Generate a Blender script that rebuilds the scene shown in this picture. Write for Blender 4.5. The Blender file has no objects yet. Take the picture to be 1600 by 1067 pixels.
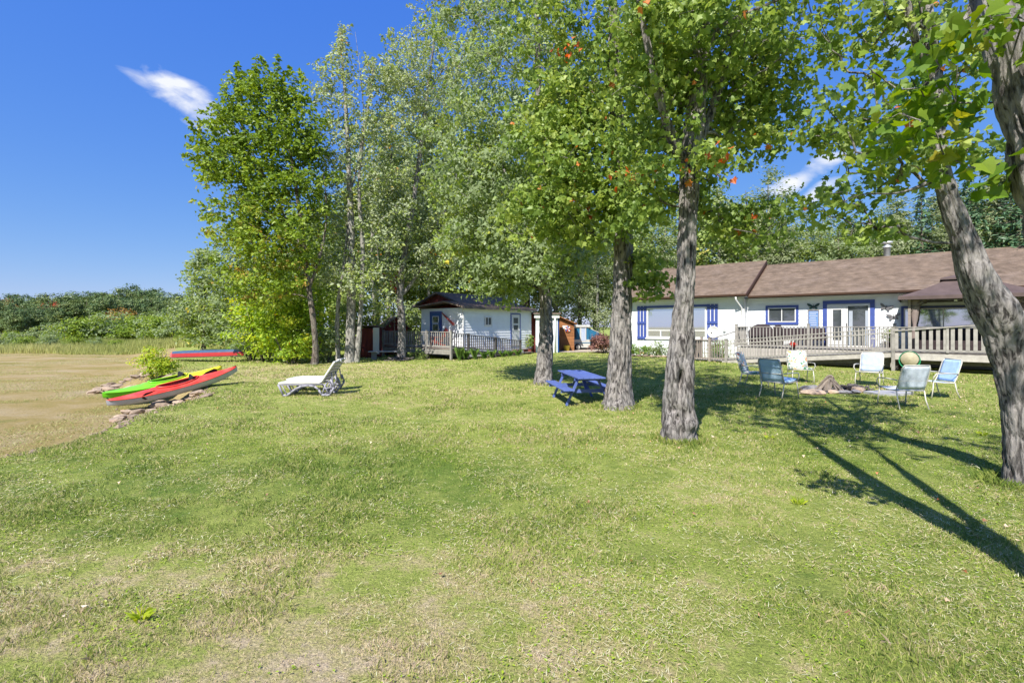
import bpy, bmesh, math, random
import numpy as np
from mathutils import Vector, Matrix
R = math.radians
random.seed(7)
scene = bpy.context.scene
C = scene.collection

# ---------------------------------------------------------------- camera
EYE = 1.8
cam_d = bpy.data.cameras.new('camera'); cam = bpy.data.objects.new('camera', cam_d); C.objects.link(cam)
cam.location = (0, 0, EYE); cam.rotation_euler = (R(90), 0, 0)
cam_d.sensor_width = 36; cam_d.lens = 36 * 760 / 1600; cam_d.shift_y = -23.5 / 1600
cam_d.clip_start = 0.05; cam_d.clip_end = 3000
scene.camera = cam

# ---------------------------------------------------------------- sun, sky, exposure
SUN_EL, SUN_AZ = R(47), R(25)          # shadows fall away from the camera, 25 degrees to the right of +Y
to_sun = Vector((-math.sin(SUN_AZ) * math.cos(SUN_EL), -math.cos(SUN_AZ) * math.cos(SUN_EL), math.sin(SUN_EL)))
sd = bpy.data.lights.new('sun', 'SUN'); sd.energy = 4.6; sd.angle = R(0.53); sd.color = (1.0, 0.95, 0.86)
so = bpy.data.objects.new('sun', sd); C.objects.link(so); so.rotation_euler = to_sun.to_track_quat('Z', 'Y').to_euler()

world = bpy.data.worlds.new('World'); scene.world = world; world.use_nodes = True
wt = world.node_tree; wt.nodes.clear()
def wn(t, **k):
    n = wt.nodes.new(t)
    for a, b in k.items(): setattr(n, a, b)
    return n
w_out = wn('ShaderNodeOutputWorld'); w_bg = wn('ShaderNodeBackground'); w_bg.inputs['Strength'].default_value = 0.13
sky = wn('ShaderNodeTexSky'); sky.sky_type = 'NISHITA'; sky.sun_disc = False
sky.sun_elevation = SUN_EL; sky.sun_rotation = math.atan2(to_sun.x, to_sun.y)
sky.altitude = 300; sky.air_density = 1.0; sky.dust_density = 0.4; sky.ozone_density = 3.0
hsv = wn('ShaderNodeHueSaturation'); hsv.inputs['Saturation'].default_value = 1.15; hsv.inputs['Hue'].default_value = 0.512
wt.links.new(sky.outputs[0], hsv.inputs['Color'])
# deepen the blue: the photograph's sky is more saturated and more even than the model's
sc_ = wn('ShaderNodeSeparateColor'); cc_ = wn('ShaderNodeCombineColor'); wt.links.new(hsv.outputs[0], sc_.inputs[0])
for i_, (p_, a_) in enumerate(((.857, .47), (.584, .86), (.146, 2.82))):
    pw_ = wn('ShaderNodeMath', operation='POWER'); wt.links.new(sc_.outputs[i_], pw_.inputs[0]); pw_.inputs[1].default_value = p_
    ml_ = wn('ShaderNodeMath', operation='MULTIPLY'); wt.links.new(pw_.outputs[0], ml_.inputs[0]); ml_.inputs[1].default_value = a_; wt.links.new(ml_.outputs[0], cc_.inputs[i_])
# small fair-weather clouds, thinly scattered over the whole sky
tc = wn('ShaderNodeTexCoord')
sep = wn('ShaderNodeSeparateXYZ'); wt.links.new(tc.outputs['Generated'], sep.inputs[0])
def wm(op, a, b=None, clamp=False):
    n = wn('ShaderNodeMath', operation=op, use_clamp=clamp)
    for i, v in enumerate((a, b)):
        if v is None: continue
        if isinstance(v, (int, float)): n.inputs[i].default_value = v
        else: wt.links.new(v, n.inputs[i])
    return n.outputs[0]
def cloud(px, py, wdt, hgt, tilt=0.0, seed=0.0, amount=1.0):
    # a wisp of cloud round one direction of the sky: an ellipse in azimuth and elevation broken by noise
    az = math.atan2((px - 800) / 760, 1.0); el = math.atan2((510 - py) / 760, math.hypot(1, (px - 800) / 760))
    a = wm('SUBTRACT', wm('ARCTAN2', sep.outputs[0], sep.outputs[1]), az)
    e = wm('SUBTRACT', wm('ARCSINE', sep.outputs[2]), el)
    ct, st = math.cos(tilt), math.sin(tilt)
    u = wm('ADD', wm('MULTIPLY', a, ct / wdt), wm('MULTIPLY', e, st / wdt))
    v = wm('ADD', wm('MULTIPLY', a, -st / hgt), wm('MULTIPLY', e, ct / hgt))
    d = wm('ADD', wm('MULTIPLY', u, u), wm('MULTIPLY', v, v))
    nz = wn('ShaderNodeTexNoise'); nz.inputs['Scale'].default_value = 11; nz.inputs['Detail'].default_value = 6
    nz.inputs['Roughness'].default_value = 0.55; nz.inputs['Distortion'].default_value = 0.3
    mp = wn('ShaderNodeMapping'); mp.inputs['Location'].default_value = (seed, seed * 2, 0); mp.inputs['Scale'].default_value = (1, 1, 2.2)
    wt.links.new(tc.outputs['Generated'], mp.inputs[0]); wt.links.new(mp.outputs[0], nz.inputs['Vector'])
    f = wm('SUBTRACT', wm('MULTIPLY', nz.outputs[0], 2.4), wm('ADD', wm('MULTIPLY', d, 0.9), 0.62))
    return wm('MULTIPLY', wm('POWER', wm('MULTIPLY', f, 1.6, True), 1.2), amount)
cl = None
for args in ((296, 160, 0.100, 0.036, -0.33, 3.1, .95), (232, 133, 0.05, 0.018, -0.4, 3.4, .6),
             (1262, 272, .085, .026, .35, 5.3, 1.0), (1300, 292, .08, .018, .3, 8.8, .8), (1420, 60, .05, .02, .3, 2.2, .35),
             (-700, 120, .16, .05, 0, 4.0, .8), (2300, 150, .2, .05, 0, 6.0, .8)):
    c = cloud(*args); cl = c if cl is None else wm('MAXIMUM', cl, c)
mix = wn('ShaderNodeMix', data_type='RGBA'); wt.links.new(cl, mix.inputs[0]); wt.links.new(cc_.outputs[0], mix.inputs[6])
mix.inputs[7].default_value = (4.0, 4.1, 4.3, 1)
wt.links.new(mix.outputs[2], w_bg.inputs[0]); wt.links.new(w_bg.outputs[0], w_out.inputs[0])

scene.view_settings.view_transform = 'Standard'; scene.view_settings.look = 'None'
scene.view_settings.gamma = 1; scene.view_settings.exposure = 0.9; scene.view_settings.use_curve_mapping = False
scene.render.engine = 'CYCLES'
scene.cycles.max_bounces = 6; scene.cycles.diffuse_bounces = 3; scene.cycles.glossy_bounces = 2
scene.cycles.transmission_bounces = 3; scene.cycles.transparent_max_bounces = 4; scene.cycles.use_denoising = True

# ---------------------------------------------------------------- helpers
K = 760.0; HY = 510.0
def P(px, py, D): return Vector(((px - 800) / K * D, D, EYE - (py - HY) / K * D))
def G(px, py, z=0.0):
    D = (EYE - z) * K / (py - HY); return Vector(((px - 800) / K * D, D, z))

def hash3(ix, iy, iz, seed):
    h = (ix.astype(np.int64) * 374761393 + iy.astype(np.int64) * 668265263 + iz.astype(np.int64) * 2147483647 + seed * 1274126177) & 0xffffffff
    h = ((h ^ (h >> 13)) * 1274126177) & 0xffffffff
    return ((h ^ (h >> 16)) & 0xffff) / 65535.0
def vnoise(x, y, z=None, seed=0):
    x = np.asarray(x, float); y = np.asarray(y, float); z = np.zeros_like(x) if z is None else np.asarray(z, float)
    xi, yi, zi = np.floor(x), np.floor(y), np.floor(z); fx, fy, fz = x - xi, y - yi, z - zi
    fx, fy, fz = [f * f * (3 - 2 * f) for f in (fx, fy, fz)]
    r = 0
    for a in (0, 1):
        for b in (0, 1):
            for c in (0, 1):
                w = (fx if a else 1 - fx) * (fy if b else 1 - fy) * (fz if c else 1 - fz)
                r = r + w * hash3(xi + a, yi + b, zi + c, seed)
    return r
def fbm(x, y, z=None, seed=0, o=3):
    r = 0; a = .5; x = np.asarray(x, float); y = np.asarray(y, float)
    for i in range(o):
        r = r + a * vnoise(x, y, z, seed + i); x = x * 2.03; y = y * 2.03
        if z is not None: z = np.asarray(z, float) * 2.03
        a *= .5
    return r / (1 - .5 ** o)

BY = [-40, 2, 6, 7.6, 8.8, 9.6, 11.4, 13, 14.5, 16, 18, 20, 25, 32, 45, 70, 900]
BX = [-30, -10, -7.2, -6.9, -7.2, -7.5, -7.9, -8.2, -9.0, -11.0, -13.4, -14.8, -17.5, -22, -31, -52, -900]
def bank(x, y):
    x = np.asarray(x, float); y = np.asarray(y, float)
    return x - np.interp(y, BY, BX) + .35 * (fbm(x * .9, y * .9, seed=5) - .5)
def gz(x, y):
    b = bank(x, y); wd = 1 + np.clip(np.asarray(y, float) - 14, 0, 30) * .12; t = np.clip((b + 1.1 * wd) / (1.3 * wd), 0, 1); t = t * t * (3 - 2 * t)
    x = np.asarray(x, float); y = np.asarray(y, float)
    far = np.clip((np.hypot(x, y) - 45) / 60, 0, 1)
    z = -0.5 * (1 - t) + .05 * (fbm(x * .35, y * .35, seed=2) - .5) * t
    z = z + t * .012 * (fbm(x * 3, y * 3, seed=9) - .5)
    back = np.clip((y - 20) / 20, 0, 1) * np.clip((x + 2) / 8, 0, 1) * .05
    return z + back + far * .0
def gzf(x, y): return float(gz(np.array([x]), np.array([y]))[0])

def tag(o, label=None, cat=None, group=None, kind=None):
    if label: o['label'] = label
    if cat: o['category'] = cat
    if group: o['group'] = group
    if kind: o['kind'] = kind
    return o
def thing(name, label, cat, loc=(0, 0, 0), rz=0, group=None, rx=0, ry=0):
    o = bpy.data.objects.new(name, None); C.objects.link(o); o.location = loc; o.rotation_euler = (rx, ry, rz)
    o.empty_display_size = .2
    return tag(o, label, cat, group)

class MB:
    def __init__(s): s.v = []; s.f = []; s.sm = []; s.mi = []; s.cur = 0
    def add(s, vs, fs, smooth=False):
        b = len(s.v); s.v += [tuple(v) for v in vs]
        for f in fs: s.f.append(tuple(i + b for i in f)); s.sm.append(smooth); s.mi.append(s.cur)
        return s
    def box(s, c, size, rz=0, rx=0, ry=0, bev=0):
        m = Matrix.Translation(c) @ Matrix.Rotation(rz, 4, 'Z') @ Matrix.Rotation(ry, 4, 'Y') @ Matrix.Rotation(rx, 4, 'X')
        x, y, z = [d / 2 for d in size]
        if bev <= 0:
            vs = [m @ Vector((a * x, b * y, d * z)) for d in (-1, 1) for b in (-1, 1) for a in (-1, 1)]
            return s.add(vs, [(0, 2, 3, 1), (4, 5, 7, 6), (0, 1, 5, 4), (2, 6, 7, 3), (0, 4, 6, 2), (1, 3, 7, 5)])
        bm = bmesh.new(); bmesh.ops.create_cube(bm, size=1)
        for v in bm.verts: v.co = Vector((v.co.x * size[0], v.co.y * size[1], v.co.z * size[2]))
        bmesh.ops.bevel(bm, geom=list(bm.edges), offset=bev, segments=1, affect='EDGES')
        bm.verts.index_update()
        vs = [m @ v.co for v in bm.verts]; fs = [[v.index for v in f.verts] for f in bm.faces]; bm.free()
        return s.add(vs, fs)
    def beam(s, a, b, w, h, up=(0, 0, 1)):
        a = Vector(a); b = Vector(b); t = (b - a).normalized(); up = Vector(up)
        if abs(t.dot(up)) > .99: up = Vector((0, 1, 0))
        sx = t.cross(up).normalized(); uz = sx.cross(t).normalized()
        vs = [p + sx * (i * w / 2) + uz * (j * h / 2) for p in (a, b) for i, j in ((-1, -1), (1, -1), (1, 1), (-1, 1))]
        return s.add(vs, [(0, 3, 2, 1), (4, 5, 6, 7), (0, 1, 5, 4), (1, 2, 6, 5), (2, 3, 7, 6), (3, 0, 4, 7)])
    def tube(s, pts, rad, n=6, cap=True, smooth=True):
        pts = [Vector(p) for p in pts]
        if isinstance(rad, (int, float)): rad = [rad] * len(pts)
        vs = []; u = None
        for i, p in enumerate(pts):
            t = (pts[min(i + 1, len(pts) - 1)] - pts[max(i - 1, 0)])
            t = t.normalized() if t.length > 1e-9 else Vector((0, 0, 1))
            if u is None:
                u = t.cross(Vector((0, 0, 1)));
                if u.length < 1e-3: u = t.cross(Vector((0, 1, 0)))
            u = (u - t * u.dot(t)).normalized(); w = t.cross(u)
            for k in range(n):
                a = 2 * math.pi * k / n; vs.append(p + (u * math.cos(a) + w * math.sin(a)) * rad[i])
        fs = []
        for i in range(len(pts) - 1):
            for k in range(n): fs.append((i * n + k, i * n + (k + 1) % n, (i + 1) * n + (k + 1) % n, (i + 1) * n + k))
        s.add(vs, fs, smooth)
        if cap:
            b = len(s.v) - len(vs); L = (len(pts) - 1) * n
            s.f.append(tuple(b + k for k in range(n - 1, -1, -1))); s.sm.append(False); s.mi.append(s.cur)
            s.f.append(tuple(b + L + k for k in range(n))); s.sm.append(False); s.mi.append(s.cur)
        return s
    def lathe(s, prof, n=16, c=(0, 0, 0), smooth=True, sx=1, sy=1):
        vs = [(c[0] + r * sx * math.cos(2 * math.pi * k / n), c[1] + r * sy * math.sin(2 * math.pi * k / n), c[2] + z) for r, z in prof for k in range(n)]
        fs = [(i * n + k, i * n + (k + 1) % n, (i + 1) * n + (k + 1) % n, (i + 1) * n + k) for i in range(len(prof) - 1) for k in range(n)]
        return s.add(vs, fs, smooth)
    def prism(s, poly, fn, d0, d1):
        """poly: 2D outline; fn(a, b, d) -> 3D point; extruded from d0 to d1"""
        n = len(poly); vs = [fn(a, b, d0) for a, b in poly] + [fn(a, b, d1) for a, b in poly]
        fs = [tuple(range(n - 1, -1, -1)), tuple(range(n, 2 * n))] + [(i, (i + 1) % n, n + (i + 1) % n, n + i) for i in range(n)]
        return s.add(vs, fs)
    def build(s, name, m, parent=None, label=None, kind=None):
        used = sorted({i for f in s.f for i in f})
        if len(used) < len(s.v): mp = {a: b for b, a in enumerate(used)}; s.v = [s.v[i] for i in used]; s.f = [tuple(mp[i] for i in f) for f in s.f]
        me = bpy.data.meshes.new(name); me.from_pydata(s.v, [], s.f)
        ms = m if isinstance(m, (list, tuple)) else [m]
        for x in ms: me.materials.append(x)
        me.polygons.foreach_set('use_smooth', s.sm)
        if len(ms) > 1: me.polygons.foreach_set('material_index', s.mi)
        me.update()
        return link(name, me, parent, label, kind)
def link(name, me, parent=None, label=None, kind=None):
    o = bpy.data.objects.new(name, me); C.objects.link(o)
    if parent is not None: o.parent = parent
    if label: o['label'] = label
    if kind: o['kind'] = kind
    return o
def np_mesh(name, verts, loops, starts, mats, smooth=None, attrs=None, mi=None):
    me = bpy.data.meshes.new(name)
    me.vertices.add(len(verts)); me.vertices.foreach_set('co', np.asarray(verts, np.float32).ravel())
    me.loops.add(len(loops)); me.loops.foreach_set('vertex_index', np.asarray(loops, np.int32))
    me.polygons.add(len(starts)); me.polygons.foreach_set('loop_start', np.asarray(starts, np.int32))
    for m in mats: me.materials.append(m)
    if mi is not None: me.polygons.foreach_set('material_index', np.asarray(mi, np.int32))
    if smooth is not None: me.polygons.foreach_set('use_smooth', np.full(len(starts), smooth, bool))
    me.update(calc_edges=True)
    for k, (dom, arr) in (attrs or {}).items():
        a = me.attributes.new(k, 'FLOAT', dom); a.data.foreach_set('value', np.asarray(arr, np.float32))
    return me
def copy_thing(o, loc=None, rz=None, scale=None, label=None):
    c = o.copy(); C.objects.link(c)
    if loc is not None: c.location = loc
    if rz is not None: c.rotation_euler.z = rz
    if scale is not None: c.scale = scale
    if label: c['label'] = label
    for ch in o.children:
        d = ch.copy(); C.objects.link(d); d.parent = c
        for g in ch.children:
            e = g.copy(); C.objects.link(e); e.parent = d
    return c

# ---------------------------------------------------------------- materials
def nodes(name):
    m = bpy.data.materials.new(name); m.use_nodes = True; nt = m.node_tree
    b = nt.nodes['Principled BSDF']; return m, nt, b
def setc(b, col, rough=.6, spec=.4, metal=0):
    b.inputs['Base Color'].default_value = (*col, 1); b.inputs['Roughness'].default_value = rough
    b.inputs['Specular IOR Level'].default_value = spec; b.inputs['Metallic'].default_value = metal
def mat(name, col, rough=.6, spec=.4, metal=0, var=.12, scale=6, bump=.0, stretch=(1, 1, 1), dirt=None, dirt_amt=.5, rnd=0.0, coord='Object', bscale=None):
    col = tuple(c * .8 for c in col); dirt = dirt and tuple(c * .8 for c in dirt)
    m, nt, b = nodes(name); setc(b, col, rough, spec, metal); N = nt.nodes; L = nt.links
    t = N.new('ShaderNodeTexCoord'); mp = N.new('ShaderNodeMapping'); mp.inputs['Scale'].default_value = stretch
    L.new(t.outputs[coord], mp.inputs[0])
    nz = N.new('ShaderNodeTexNoise'); nz.inputs['Scale'].default_value = scale; nz.inputs['Detail'].default_value = 5; nz.inputs['Roughness'].default_value = .6
    L.new(mp.outputs[0], nz.inputs['Vector'])
    mr = N.new('ShaderNodeMapRange'); mr.inputs[1].default_value = .3; mr.inputs[2].default_value = .7; mr.inputs[3].default_value = 1 - var; mr.inputs[4].default_value = 1 + var
    L.new(nz.outputs[0], mr.inputs[0])
    val = mr.outputs[0]
    if rnd:
        oi = N.new('ShaderNodeObjectInfo'); r2 = N.new('ShaderNodeMapRange'); r2.inputs[3].default_value = 1 - rnd; r2.inputs[4].default_value = 1 + rnd
        L.new(oi.outputs['Random'], r2.inputs[0]); mm = N.new('ShaderNodeMath'); mm.operation = 'MULTIPLY'
        L.new(val, mm.inputs[0]); L.new(r2.outputs[0], mm.inputs[1]); val = mm.outputs[0]
    vm = N.new('ShaderNodeVectorMath'); vm.operation = 'SCALE'; vm.inputs[0].default_value = col; L.new(val, vm.inputs['Scale'])
    outc = vm.outputs[0]
    if dirt:
        n2 = N.new('ShaderNodeTexNoise'); n2.inputs['Scale'].default_value = scale * .4; n2.inputs['Detail'].default_value = 8; n2.inputs['Roughness'].default_value = .7
        L.new(mp.outputs[0], n2.inputs['Vector'])
        r3 = N.new('ShaderNodeMapRange'); r3.inputs[1].default_value = .5; r3.inputs[2].default_value = .72; r3.inputs[4].default_value = dirt_amt; L.new(n2.outputs[0], r3.inputs[0])
        mx = N.new('ShaderNodeMix'); mx.data_type = 'RGBA'; L.new(r3.outputs[0], mx.inputs[0]); L.new(outc, mx.inputs[6]); mx.inputs[7].default_value = (*dirt, 1); outc = mx.outputs[2]
    L.new(outc, b.inputs['Base Color'])
    if bump:
        bn = N.new('ShaderNodeBump'); bn.inputs['Strength'].default_value = bump; bn.inputs['Distance'].default_value = .02
        n3 = nz
        if bscale:
            n3 = N.new('ShaderNodeTexNoise'); n3.inputs['Scale'].default_value = bscale; n3.inputs['Detail'].default_value = 4; L.new(mp.outputs[0], n3.inputs['Vector'])
        L.new(n3.outputs[0], bn.inputs['Height']); L.new(bn.outputs[0], b.inputs['Normal'])
    return m
M = {}
M['siding'] = mat('white_siding', (.92, .96, 1.0), .5, .4, var=.03, scale=3, rnd=.025, dirt=(.6, .6, .57), dirt_amt=.25)
M['white_paint'] = mat('white_paint', (.8, .8, .8), .45, .4, var=.03, scale=8)
M['blue_trim'] = mat('blue_trim', (.06, .10, .37), .45, .45, var=.12, scale=5, dirt=(.10, .15, .36), dirt_amt=.3)
M['blue_door'] = mat('blue_door', (.02, .10, .34), .4, .5, var=.08)
M['shingle'] = mat('brown_shingle', (.215, .160, .120), .9, .2, var=.3, scale=2.5, bump=.3, bscale=90, dirt=(.30, .235, .20), dirt_amt=.5)
M['shingle_dark'] = mat('dark_shingle', (.25, .19, .165), .9, .2, var=.3, scale=4, bump=.3, bscale=60, dirt=(.17, .14, .12))
M['brown_trim'] = mat('brown_trim', (.085, .045, .03), .5, .4, var=.1)
M['wood_grey'] = mat('weathered_wood', (.30, .255, .225), .85, .2, var=.25, scale=5, stretch=(1, 1, 6), rnd=.15, bump=.2)
M['wood_rail'] = mat('weathered_rail', (.36, .34, .315), .8, .25, var=.25, scale=5, rnd=.14, bump=.15, dirt=(.25, .22, .2))
M['wood_pale'] = mat('pale_deck_board', (.47, .44, .40), .85, .2, var=.22, scale=5, rnd=.12, dirt=(.36, .33, .31))
M['wood_dark'] = mat('dark_weathered_wood', (.135, .12, .115), .85, .2, var=.3, scale=5, rnd=.2)
M['cedar'] = mat('cedar_boards', (.36, .155, .06), .7, .3, var=.25, scale=4, stretch=(5, 1, 1), rnd=.18)
M['barn_red'] = mat('barn_red', (.21, .05, .045), .85, .2, var=.25, scale=3, stretch=(1, 1, .3), rnd=.12, dirt=(.13, .07, .06))
M['navy'] = mat('dark_blue_black', (.02, .025, .05), .6, .3)
M['metal_white'] = mat('cream_metal', (.62, .60, .54), .35, .5, var=.08, dirt=(.45, .38, .3), dirt_amt=.3)
M['metal_grey'] = mat('galvanised_metal', (.75, .76, .77), .4, .5, .35, var=.1)
M['metal_dark'] = mat('dark_metal', (.04, .04, .045), .4, .5, .3)
M['black'] = mat('black_rubber', (.018, .018, .02), .6, .3)
M['cover'] = mat('dark_cover_cloth', (.055, .042, .045), .9, .1, var=.3, bump=.4)
M['canopy'] = mat('mauve_brown_canopy_cloth', (.125, .092, .088), .85, .15, var=.15, scale=3)
M['curtain'] = mat('taupe_curtain_cloth', (.28, .225, .21), .9, .1, var=.15, scale=4)
M['table_blue'] = mat('picnic_blue_paint', (.115, .17, .48), .5, .4, var=.14, scale=6, rnd=.08, dirt=(.2, .25, .55), dirt_amt=.45, bump=.1)
M['resin'] = mat('white_resin', (.74, .73, .70), .45, .4, var=.05, dirt=(.5, .5, .5), dirt_amt=.3)
M['resin_shade'] = mat('shade_tinted_white_resin', (.34, .33, .40), .5, .4, var=.1)  # shade on the white lounger resin, painted in as grey-violet
M['sling_pale'] = mat('pale_blue_sling', (.48, .56, .74), .8, .2, var=.14, scale=9, bump=.15, bscale=250, dirt=(.28, .32, .42))
M['sling_grey'] = mat('blue_grey_sling', (.66, .73, .86), .8, .2, var=.2, scale=8, bump=.15, bscale=250, dirt=(.21, .24, .3))
M['sling_blue'] = mat('light_blue_sling', (.44, .63, .93), .8, .2, var=.16, scale=8, bump=.15, bscale=250)
M['cushion_blue'] = mat('turquoise_blue_cushion', (.62, .86, 1.1), .85, .15, var=.12, scale=6, dirt=(.75, .95, 1.1), dirt_amt=.6)
M['kayak_red'] = mat('red_plastic', (.78, .06, .04), .38, .5, var=.1, dirt=(.70, .22, .16), dirt_amt=.5)
M['kayak_hull'] = mat('light_grey_plastic', (.55, .56, .63), .35, .5, var=.1)
M['canoe_red'] = mat('dark_red_gelcoat', (.42, .03, .02), .3, .5, var=.12)
M['canoe_red_faded'] = mat('pink_faded_red', (.62, .16, .14), .5, .4)
M['canoe_blue'] = mat('grey_blue_gelcoat', (.075, .12, .20), .22, .6, var=.15)
M['camper_blue'] = mat('camper_blue_canvas', (.03, .17, .32), .8, .2, var=.12)
M['camper_white'] = mat('camper_white', (.62, .62, .58), .4, .4, var=.08, dirt=(.4, .38, .33))
M['mesh_dark'] = mat('dark_screen', (.025, .04, .06), .5, .3)
M['stone'] = mat('bank_stone', (.40, .31, .235), .9, .2, var=.3, scale=3, bump=.7, bscale=9, rnd=.3, dirt=(.42, .22, .13), dirt_amt=.5)
M['stone_grey'] = mat('grey_stone', (.26, .25, .26), .9, .2, var=.25, scale=5, bump=.5, rnd=.2)
M['log'] = mat('split_firewood', (.26, .215, .18), .85, .2, var=.35, scale=5, rnd=.25, bump=.4)
M['ash'] = mat('ash_and_char', (.10, .09, .085), .95, .1, var=.5, scale=8, bump=.5)
M['hose'] = mat('green_hose', (.05, .42, .20), .4, .5)
M['straw'] = mat('faded_straw', (.45, .40, .28), .8, .2, var=.15)
M['bfly_dark'] = mat('dark_green_metal', (.02, .07, .07), .5, .4)
M['bfly_grey'] = mat('pewter_metal', (.26, .25, .27), .4, .5, .5, var=.3)
M['plaque'] = mat('plaque_blue', (.16, .30, .62), .6, .3, var=.1)
M['red_plastic'] = mat('red_resin', (.55, .05, .03), .5, .4)
M['flag_red'] = mat('faded_red_cloth', (.50, .10, .09), .85, .1, var=.2)
M['yellow'] = mat('yellow_plastic', (.75, .60, .06), .45, .4)
M['pink_flower'] = mat('red_geranium_petals', (.65, .03, .05), .7, .2)
M['gravel'] = mat('tan_gravel', (.48, .41, .33), .95, .1, var=.3, scale=6, bump=.5, bscale=40)
M['concrete'] = mat('weathered_concrete', (.42, .42, .44), .9, .2, var=.15, scale=3, bump=.3)
M['glass_dark'], _nt, _b = nodes('window_glass'); setc(_b, (.10, .115, .13), .03, .9, .45); _b.inputs['Coat Weight'].default_value = .6; _b.inputs['Coat Roughness'].default_value = .02
M['glass_mirror'], _nt, _b = nodes('reflective_window_glass'); setc(_b, (.55, .62, .70), .03, .8, .85); _b.inputs['Coat Weight'].default_value = .5
M['blind'] = mat('pale_blind', (.42, .47, .55), .8, .2, var=.05)

def floral(name, base):
    base = tuple(c * .85 for c in base)
    m, nt, b = nodes(name); N = nt.nodes; L = nt.links; setc(b, base, .85, .15)
    t = N.new('ShaderNodeTexCoord'); v = N.new('ShaderNodeTexVoronoi'); v.inputs['Scale'].default_value = 9; L.new(t.outputs['Object'], v.inputs[0])
    nz = N.new('ShaderNodeTexNoise'); nz.inputs['Scale'].default_value = 10; nz.inputs['Detail'].default_value = 3; L.new(t.outputs['Object'], nz.inputs['Vector'])
    r = N.new('ShaderNodeValToRGB'); r.color_ramp.interpolation = 'EASE'; L.new(nz.outputs[0], r.inputs[0])
    e = r.color_ramp.elements; e[0].position = .36; e[0].color = (.06, .20, .09, 1); e[1].position = .47; e[1].color = (*base, 1)
    for p, c in ((.56, base), (.60, (.62, .42, .07)), (.65, (.60, .10, .09)), (.72, base)):
        x = e.new(p); x.color = (*c, 1)
    L.new(r.outputs[0], b.inputs['Base Color']); return m
M['floral'] = floral('floral_cushion', (.62, .66, .66)); M['floral_white'] = floral('white_floral_cushion', (.72, .72, .70))

def grad_kayak():
    m, nt, b = nodes('lime_to_yellow_plastic'); N = nt.nodes; L = nt.links; setc(b, (.4, .7, .05), .3, .5)
    t = N.new('ShaderNodeTexCoord'); s = N.new('ShaderNodeSeparateXYZ'); L.new(t.outputs['Object'], s.inputs[0])
    mr = N.new('ShaderNodeMapRange'); mr.inputs[1].default_value = -.4; mr.inputs[2].default_value = .9; L.new(s.outputs[0], mr.inputs[0])
    r = N.new('ShaderNodeValToRGB'); L.new(mr.outputs[0], r.inputs[0]); r.color_ramp.elements[0].color = (.17, .62, .02, 1); r.color_ramp.elements[1].color = (.78, .68, .03, 1)
    L.new(r.outputs[0], b.inputs['Base Color']); return m
M['kayak_lime'] = grad_kayak()

def leaf_mat(name, stops, back=None, transl=.38, rough=.45, spec=.35):
    m, nt, b = nodes(name); N = nt.nodes; L = nt.links; out = N['Material Output']
    a = N.new('ShaderNodeAttribute'); a.attribute_name = 'tint'
    r = N.new('ShaderNodeValToRGB'); L.new(a.outputs['Fac'], r.inputs[0]); e = r.color_ramp.elements
    while len(e) < len(stops): e.new(.5)
    for x, (p, c) in zip(e, stops): x.position = p; x.color = (*[min(.8, q * 1.52) for q in c], 1)
    col = r.outputs[0]
    if back:
        g = N.new('ShaderNodeNewGeometry'); mx = N.new('ShaderNodeMix'); mx.data_type = 'RGBA'
        L.new(g.outputs['Backfacing'], mx.inputs[0]); L.new(col, mx.inputs[6]); mx.inputs[7].default_value = (*back, 1); col = mx.outputs[2]
    b.inputs['Roughness'].default_value = rough; b.inputs['Specular IOR Level'].default_value = spec
    L.new(col, b.inputs['Base Color'])
    tr = N.new('ShaderNodeBsdfTranslucent'); hs = N.new('ShaderNodeHueSaturation'); hs.inputs['Hue'].default_value = .485; hs.inputs['Value'].default_value = 1.25; hs.inputs['Saturation'].default_value = 1.1
    L.new(col, hs.inputs['Color']); L.new(hs.outputs[0], tr.inputs[0])
    ms = N.new('ShaderNodeMixShader'); ms.inputs[0].default_value = transl; L.new(b.outputs[0], ms.inputs[1]); L.new(tr.outputs[0], ms.inputs[2]); L.new(ms.outputs[0], out.inputs[0])
    return m
Lm = {}
Lm['maple'] = leaf_mat('maple_leaves', [(0, (.075, .13, .026)), (.35, (.13, .195, .04)), (.7, (.205, .27, .06)), (.96, (.29, .33, .085)), (.985, (.50, .13, .04))], transl=.45)
Lm['maple_yellow'] = leaf_mat('yellowing_maple_leaves', [(0, (.07, .16, .015)), (.4, (.14, .25, .02)), (.75, (.27, .33, .03)), (.93, (.36, .34, .03)), (.97, (.55, .25, .02))], transl=.5)
Lm['near'] = leaf_mat('near_maple_leaves', [(0, (.045, .10, .01)), (.35, (.085, .155, .015)), (.65, (.14, .20, .02)), (.88, (.22, .22, .025)), (.97, (.34, .17, .02))], transl=.5)
Lm['far'] = leaf_mat('far_shore_leaves', [(0, (.036, .072, .032)), (.5, (.08, .125, .042)), (1, (.16, .19, .06))], transl=.15)
Lm['far_light'] = leaf_mat('far_shore_pale_leaves', [(0, (.05, .09, .03)), (.5, (.10, .14, .04)), (1, (.17, .19, .06))], transl=.2)
Lm['dark_maple'] = leaf_mat('dark_maple_leaves', [(0, (.08, .13, .015)), (.5, (.14, .21, .025)), (.85, (.22, .28, .04)), (1, (.28, .20, .05))], transl=.42)
Lm['silver'] = leaf_mat('silver_maple_leaves', [(0, (.13, .19, .04)), (.45, (.22, .28, .07)), (.85, (.31, .35, .11)), (.975, (.40, .37, .12)), (.995, (.5, .2, .05))], back=(.36, .41, .25), transl=.3, rough=.5, spec=.3)
Lm['lime'] = leaf_mat('bright_green_leaves', [(0, (.095, .155, .03)), (.5, (.19, .265, .055)), (.9, (.30, .35, .09)), (1, (.42, .36, .06))], back=(.27, .34, .17), transl=.42)
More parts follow.
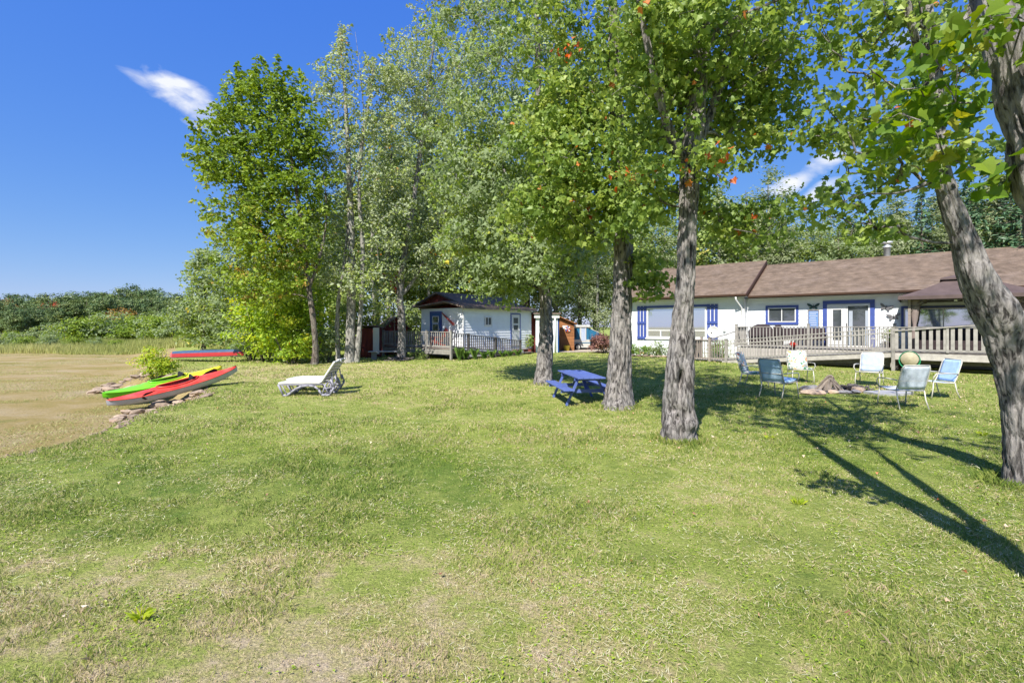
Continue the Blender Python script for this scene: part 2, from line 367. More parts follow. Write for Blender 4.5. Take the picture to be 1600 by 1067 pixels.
Lm['shrub'] = leaf_mat('yellow_green_leaves', [(0, (.09, .16, .02)), (.45, (.22, .32, .03)), (.8, (.38, .42, .045)), (.95, (.50, .42, .04)), (1, (.5, .2, .03))], transl=.45)
Lm['wood'] = leaf_mat('mixed_green_leaves', [(0, (.075, .12, .028)), (.5, (.15, .205, .048)), (.9, (.24, .29, .07)), (1, (.30, .27, .07))], transl=.3)
Lm['poplar'] = leaf_mat('pale_green_leaves', [(0, (.09, .14, .03)), (.5, (.16, .22, .05)), (1, (.25, .30, .09))], back=(.26, .30, .16), transl=.3)
Lm['spruce'] = leaf_mat('spruce_needles', [(0, (.025, .06, .03)), (.5, (.05, .10, .05)), (1, (.10, .16, .08))], transl=.08)
Lm['red'] = leaf_mat('red_autumn_leaves', [(0, (.28, .02, .015)), (1, (.5, .06, .03))], transl=.3)
Lm['orange'] = leaf_mat('orange_autumn_leaves', [(0, (.17, .10, .03)), (1, (.30, .19, .05))], transl=.3)
Lm['purple'] = leaf_mat('purple_barberry_leaves', [(0, (.07, .03, .03)), (.6, (.17, .08, .07)), (1, (.28, .17, .10))], transl=.2)
Lm['bed'] = leaf_mat('flower_bed_leaves', [(0, (.05, .11, .02)), (.6, (.12, .2, .04)), (.93, (.25, .29, .06)), (1, (.5, .3, .15))], transl=.3)

def bark_mat(name, dark, light, lichen=(.30, .31, .26)):
    m, nt, b = nodes(name); N = nt.nodes; L = nt.links; b.inputs['Roughness'].default_value = .92; b.inputs['Specular IOR Level'].default_value = .15
    t = N.new('ShaderNodeTexCoord'); mp = N.new('ShaderNodeMapping'); mp.inputs['Scale'].default_value = (1, 1, .22); L.new(t.outputs['Object'], mp.inputs[0])
    nz = N.new('ShaderNodeTexNoise'); nz.inputs['Scale'].default_value = 22; nz.inputs['Detail'].default_value = 7; nz.inputs['Roughness'].default_value = .65; nz.inputs['Distortion'].default_value = .6
    L.new(mp.outputs[0], nz.inputs['Vector'])
    r = N.new('ShaderNodeValToRGB'); L.new(nz.outputs[0], r.inputs[0]); e = r.color_ramp.elements
    e[0].position = .40; e[0].color = (*[c * .42 for c in dark], 1); e[1].position = .57; e[1].color = (*light, 1)
    n2 = N.new('ShaderNodeTexNoise'); n2.inputs['Scale'].default_value = 2.6; n2.inputs['Detail'].default_value = 6; n2.inputs['Roughness'].default_value = .7; L.new(t.outputs['Object'], n2.inputs['Vector'])
    mr = N.new('ShaderNodeMapRange'); mr.inputs[1].default_value = .48; mr.inputs[2].default_value = .66; mr.inputs[4].default_value = .45; L.new(n2.outputs[0], mr.inputs[0])
    mx = N.new('ShaderNodeMix'); mx.data_type = 'RGBA'; L.new(mr.outputs[0], mx.inputs[0]); L.new(r.outputs[0], mx.inputs[6]); mx.inputs[7].default_value = (*[c * .95 for c in lichen], 1)
    L.new(mx.outputs[2], b.inputs['Base Color'])
    bn = N.new('ShaderNodeBump'); bn.inputs['Strength'].default_value = 1.0; bn.inputs['Distance'].default_value = .035; L.new(nz.outputs[0], bn.inputs['Height']); L.new(bn.outputs[0], b.inputs['Normal'])
    return m
M['bark'] = bark_mat('grey_bark', (.095, .085, .082), (.285, .262, .25), (.34, .325, .31))
M['bark_dark'] = bark_mat('brown_bark', (.07, .055, .045), (.21, .175, .145))
M['bark_pale'] = bark_mat('pale_bark', (.16, .15, .14), (.38, .36, .33))

# the colour of the lawn, shared by the soil sheet and the blades that grow on it
def lawn_colour(nt, mode):
    N = nt.nodes; L = nt.links
    g = N.new('ShaderNodeNewGeometry')
    def noise(s, d=4, rough=.6, off=0):
        mp = N.new('ShaderNodeMapping'); mp.inputs['Location'].default_value = (off, off * .7, 0); mp.inputs['Scale'].default_value = (1, 1, 0)
        L.new(g.outputs['Position'], mp.inputs[0])
        n = N.new('ShaderNodeTexNoise'); n.inputs['Scale'].default_value = s; n.inputs['Detail'].default_value = d; n.inputs['Roughness'].default_value = rough; L.new(mp.outputs[0], n.inputs['Vector']); return n.outputs[0]
    def mth(op, a, b=None, c=None, clamp=False):
        n = N.new('ShaderNodeMath'); n.operation = op; n.use_clamp = clamp
        for i, v in enumerate((a, b, c)):
            if v is None: continue
            if isinstance(v, (int, float)): n.inputs[i].default_value = v
            else: L.new(v, n.inputs[i])
        return n.outputs[0]
    sp = N.new('ShaderNodeSeparateXYZ'); L.new(g.outputs['Position'], sp.inputs[0]); X, Y = sp.outputs[0], sp.outputs[1]
    def patch(cx, cy, rx, ry):
        a = mth('DIVIDE', mth('SUBTRACT', X, cx), rx); b = mth('DIVIDE', mth('SUBTRACT', Y, cy), ry)
        return mth('SUBTRACT', 1.0, mth('ADD', mth('MULTIPLY', a, a), mth('MULTIPLY', b, b)), clamp=True)
    dry = mth('ADD', mth('MULTIPLY', noise(.5, 3), .45), mth('MULTIPLY', noise(2.6, 5, .75, 13), 1.25))
    dry = mth('ADD', dry, mth('MULTIPLY', noise(11, 3, .7, 31), .32))       # mean about 1.0
    for (cx, cy, rx, ry, w) in ((-3.2, 5.8, 4.2, 2.0, -.18), (-.6, 6.0, 2.4, 2.0, -.10), (-1.5, 2.7, 5.0, 1.7, .09), (-2.6, 3.0, 2.4, 1.3, .13), (-1.0, 2.5, 1.4, .8, .12), (.1, 3.4, 1.2, .9, .08), (3.4, 3.2, 1.6, 1.6, -.05),
                                (6.5, 9, 5, 6, -.12), (2.2, 5.3, .9, .6, .14), (-3, 13.5, 5, 3.5, .10), (-9, 20, 7, 6, .2), (1, 8.5, 2.6, 2, .06), (-4, 10, 3.5, 1.6, .0), (6, 20, 8, 5, -.1), (-1, 19, 6, 4, .05)):
        dry = mth('ADD', dry, mth('MULTIPLY', patch(cx, cy, rx, ry), w))
    return N, L, dry, noise, mth
def lawn_ramp(N, L, fac, k=1.0):
    r = N.new('ShaderNodeValToRGB'); L.new(fac, r.inputs[0]); e = r.color_ramp.elements
    st = [(.0, (.16, .24, .045)), (.3, (.285, .34, .08)), (.52, (.36, .42, .10)), (.74, (.50, .45, .20)), (1.0, (.63, .51, .35))]
    while len(e) < len(st): e.new(.5)
    for x, (p, c) in zip(e, st): x.position = p; x.color = (c[0] * k, c[1] * k, c[2] * k, 1)
    return r.outputs[0]
def mk_ground():
    m, nt, b = nodes('lawn_and_lake_bed'); N, L, dry, noise, mth = lawn_colour(nt, 0)
    b.inputs['Roughness'].default_value = .95; b.inputs['Specular IOR Level'].default_value = .1
    mr = N.new('ShaderNodeMapRange'); mr.inputs[1].default_value = .70; mr.inputs[2].default_value = 1.43; L.new(dry, mr.inputs[0])
    lawn = lawn_ramp(N, L, mr.outputs[0], .85)
    fine = noise(60, 3, .7, 3); fm = N.new('ShaderNodeMapRange'); fm.inputs[1].default_value = .3; fm.inputs[2].default_value = .7; fm.inputs[3].default_value = .55; fm.inputs[4].default_value = 1.35; L.new(fine, fm.inputs[0])
    ml = N.new('ShaderNodeVectorMath'); ml.operation = 'SCALE'; L.new(lawn, ml.inputs[0]); L.new(fm.outputs[0], ml.inputs['Scale'])
    # the dry lake bed: pale sand with tan and greenish drifts
    mp = N.new('ShaderNodeMapping'); mp.inputs['Scale'].default_value = (.6, 1.0, 0); g = N.new('ShaderNodeNewGeometry'); L.new(g.outputs['Position'], mp.inputs[0])
    s1 = N.new('ShaderNodeTexNoise'); s1.inputs['Scale'].default_value = .5; s1.inputs['Detail'].default_value = 9; s1.inputs['Roughness'].default_value = .68; s1.inputs['Distortion'].default_value = .5; L.new(mp.outputs[0], s1.inputs['Vector'])
    r = N.new('ShaderNodeValToRGB'); L.new(s1.outputs[0], r.inputs[0]); e = r.color_ramp.elements
    st = [(.32, (.20, .21, .065)), (.44, (.32, .25, .095)), (.55, (.38, .295, .15)), (.7, (.42, .34, .225))]
    while len(e) < len(st): e.new(.5)
    for x, (p, c) in zip(e, st): x.position = p; x.color = (*c, 1)
    sp = N.new('ShaderNodeSeparateXYZ'); L.new(g.outputs['Position'], sp.inputs[0])
    s2 = noise(18, 5, .75, 9); sm = N.new('ShaderNodeMapRange'); sm.inputs[1].default_value = .25; sm.inputs[2].default_value = .7; sm.inputs[3].default_value = .55; sm.inputs[4].default_value = 1.2; L.new(s2, sm.inputs[0])
    sand = N.new('ShaderNodeVectorMath'); sand.operation = 'SCALE'; L.new(r.outputs[0], sand.inputs[0]); L.new(sm.outputs[0], sand.inputs['Scale'])
    a = N.new('ShaderNodeAttribute'); a.attribute_name = 'lawn'
    am = N.new('ShaderNodeMapRange'); am.inputs[1].default_value = .35; am.inputs[2].default_value = .65
    L.new(mth('ADD', a.outputs['Fac'], mth('MULTIPLY', mth('SUBTRACT', noise(3.5, 6, .75, 21), .5), 1.5)), am.inputs[0])
    mx = N.new('ShaderNodeMix'); mx.data_type = 'RGBA'; L.new(am.outputs[0], mx.inputs[0]); L.new(sand.outputs[0], mx.inputs[6]); L.new(ml.outputs[0], mx.inputs[7])
    L.new(mx.outputs[2], b.inputs['Base Color'])
    bn = N.new('ShaderNodeBump'); bn.inputs['Strength'].default_value = .9; bn.inputs['Distance'].default_value = .05; L.new(noise(26, 6, .75, 5), bn.inputs['Height']); L.new(bn.outputs[0], b.inputs['Normal'])
    return m
def mk_grass():
    m, nt, b = nodes('grass_blades'); N, L, dry, noise, mth = lawn_colour(nt, 0); out = N['Material Output']
    a = N.new('ShaderNodeAttribute'); a.attribute_name = 'tint'
    f = mth('ADD', dry, mth('MULTIPLY', mth('SUBTRACT', a.outputs['Fac'], .5), .8))
    mr = N.new('ShaderNodeMapRange'); mr.inputs[1].default_value = .70; mr.inputs[2].default_value = 1.43; L.new(f, mr.inputs[0])
    col = lawn_ramp(N, L, mr.outputs[0], 1.0); b.inputs['Roughness'].default_value = .55; b.inputs['Specular IOR Level'].default_value = .25; L.new(col, b.inputs['Base Color'])
    tr = N.new('ShaderNodeBsdfTranslucent'); L.new(col, tr.inputs[0]); ms = N.new('ShaderNodeMixShader'); ms.inputs[0].default_value = .35
    L.new(b.outputs[0], ms.inputs[1]); L.new(tr.outputs[0], ms.inputs[2]); L.new(ms.outputs[0], out.inputs[0]); return m
M['ground'] = mk_ground(); M['grass'] = mk_grass()
M['reed'] = leaf_mat('reed_blades', [(0, (.13, .17, .04)), (.5, (.24, .26, .08)), (1, (.40, .36, .17))], transl=.3)

# ---------------------------------------------------------------- ground
def axis(lo, hi, step, far, grow=1.35):
    a = list(np.arange(lo, hi + 1e-6, step)); d = step; x = lo; L_ = []
    while x > -far: d *= grow; x -= d; L_.append(x)
    d = step; x = hi; R_ = []
    while x < far: d *= grow; x += d; R_.append(x)
    return np.array(L_[::-1] + a + R_)
gx = np.unique(np.concatenate([axis(-34, 34, .3, 900), np.arange(-15, -5, .1)])); gy = axis(-4, 52, .22, 900)
GX, GY = np.meshgrid(gx, gy); GZ = gz(GX, GY)
lawn_attr = np.clip((bank(GX, GY) + .55) / .9, 0, 1)
nx, ny = len(gx), len(gy); idx = np.arange(nx * ny).reshape(ny, nx)
quads = np.stack([idx[:-1, :-1], idx[:-1, 1:], idx[1:, 1:], idx[1:, :-1]], -1).reshape(-1, 4)
bq = lawn_attr.ravel()[quads].mean(1) > .5
def sub_sheet(name, q, label=None):
    u, inv = np.unique(q, return_inverse=True); V = np.stack([GX.ravel()[u], GY.ravel()[u], GZ.ravel()[u]], 1)
    me = np_mesh(name, V, inv.ravel(), np.arange(len(q)) * 4, [M['ground']], True, {'lawn': ('POINT', lawn_attr.ravel()[u])})
    o = link(name, me, kind='structure'); return o
sub_sheet('lawn', quads[bq]); sub_sheet('lake_bed', quads[~bq])
# ---------------------------------------------------------------- foliage builders
LEAF = {
 'maple': np.array([(0, .02), (.30, -.05), (.58, .10), (.44, .30), (.68, .60), (.33, .62), (.22, .80), (0, 1.0), (-.22, .80), (-.33, .62), (-.68, .60), (-.44, .30), (-.58, .10), (-.30, -.05)]),
 'lobed': np.array([(0, 0), (.5, .28), (.22, .50), (0, 1.0), (-.22, .50), (-.5, .28)]),
 'oval': np.array([(0, 0), (.34, .45), (0, 1.0), (-.34, .45)]),
 'long': np.array([(0, 0), (.17, .4), (0, 1.0), (-.17, .4)]),
}
def leaves_mesh(name, pos, size, kind, mats, rng, tint, up=.75, droop=.25, radial=None, mi=None):
    n = len(pos); S = LEAF[kind]; k = len(S)
    nrm = rng.normal(size=(n, 3)) * (1 - up); nrm[:, 2] += up
    if radial is not None: nrm += radial * .55
    nrm /= np.linalg.norm(nrm, axis=1, keepdims=True) + 1e-9
    az = rng.uniform(0, 2 * np.pi, n); d = np.stack([np.cos(az), np.sin(az), -droop * 2 * rng.uniform(0, 1, n)], 1)
    d -= nrm * (d * nrm).sum(1, keepdims=True); d /= np.linalg.norm(d, axis=1, keepdims=True) + 1e-9
    s = np.cross(nrm, d); sz = size * rng.uniform(.5, 1.28, n)
    V = pos[:, None, :] + (S[None, :, 0:1] * s[:, None, :] + S[None, :, 1:2] * d[:, None, :]) * sz[:, None, None]
    bend = (np.abs(S[:, 0]) * .35 - (S[:, 1] ** 2) * .22)[None, :, None] * nrm[:, None, :] * sz[:, None, None]
    V = (V + bend).reshape(-1, 3)
    return np_mesh(name, V, np.arange(n * k), np.arange(n) * k, mats, False, {'tint': ('FACE', np.clip(tint, 0, 1))}, mi)

def smooth_path(pts, rad, per=6):
    p = np.array([list(q) for q in pts], float); r = np.array(rad, float); n = len(p); out = []; ro = []
    for i in range(n - 1):
        p0 = p[max(i - 1, 0)]; p1 = p[i]; p2 = p[i + 1]; p3 = p[min(i + 2, n - 1)]
        for t in np.linspace(0, 1, per, endpoint=False):
            out.append(.5 * ((2 * p1) + (-p0 + p2) * t + (2 * p0 - 5 * p1 + 4 * p2 - p3) * t * t + (-p0 + 3 * p1 - 3 * p2 + p3) * t ** 3)); ro.append(r[i] * (1 - t) + r[i + 1] * t)
    out.append(p[-1]); ro.append(r[-1]); return np.array(out), np.array(ro)

def bark_tube(name, pts, rad, m, nseg=64, per=30, amp=.03, freq=16, seed=0, bumps=(), flare=0.0, parent=None, root=None, kname='trunk'):
    """a trunk with furrowed bark in real relief. bumps: (z, angle, size_z, size_a, height)"""
    p, r = smooth_path(pts, rad, per); n = len(p)
    tan = np.gradient(p, axis=0); tan /= np.linalg.norm(tan, axis=1, keepdims=True)
    u = np.cross(tan, np.array([0, 1., 0])); u /= np.linalg.norm(u, axis=1, keepdims=True) + 1e-9; w = np.cross(tan, u)
    w = -w if w[:, 1].mean() < 0 else w
    th = np.linspace(0, 2 * np.pi, nseg, endpoint=False)
    TH, ZZ = np.meshgrid(th, p[:, 2]); RR = np.repeat(r[:, None], nseg, 1)
    cx, sy = np.cos(TH) * r.mean() * 1.0, np.sin(TH) * r.mean() * 1.0
    warp = (vnoise(cx * 6, sy * 6, ZZ * 2.2, seed) - .5) * .9
    a = vnoise(cx * freq + warp, sy * freq + warp, ZZ * 2.6, seed + 1); ridge = 1 - np.abs(a * 2 - 1)
    b = vnoise(cx * freq * 2.1, sy * freq * 2.1 + warp, ZZ * 7, seed + 2)
    a2 = 1 - np.abs(vnoise(cx * freq * 2.6 + warp * 2, sy * freq * 2.6 - warp, ZZ * 6.5, seed + 8) * 2 - 1)
    big = vnoise(cx * 4, sy * 4, ZZ * .9, seed + 3) - .5
    disp = amp * (-(ridge ** 3) * 1.25 - .55 * a2 ** 3 + .5 * (b - .5)) + big * r[:, None] * .28
    z0 = p[0, 2]
    if flare: disp += RR * flare * np.exp(-np.clip(ZZ - z0, 0, None) / .22) * (.7 + .6 * vnoise(np.cos(TH) * 1.8, np.sin(TH) * 1.8, None, seed + 5))
    for (bz, ba, sz, sa, hh) in bumps:
        da = np.angle(np.exp(1j * (TH + ba + np.pi))); disp += hh * np.exp(-((ZZ - bz) / sz) ** 2 - (da / sa) ** 2)
    Rr = RR + disp
    V = p[:, None, :] + u[:, None, :] * (np.cos(TH) * Rr)[..., None] + w[:, None, :] * (np.sin(TH) * Rr)[..., None]
    if root is not None: V = V - np.array(root)
    idx = np.arange(n * nseg).reshape(n, nseg); nx_ = np.roll(idx, -1, 1)
    q = np.stack([idx[:-1], nx_[:-1], nx_[1:], idx[1:]], -1).reshape(-1, 4)
    me = np_mesh(kname, V.reshape(-1, 3), q.ravel(), np.arange(len(q)) * 4, [m], True)
    return link(kname, me, parent)

def sample_blobs(blobs, rng):
    cs = []; ids = []
    for i, (c, rx, ry, rz, n) in enumerate(blobs):
        v = rng.normal(size=(n, 3)); v /= np.linalg.norm(v, axis=1, keepdims=True); rr = rng.uniform(0, 1, n) ** (1 / 2.4)
        cs.append(np.array(c)[None] + v * rr[:, None] * np.array([rx, ry, rz])[None]); ids += [i] * n
    return np.concatenate(cs), np.array(ids)

def grow(parent, stems, blobs, rng, leaf_kind, leaf_size, nleaf, sigma, lmat, bmat, root, zmin=.3, tipr=.006, tri_sides=5,
         up=.6, droop=.3, accent=None, tint_bias=None, flat=.6, spire=0.0, maxr=.06, limb_name='branches', crown_name='crown'):
    """limbs reach from the stems to leaf clusters scattered through the blobs"""
    cl, ids = sample_blobs(blobs, rng); root = np.array(root, float)
    npos = []; nrad = []
    for p, r in stems:
        z0 = p[0, 2]; zt = p[:, 2].max()
        for q, s in zip(p, r):
            if q[2] - z0 >= zmin: npos.append(q); nrad.append(s)
    pos = np.array(npos); par = np.full(len(pos), -1); nstem = len(pos); cap = list(nrad)
    d0 = np.min(np.linalg.norm(cl[:, None, :] - pos[None], axis=2), 1) if len(cl) * len(pos) < 4e6 else np.linalg.norm(cl - pos.mean(0), axis=1)
    order = np.argsort(d0); chains = []; pos = list(pos); par = list(par); P_ = np.array(pos)
    buf = np.zeros((len(pos) + len(cl) * 4, 3)); buf[:len(pos)] = P_; cnt = len(pos)
    for ci in order:
        c = cl[ci]; q = buf[:cnt]; dv = c - q; h = np.linalg.norm(dv[:, :2], axis=1); dist = np.sqrt(h * h + dv[:, 2] ** 2)
        cost = dist + .8 * np.clip(.35 * h - dv[:, 2], 0, None); j = int(np.argmin(cost)); L_ = dist[j]
        if L_ < .05: continue
        k = 3 if L_ > .5 else 2; ch = [j]; side = rng.normal(size=3) * L_ * .10
        for t in np.linspace(0, 1, k + 1)[1:]:
            pt = buf[j] * (1 - t) + c * t + side * math.sin(math.pi * t) + np.array([0, 0, .10 * L_ * math.sin(math.pi * t)])
            buf[cnt] = pt; par.append(ch[-1]); ch.append(cnt); cnt += 1
        chains.append(ch)
    area = np.zeros(cnt); ischild = np.zeros(cnt, bool)
    par = np.array(par[:cnt]); tips = np.ones(cnt, bool); tips[par[par >= 0]] = False
    area[tips] = tipr ** 2.1
    for i in range(cnt - 1, nstem - 1, -1): area[par[i]] += area[i]
    rad = np.minimum(area ** (1 / 2.1), maxr)
    mb = MB()
    for ch in chains:
        pts = [buf[i] - root for i in ch]; rr = [rad[ch[1]] if ch[0] < nstem else min(rad[ch[0]], rad[ch[1]] * 1.3)] + [rad[i] for i in ch[1:]]
        n = tri_sides + 2 if rr[0] > .025 else (tri_sides if rr[0] > .01 else 3)
        mb.tube(pts, rr, n, cap=False)
    mb.build(limb_name, bmat, parent, kind='stuff')
    # leaves
    m = len(cl); per = rng.poisson(nleaf, m); rep = np.repeat(np.arange(m), per); n = len(rep)
    off = rng.normal(size=(n, 3)); off /= np.linalg.norm(off, axis=1, keepdims=True) + 1e-9
    sg = (sigma * rng.uniform(.6, 1.35, m))[rep]
    off *= (rng.uniform(0, 1, n) ** (1 / 2.0) * sg * 1.7)[:, None]; off[:, 2] *= flat
    if spire:
        bc = np.array([b[0] for b in blobs])[ids]; topz = (cl[:, 2] - bc[:, 2]) / np.array([b[3] for b in blobs])[ids]
        sp = (rng.uniform(0, 1, m) < np.clip(topz + .3, 0, 1))[rep]; dv = cl - bc; dv[:, 2] = np.abs(dv[:, 2]) + .6; dv /= np.linalg.norm(dv, axis=1, keepdims=True)
        u_ = rng.uniform(-.6, 1, n); off = np.where(sp[:, None], off * (.42 * (1.15 - u_))[:, None] + dv[rep] * (u_ * spire)[:, None], off)
    ps = cl[rep] + off; ps[:, 2] -= .12 * (off[:, :2] ** 2).sum(1) / sigma
    ctr = np.array([b[0] for b in blobs])[ids[rep]]; rd = ps - ctr; rd /= np.linalg.norm(rd, axis=1, keepdims=True) + 1e-9
    ct = rng.uniform(0, 1, m); t = .55 * ct[rep] + .38 * rng.uniform(0, 1, n) + .03
    hot = rng.uniform(0, 1, m) < .012; t = np.where(hot[rep] & (rng.uniform(0, 1, n) < .35), 1.0, t)
    t = np.where(rng.uniform(0, 1, n) < .006, .98, t)
    if tint_bias is not None: t = t + tint_bias(ps - root)
    me = leaves_mesh(crown_name, ps - root, leaf_size, leaf_kind, [lmat], rng, t, up, droop, rd)
    link(crown_name, me, parent)
    return n

def B(px, py, D, w, h, depth, n):
    c = P(px, py, D); return ((c.x, c.y, c.z), w / 2 * D / K, depth / 2, h / 2 * D / K, n)
def stem_px(D, rows, base_z=-.08):
    """rows: (px, py, radius[, depth offset]) -> points"""
    pts = []; rad = []
    for i, r in enumerate(rows):
        d = D + (r[3] if len(r) > 3 else 0); q = P(r[0], r[1], d)
        if i == 0 and r[1] > 540: q.z = base_z + gzf(q.x, q.y)
        pts.append(q); rad.append(r[2])
    return pts, rad

TREES = 0
def tree(name, label, cat, D, stems, blobs, leaf, size, nleaf, sigma, lmat='maple', bmat='bark', group=None, detail=True, amp=.03, freq=16, seed=1, bumps=(), flare=.35,
         zmin=1.2, up=.6, droop=.3, nseg=72, per=26, **kw):
    rng = np.random.default_rng(seed); st = [stem_px(D, s) if not isinstance(s[0][0], Vector) else ([a for a, b in s], [b for a, b in s]) for s in stems]
    b0 = st[0][0][0]; root = (b0.x, b0.y, gzf(b0.x, b0.y))
    t = thing(name, label, cat, root, group=group)
    sk = []
    for i, (p, r) in enumerate(st):
        ground = i == 0 or abs(p[0].z) < .6
        bark_tube(name, p, r, M[bmat], nseg if i == 0 else max(12, nseg * 2 // 3), per if i == 0 else max(4, per // 2), amp * (1 if ground else .6), freq, seed * 7 + i, bumps if i == 0 else (), flare if ground else 0, t, root, 'trunk' if ground else 'limb')
        sk.append(smooth_path(p, r, 5))
    grow(t, sk, blobs, rng, leaf, size, nleaf, sigma, Lm[lmat], M[bmat], root, zmin, up=up, droop=droop, **kw)
    return t

def local_tree(name, label, cat, height, trunk_r, blobs, leaf, size, nleaf, sigma, lmat, bmat='bark_dark', group=None, seed=1, zmin=1, stems=None, **kw):
    """a tree built at the origin, to be placed and copied"""
    rng = np.random.default_rng(seed); t = thing(name, label, cat, group=group)
    st = stems or [([Vector((0, 0, -.3)), Vector((.1, .05, height * .35)), Vector((-.05, .1, height * .7)), Vector((0, 0, height * .95))], [trunk_r * 1.25, trunk_r, trunk_r * .6, .02])]
    sk = []
    for i, (p, r) in enumerate(st):
        bark_tube(name, p, r, M[bmat], 10, 3, trunk_r * .1, 14, seed + i, (), .3, t, (0, 0, 0), 'trunk'); sk.append(smooth_path(p, r, 5))
    grow(t, sk, blobs, rng, leaf, size, nleaf, sigma, Lm[lmat], M[bmat], (0, 0, 0), zmin, tri_sides=3, **kw); return t

def spruce_local(name, label, height, rad, lmat, seed, group=None, n=170, size=.34):
    rng = np.random.default_rng(seed); t = thing(name, label, 'tree', group=group)
    mb = MB(); mb.tube([(0, 0, -.3), (0, 0, height * .5), (0, 0, height)], [.16, .1, .012], 7); mb.build('trunk', M['bark_dark'], t)
    ps = []; rd = []; br = MB()
    for i in range(n):
        f = (i + rng.uniform()) / n; z = height * (.06 + .93 * f); L_ = rad * (1 - f) ** .8 * rng.uniform(.75, 1.1) + .12; a = rng.uniform(0, 2 * math.pi)
        dr = np.array([math.cos(a), math.sin(a), 0]); k = max(5, int(26 * L_ / rad))
        br.tube([(0, 0, z), tuple(dr * L_ * .6 + np.array([0, 0, z - .02 * L_])), tuple(dr * L_ + np.array([0, 0, z + .05 * L_]))], [.02, .012, .004], 3, cap=False)
        s = rng.uniform(.15, 1, k) ** .7 * L_
        q = dr[None] * s[:, None] + np.array([0, 0, z])[None] + rng.normal(size=(k, 3)) * np.array([.16, .16, .07]) * L_ * .8; q[:, 2] -= .12 * s
        ps.append(q); rd.append(np.repeat(dr[None], k, 0))
    br.build('branches', M['bark_dark'], t); ps = np.concatenate(ps); rd = np.concatenate(rd)
    link('crown', leaves_mesh('crown', ps, size, 'long', [Lm[lmat]], rng, rng.uniform(0, 1, len(ps)) * .9, .5, .3, rd), t); return t

# ---------------------------------------------------------------- building helpers
class Plane:
    """a wall plane in a thing's own axes: at(a, out, z)"""
    def __init__(s, o, ad, nd): s.o = Vector(o); s.a = Vector(ad); s.n = Vector(nd)
    def at(s, a, out, z): return s.o + s.a * a + s.n * out + Vector((0, 0, z))
    def box(s, mb, a0, a1, o0, o1, z0, z1):
        vs = [s.at(a, o, z) for z in (z0, z1) for o in (o0, o1) for a in (a0, a1)]
        mb.add(vs, [(0, 2, 3, 1), (4, 5, 7, 6), (0, 1, 5, 4), (2, 6, 7, 3), (0, 4, 6, 2), (1, 3, 7, 5)]); return mb
def siding(pl, parent, a0, a1, z0, z1, openings, m, course=.2, name='siding_board', butt=None):
    z = z0; i = 0
    while z < z1 - .01:
        zt = min(z + course, z1); cuts = [(max(a0, x0), min(a1, x1)) for x0, x1, y0, y1 in openings if y0 < zt - .01 and y1 > z + .01]
        # openings that cover only a piece of the course still cut the whole board there; the casing covers the joint
        xs = [a0]; cuts.sort()
        segs = []; cur = a0
        for c0, c1 in cuts:
            if c0 > cur + .02: segs.append((cur, c0))
            cur = max(cur, c1)
        if cur < a1 - .02: segs.append((cur, a1))
        for s0, s1 in segs:
            mb = MB(); vs = []
            for a in (s0, s1): vs += [pl.at(a, .004, z), pl.at(a, .030, z), pl.at(a, .012, zt), pl.at(a, .004, zt)]
            mb.add(vs, [(0, 3, 2, 1), (4, 5, 6, 7), (0, 1, 5, 4), (1, 2, 6, 5), (2, 3, 7, 6), (3, 0, 4, 7)]); mb.build(name, m, parent)
        z = zt
def frame_rect(pl, mb, a0, a1, z0, z1, w, o0, o1):
    pl.box(mb, a0, a1, o0, o1, z1 - w, z1); pl.box(mb, a0, a1, o0, o1, z0, z0 + w); pl.box(mb, a0, a0 + w, o0, o1, z0 + w, z1 - w); pl.box(mb, a1 - w, a1, o0, o1, z0 + w, z1 - w)
def window(pl, parent, a0, a1, z0, z1, trim=.1, tm='blue_trim', splits=(), hsplits=(), glass='glass_dark', name='window', fw=.05, sill=False, frame='white_paint'):
    mb = MB(); frame_rect(pl, mb, a0, a1, z0, z1, fw, .01, .055)
    for s in splits: pl.box(mb, s - fw * .4, s + fw * .4, .012, .05, z0 + fw, z1 - fw)
    for z, x0, x1 in hsplits: pl.box(mb, x0, x1, .014, .052, z - fw * .4, z + fw * .4)
    w = mb.build(name, M[frame], parent)
    g = MB(); pl.box(g, a0 + fw * .5, a1 - fw * .5, .0, .022, z0 + fw * .5, z1 - fw * .5); g.build('pane', M[glass], w)
    if trim:
        t = MB(); frame_rect(pl, t, a0 - trim, a1 + trim, z0 - trim, z1 + trim, trim - .003, .0, .045); t.build('casing', M[tm], w)
    return w
def shingles(pl_fn, parent, a0, a1, L_, m, thick=.012, course=.145, tab=.32, seed=0, name='shingles', a_of=None):
    """pl_fn(a, d, h): a along the eave, d up the slope, h out of the slope"""
    rng = random.Random(seed); mb = MB(); n = int(L_ / course) + 1
    for i in range(n):
        d0 = i * course; d1 = min(d0 + course * 1.25, L_)
        b0, b1 = (a0, a1) if a_of is None else a_of(d0)
        x = b0 - rng.uniform(0, tab)
        while x < b1:
            s0 = max(x + .006, b0); s1 = min(x + tab, b1); x += tab
            if s1 - s0 < .03: continue
            h = thick * rng.uniform(.8, 1.5); e = rng.uniform(-.006, .006)
            v = [pl_fn(s0, d0 + e, h), pl_fn(s1, d0 + e, h), pl_fn(s1, d1, .003), pl_fn(s0, d1, .003), pl_fn(s0, d0 + e, 0), pl_fn(s1, d0 + e, 0)]
            mb.add(v, [(0, 1, 2, 3), (4, 5, 1, 0)])
    return mb.build(name, m, parent, kind='stuff')
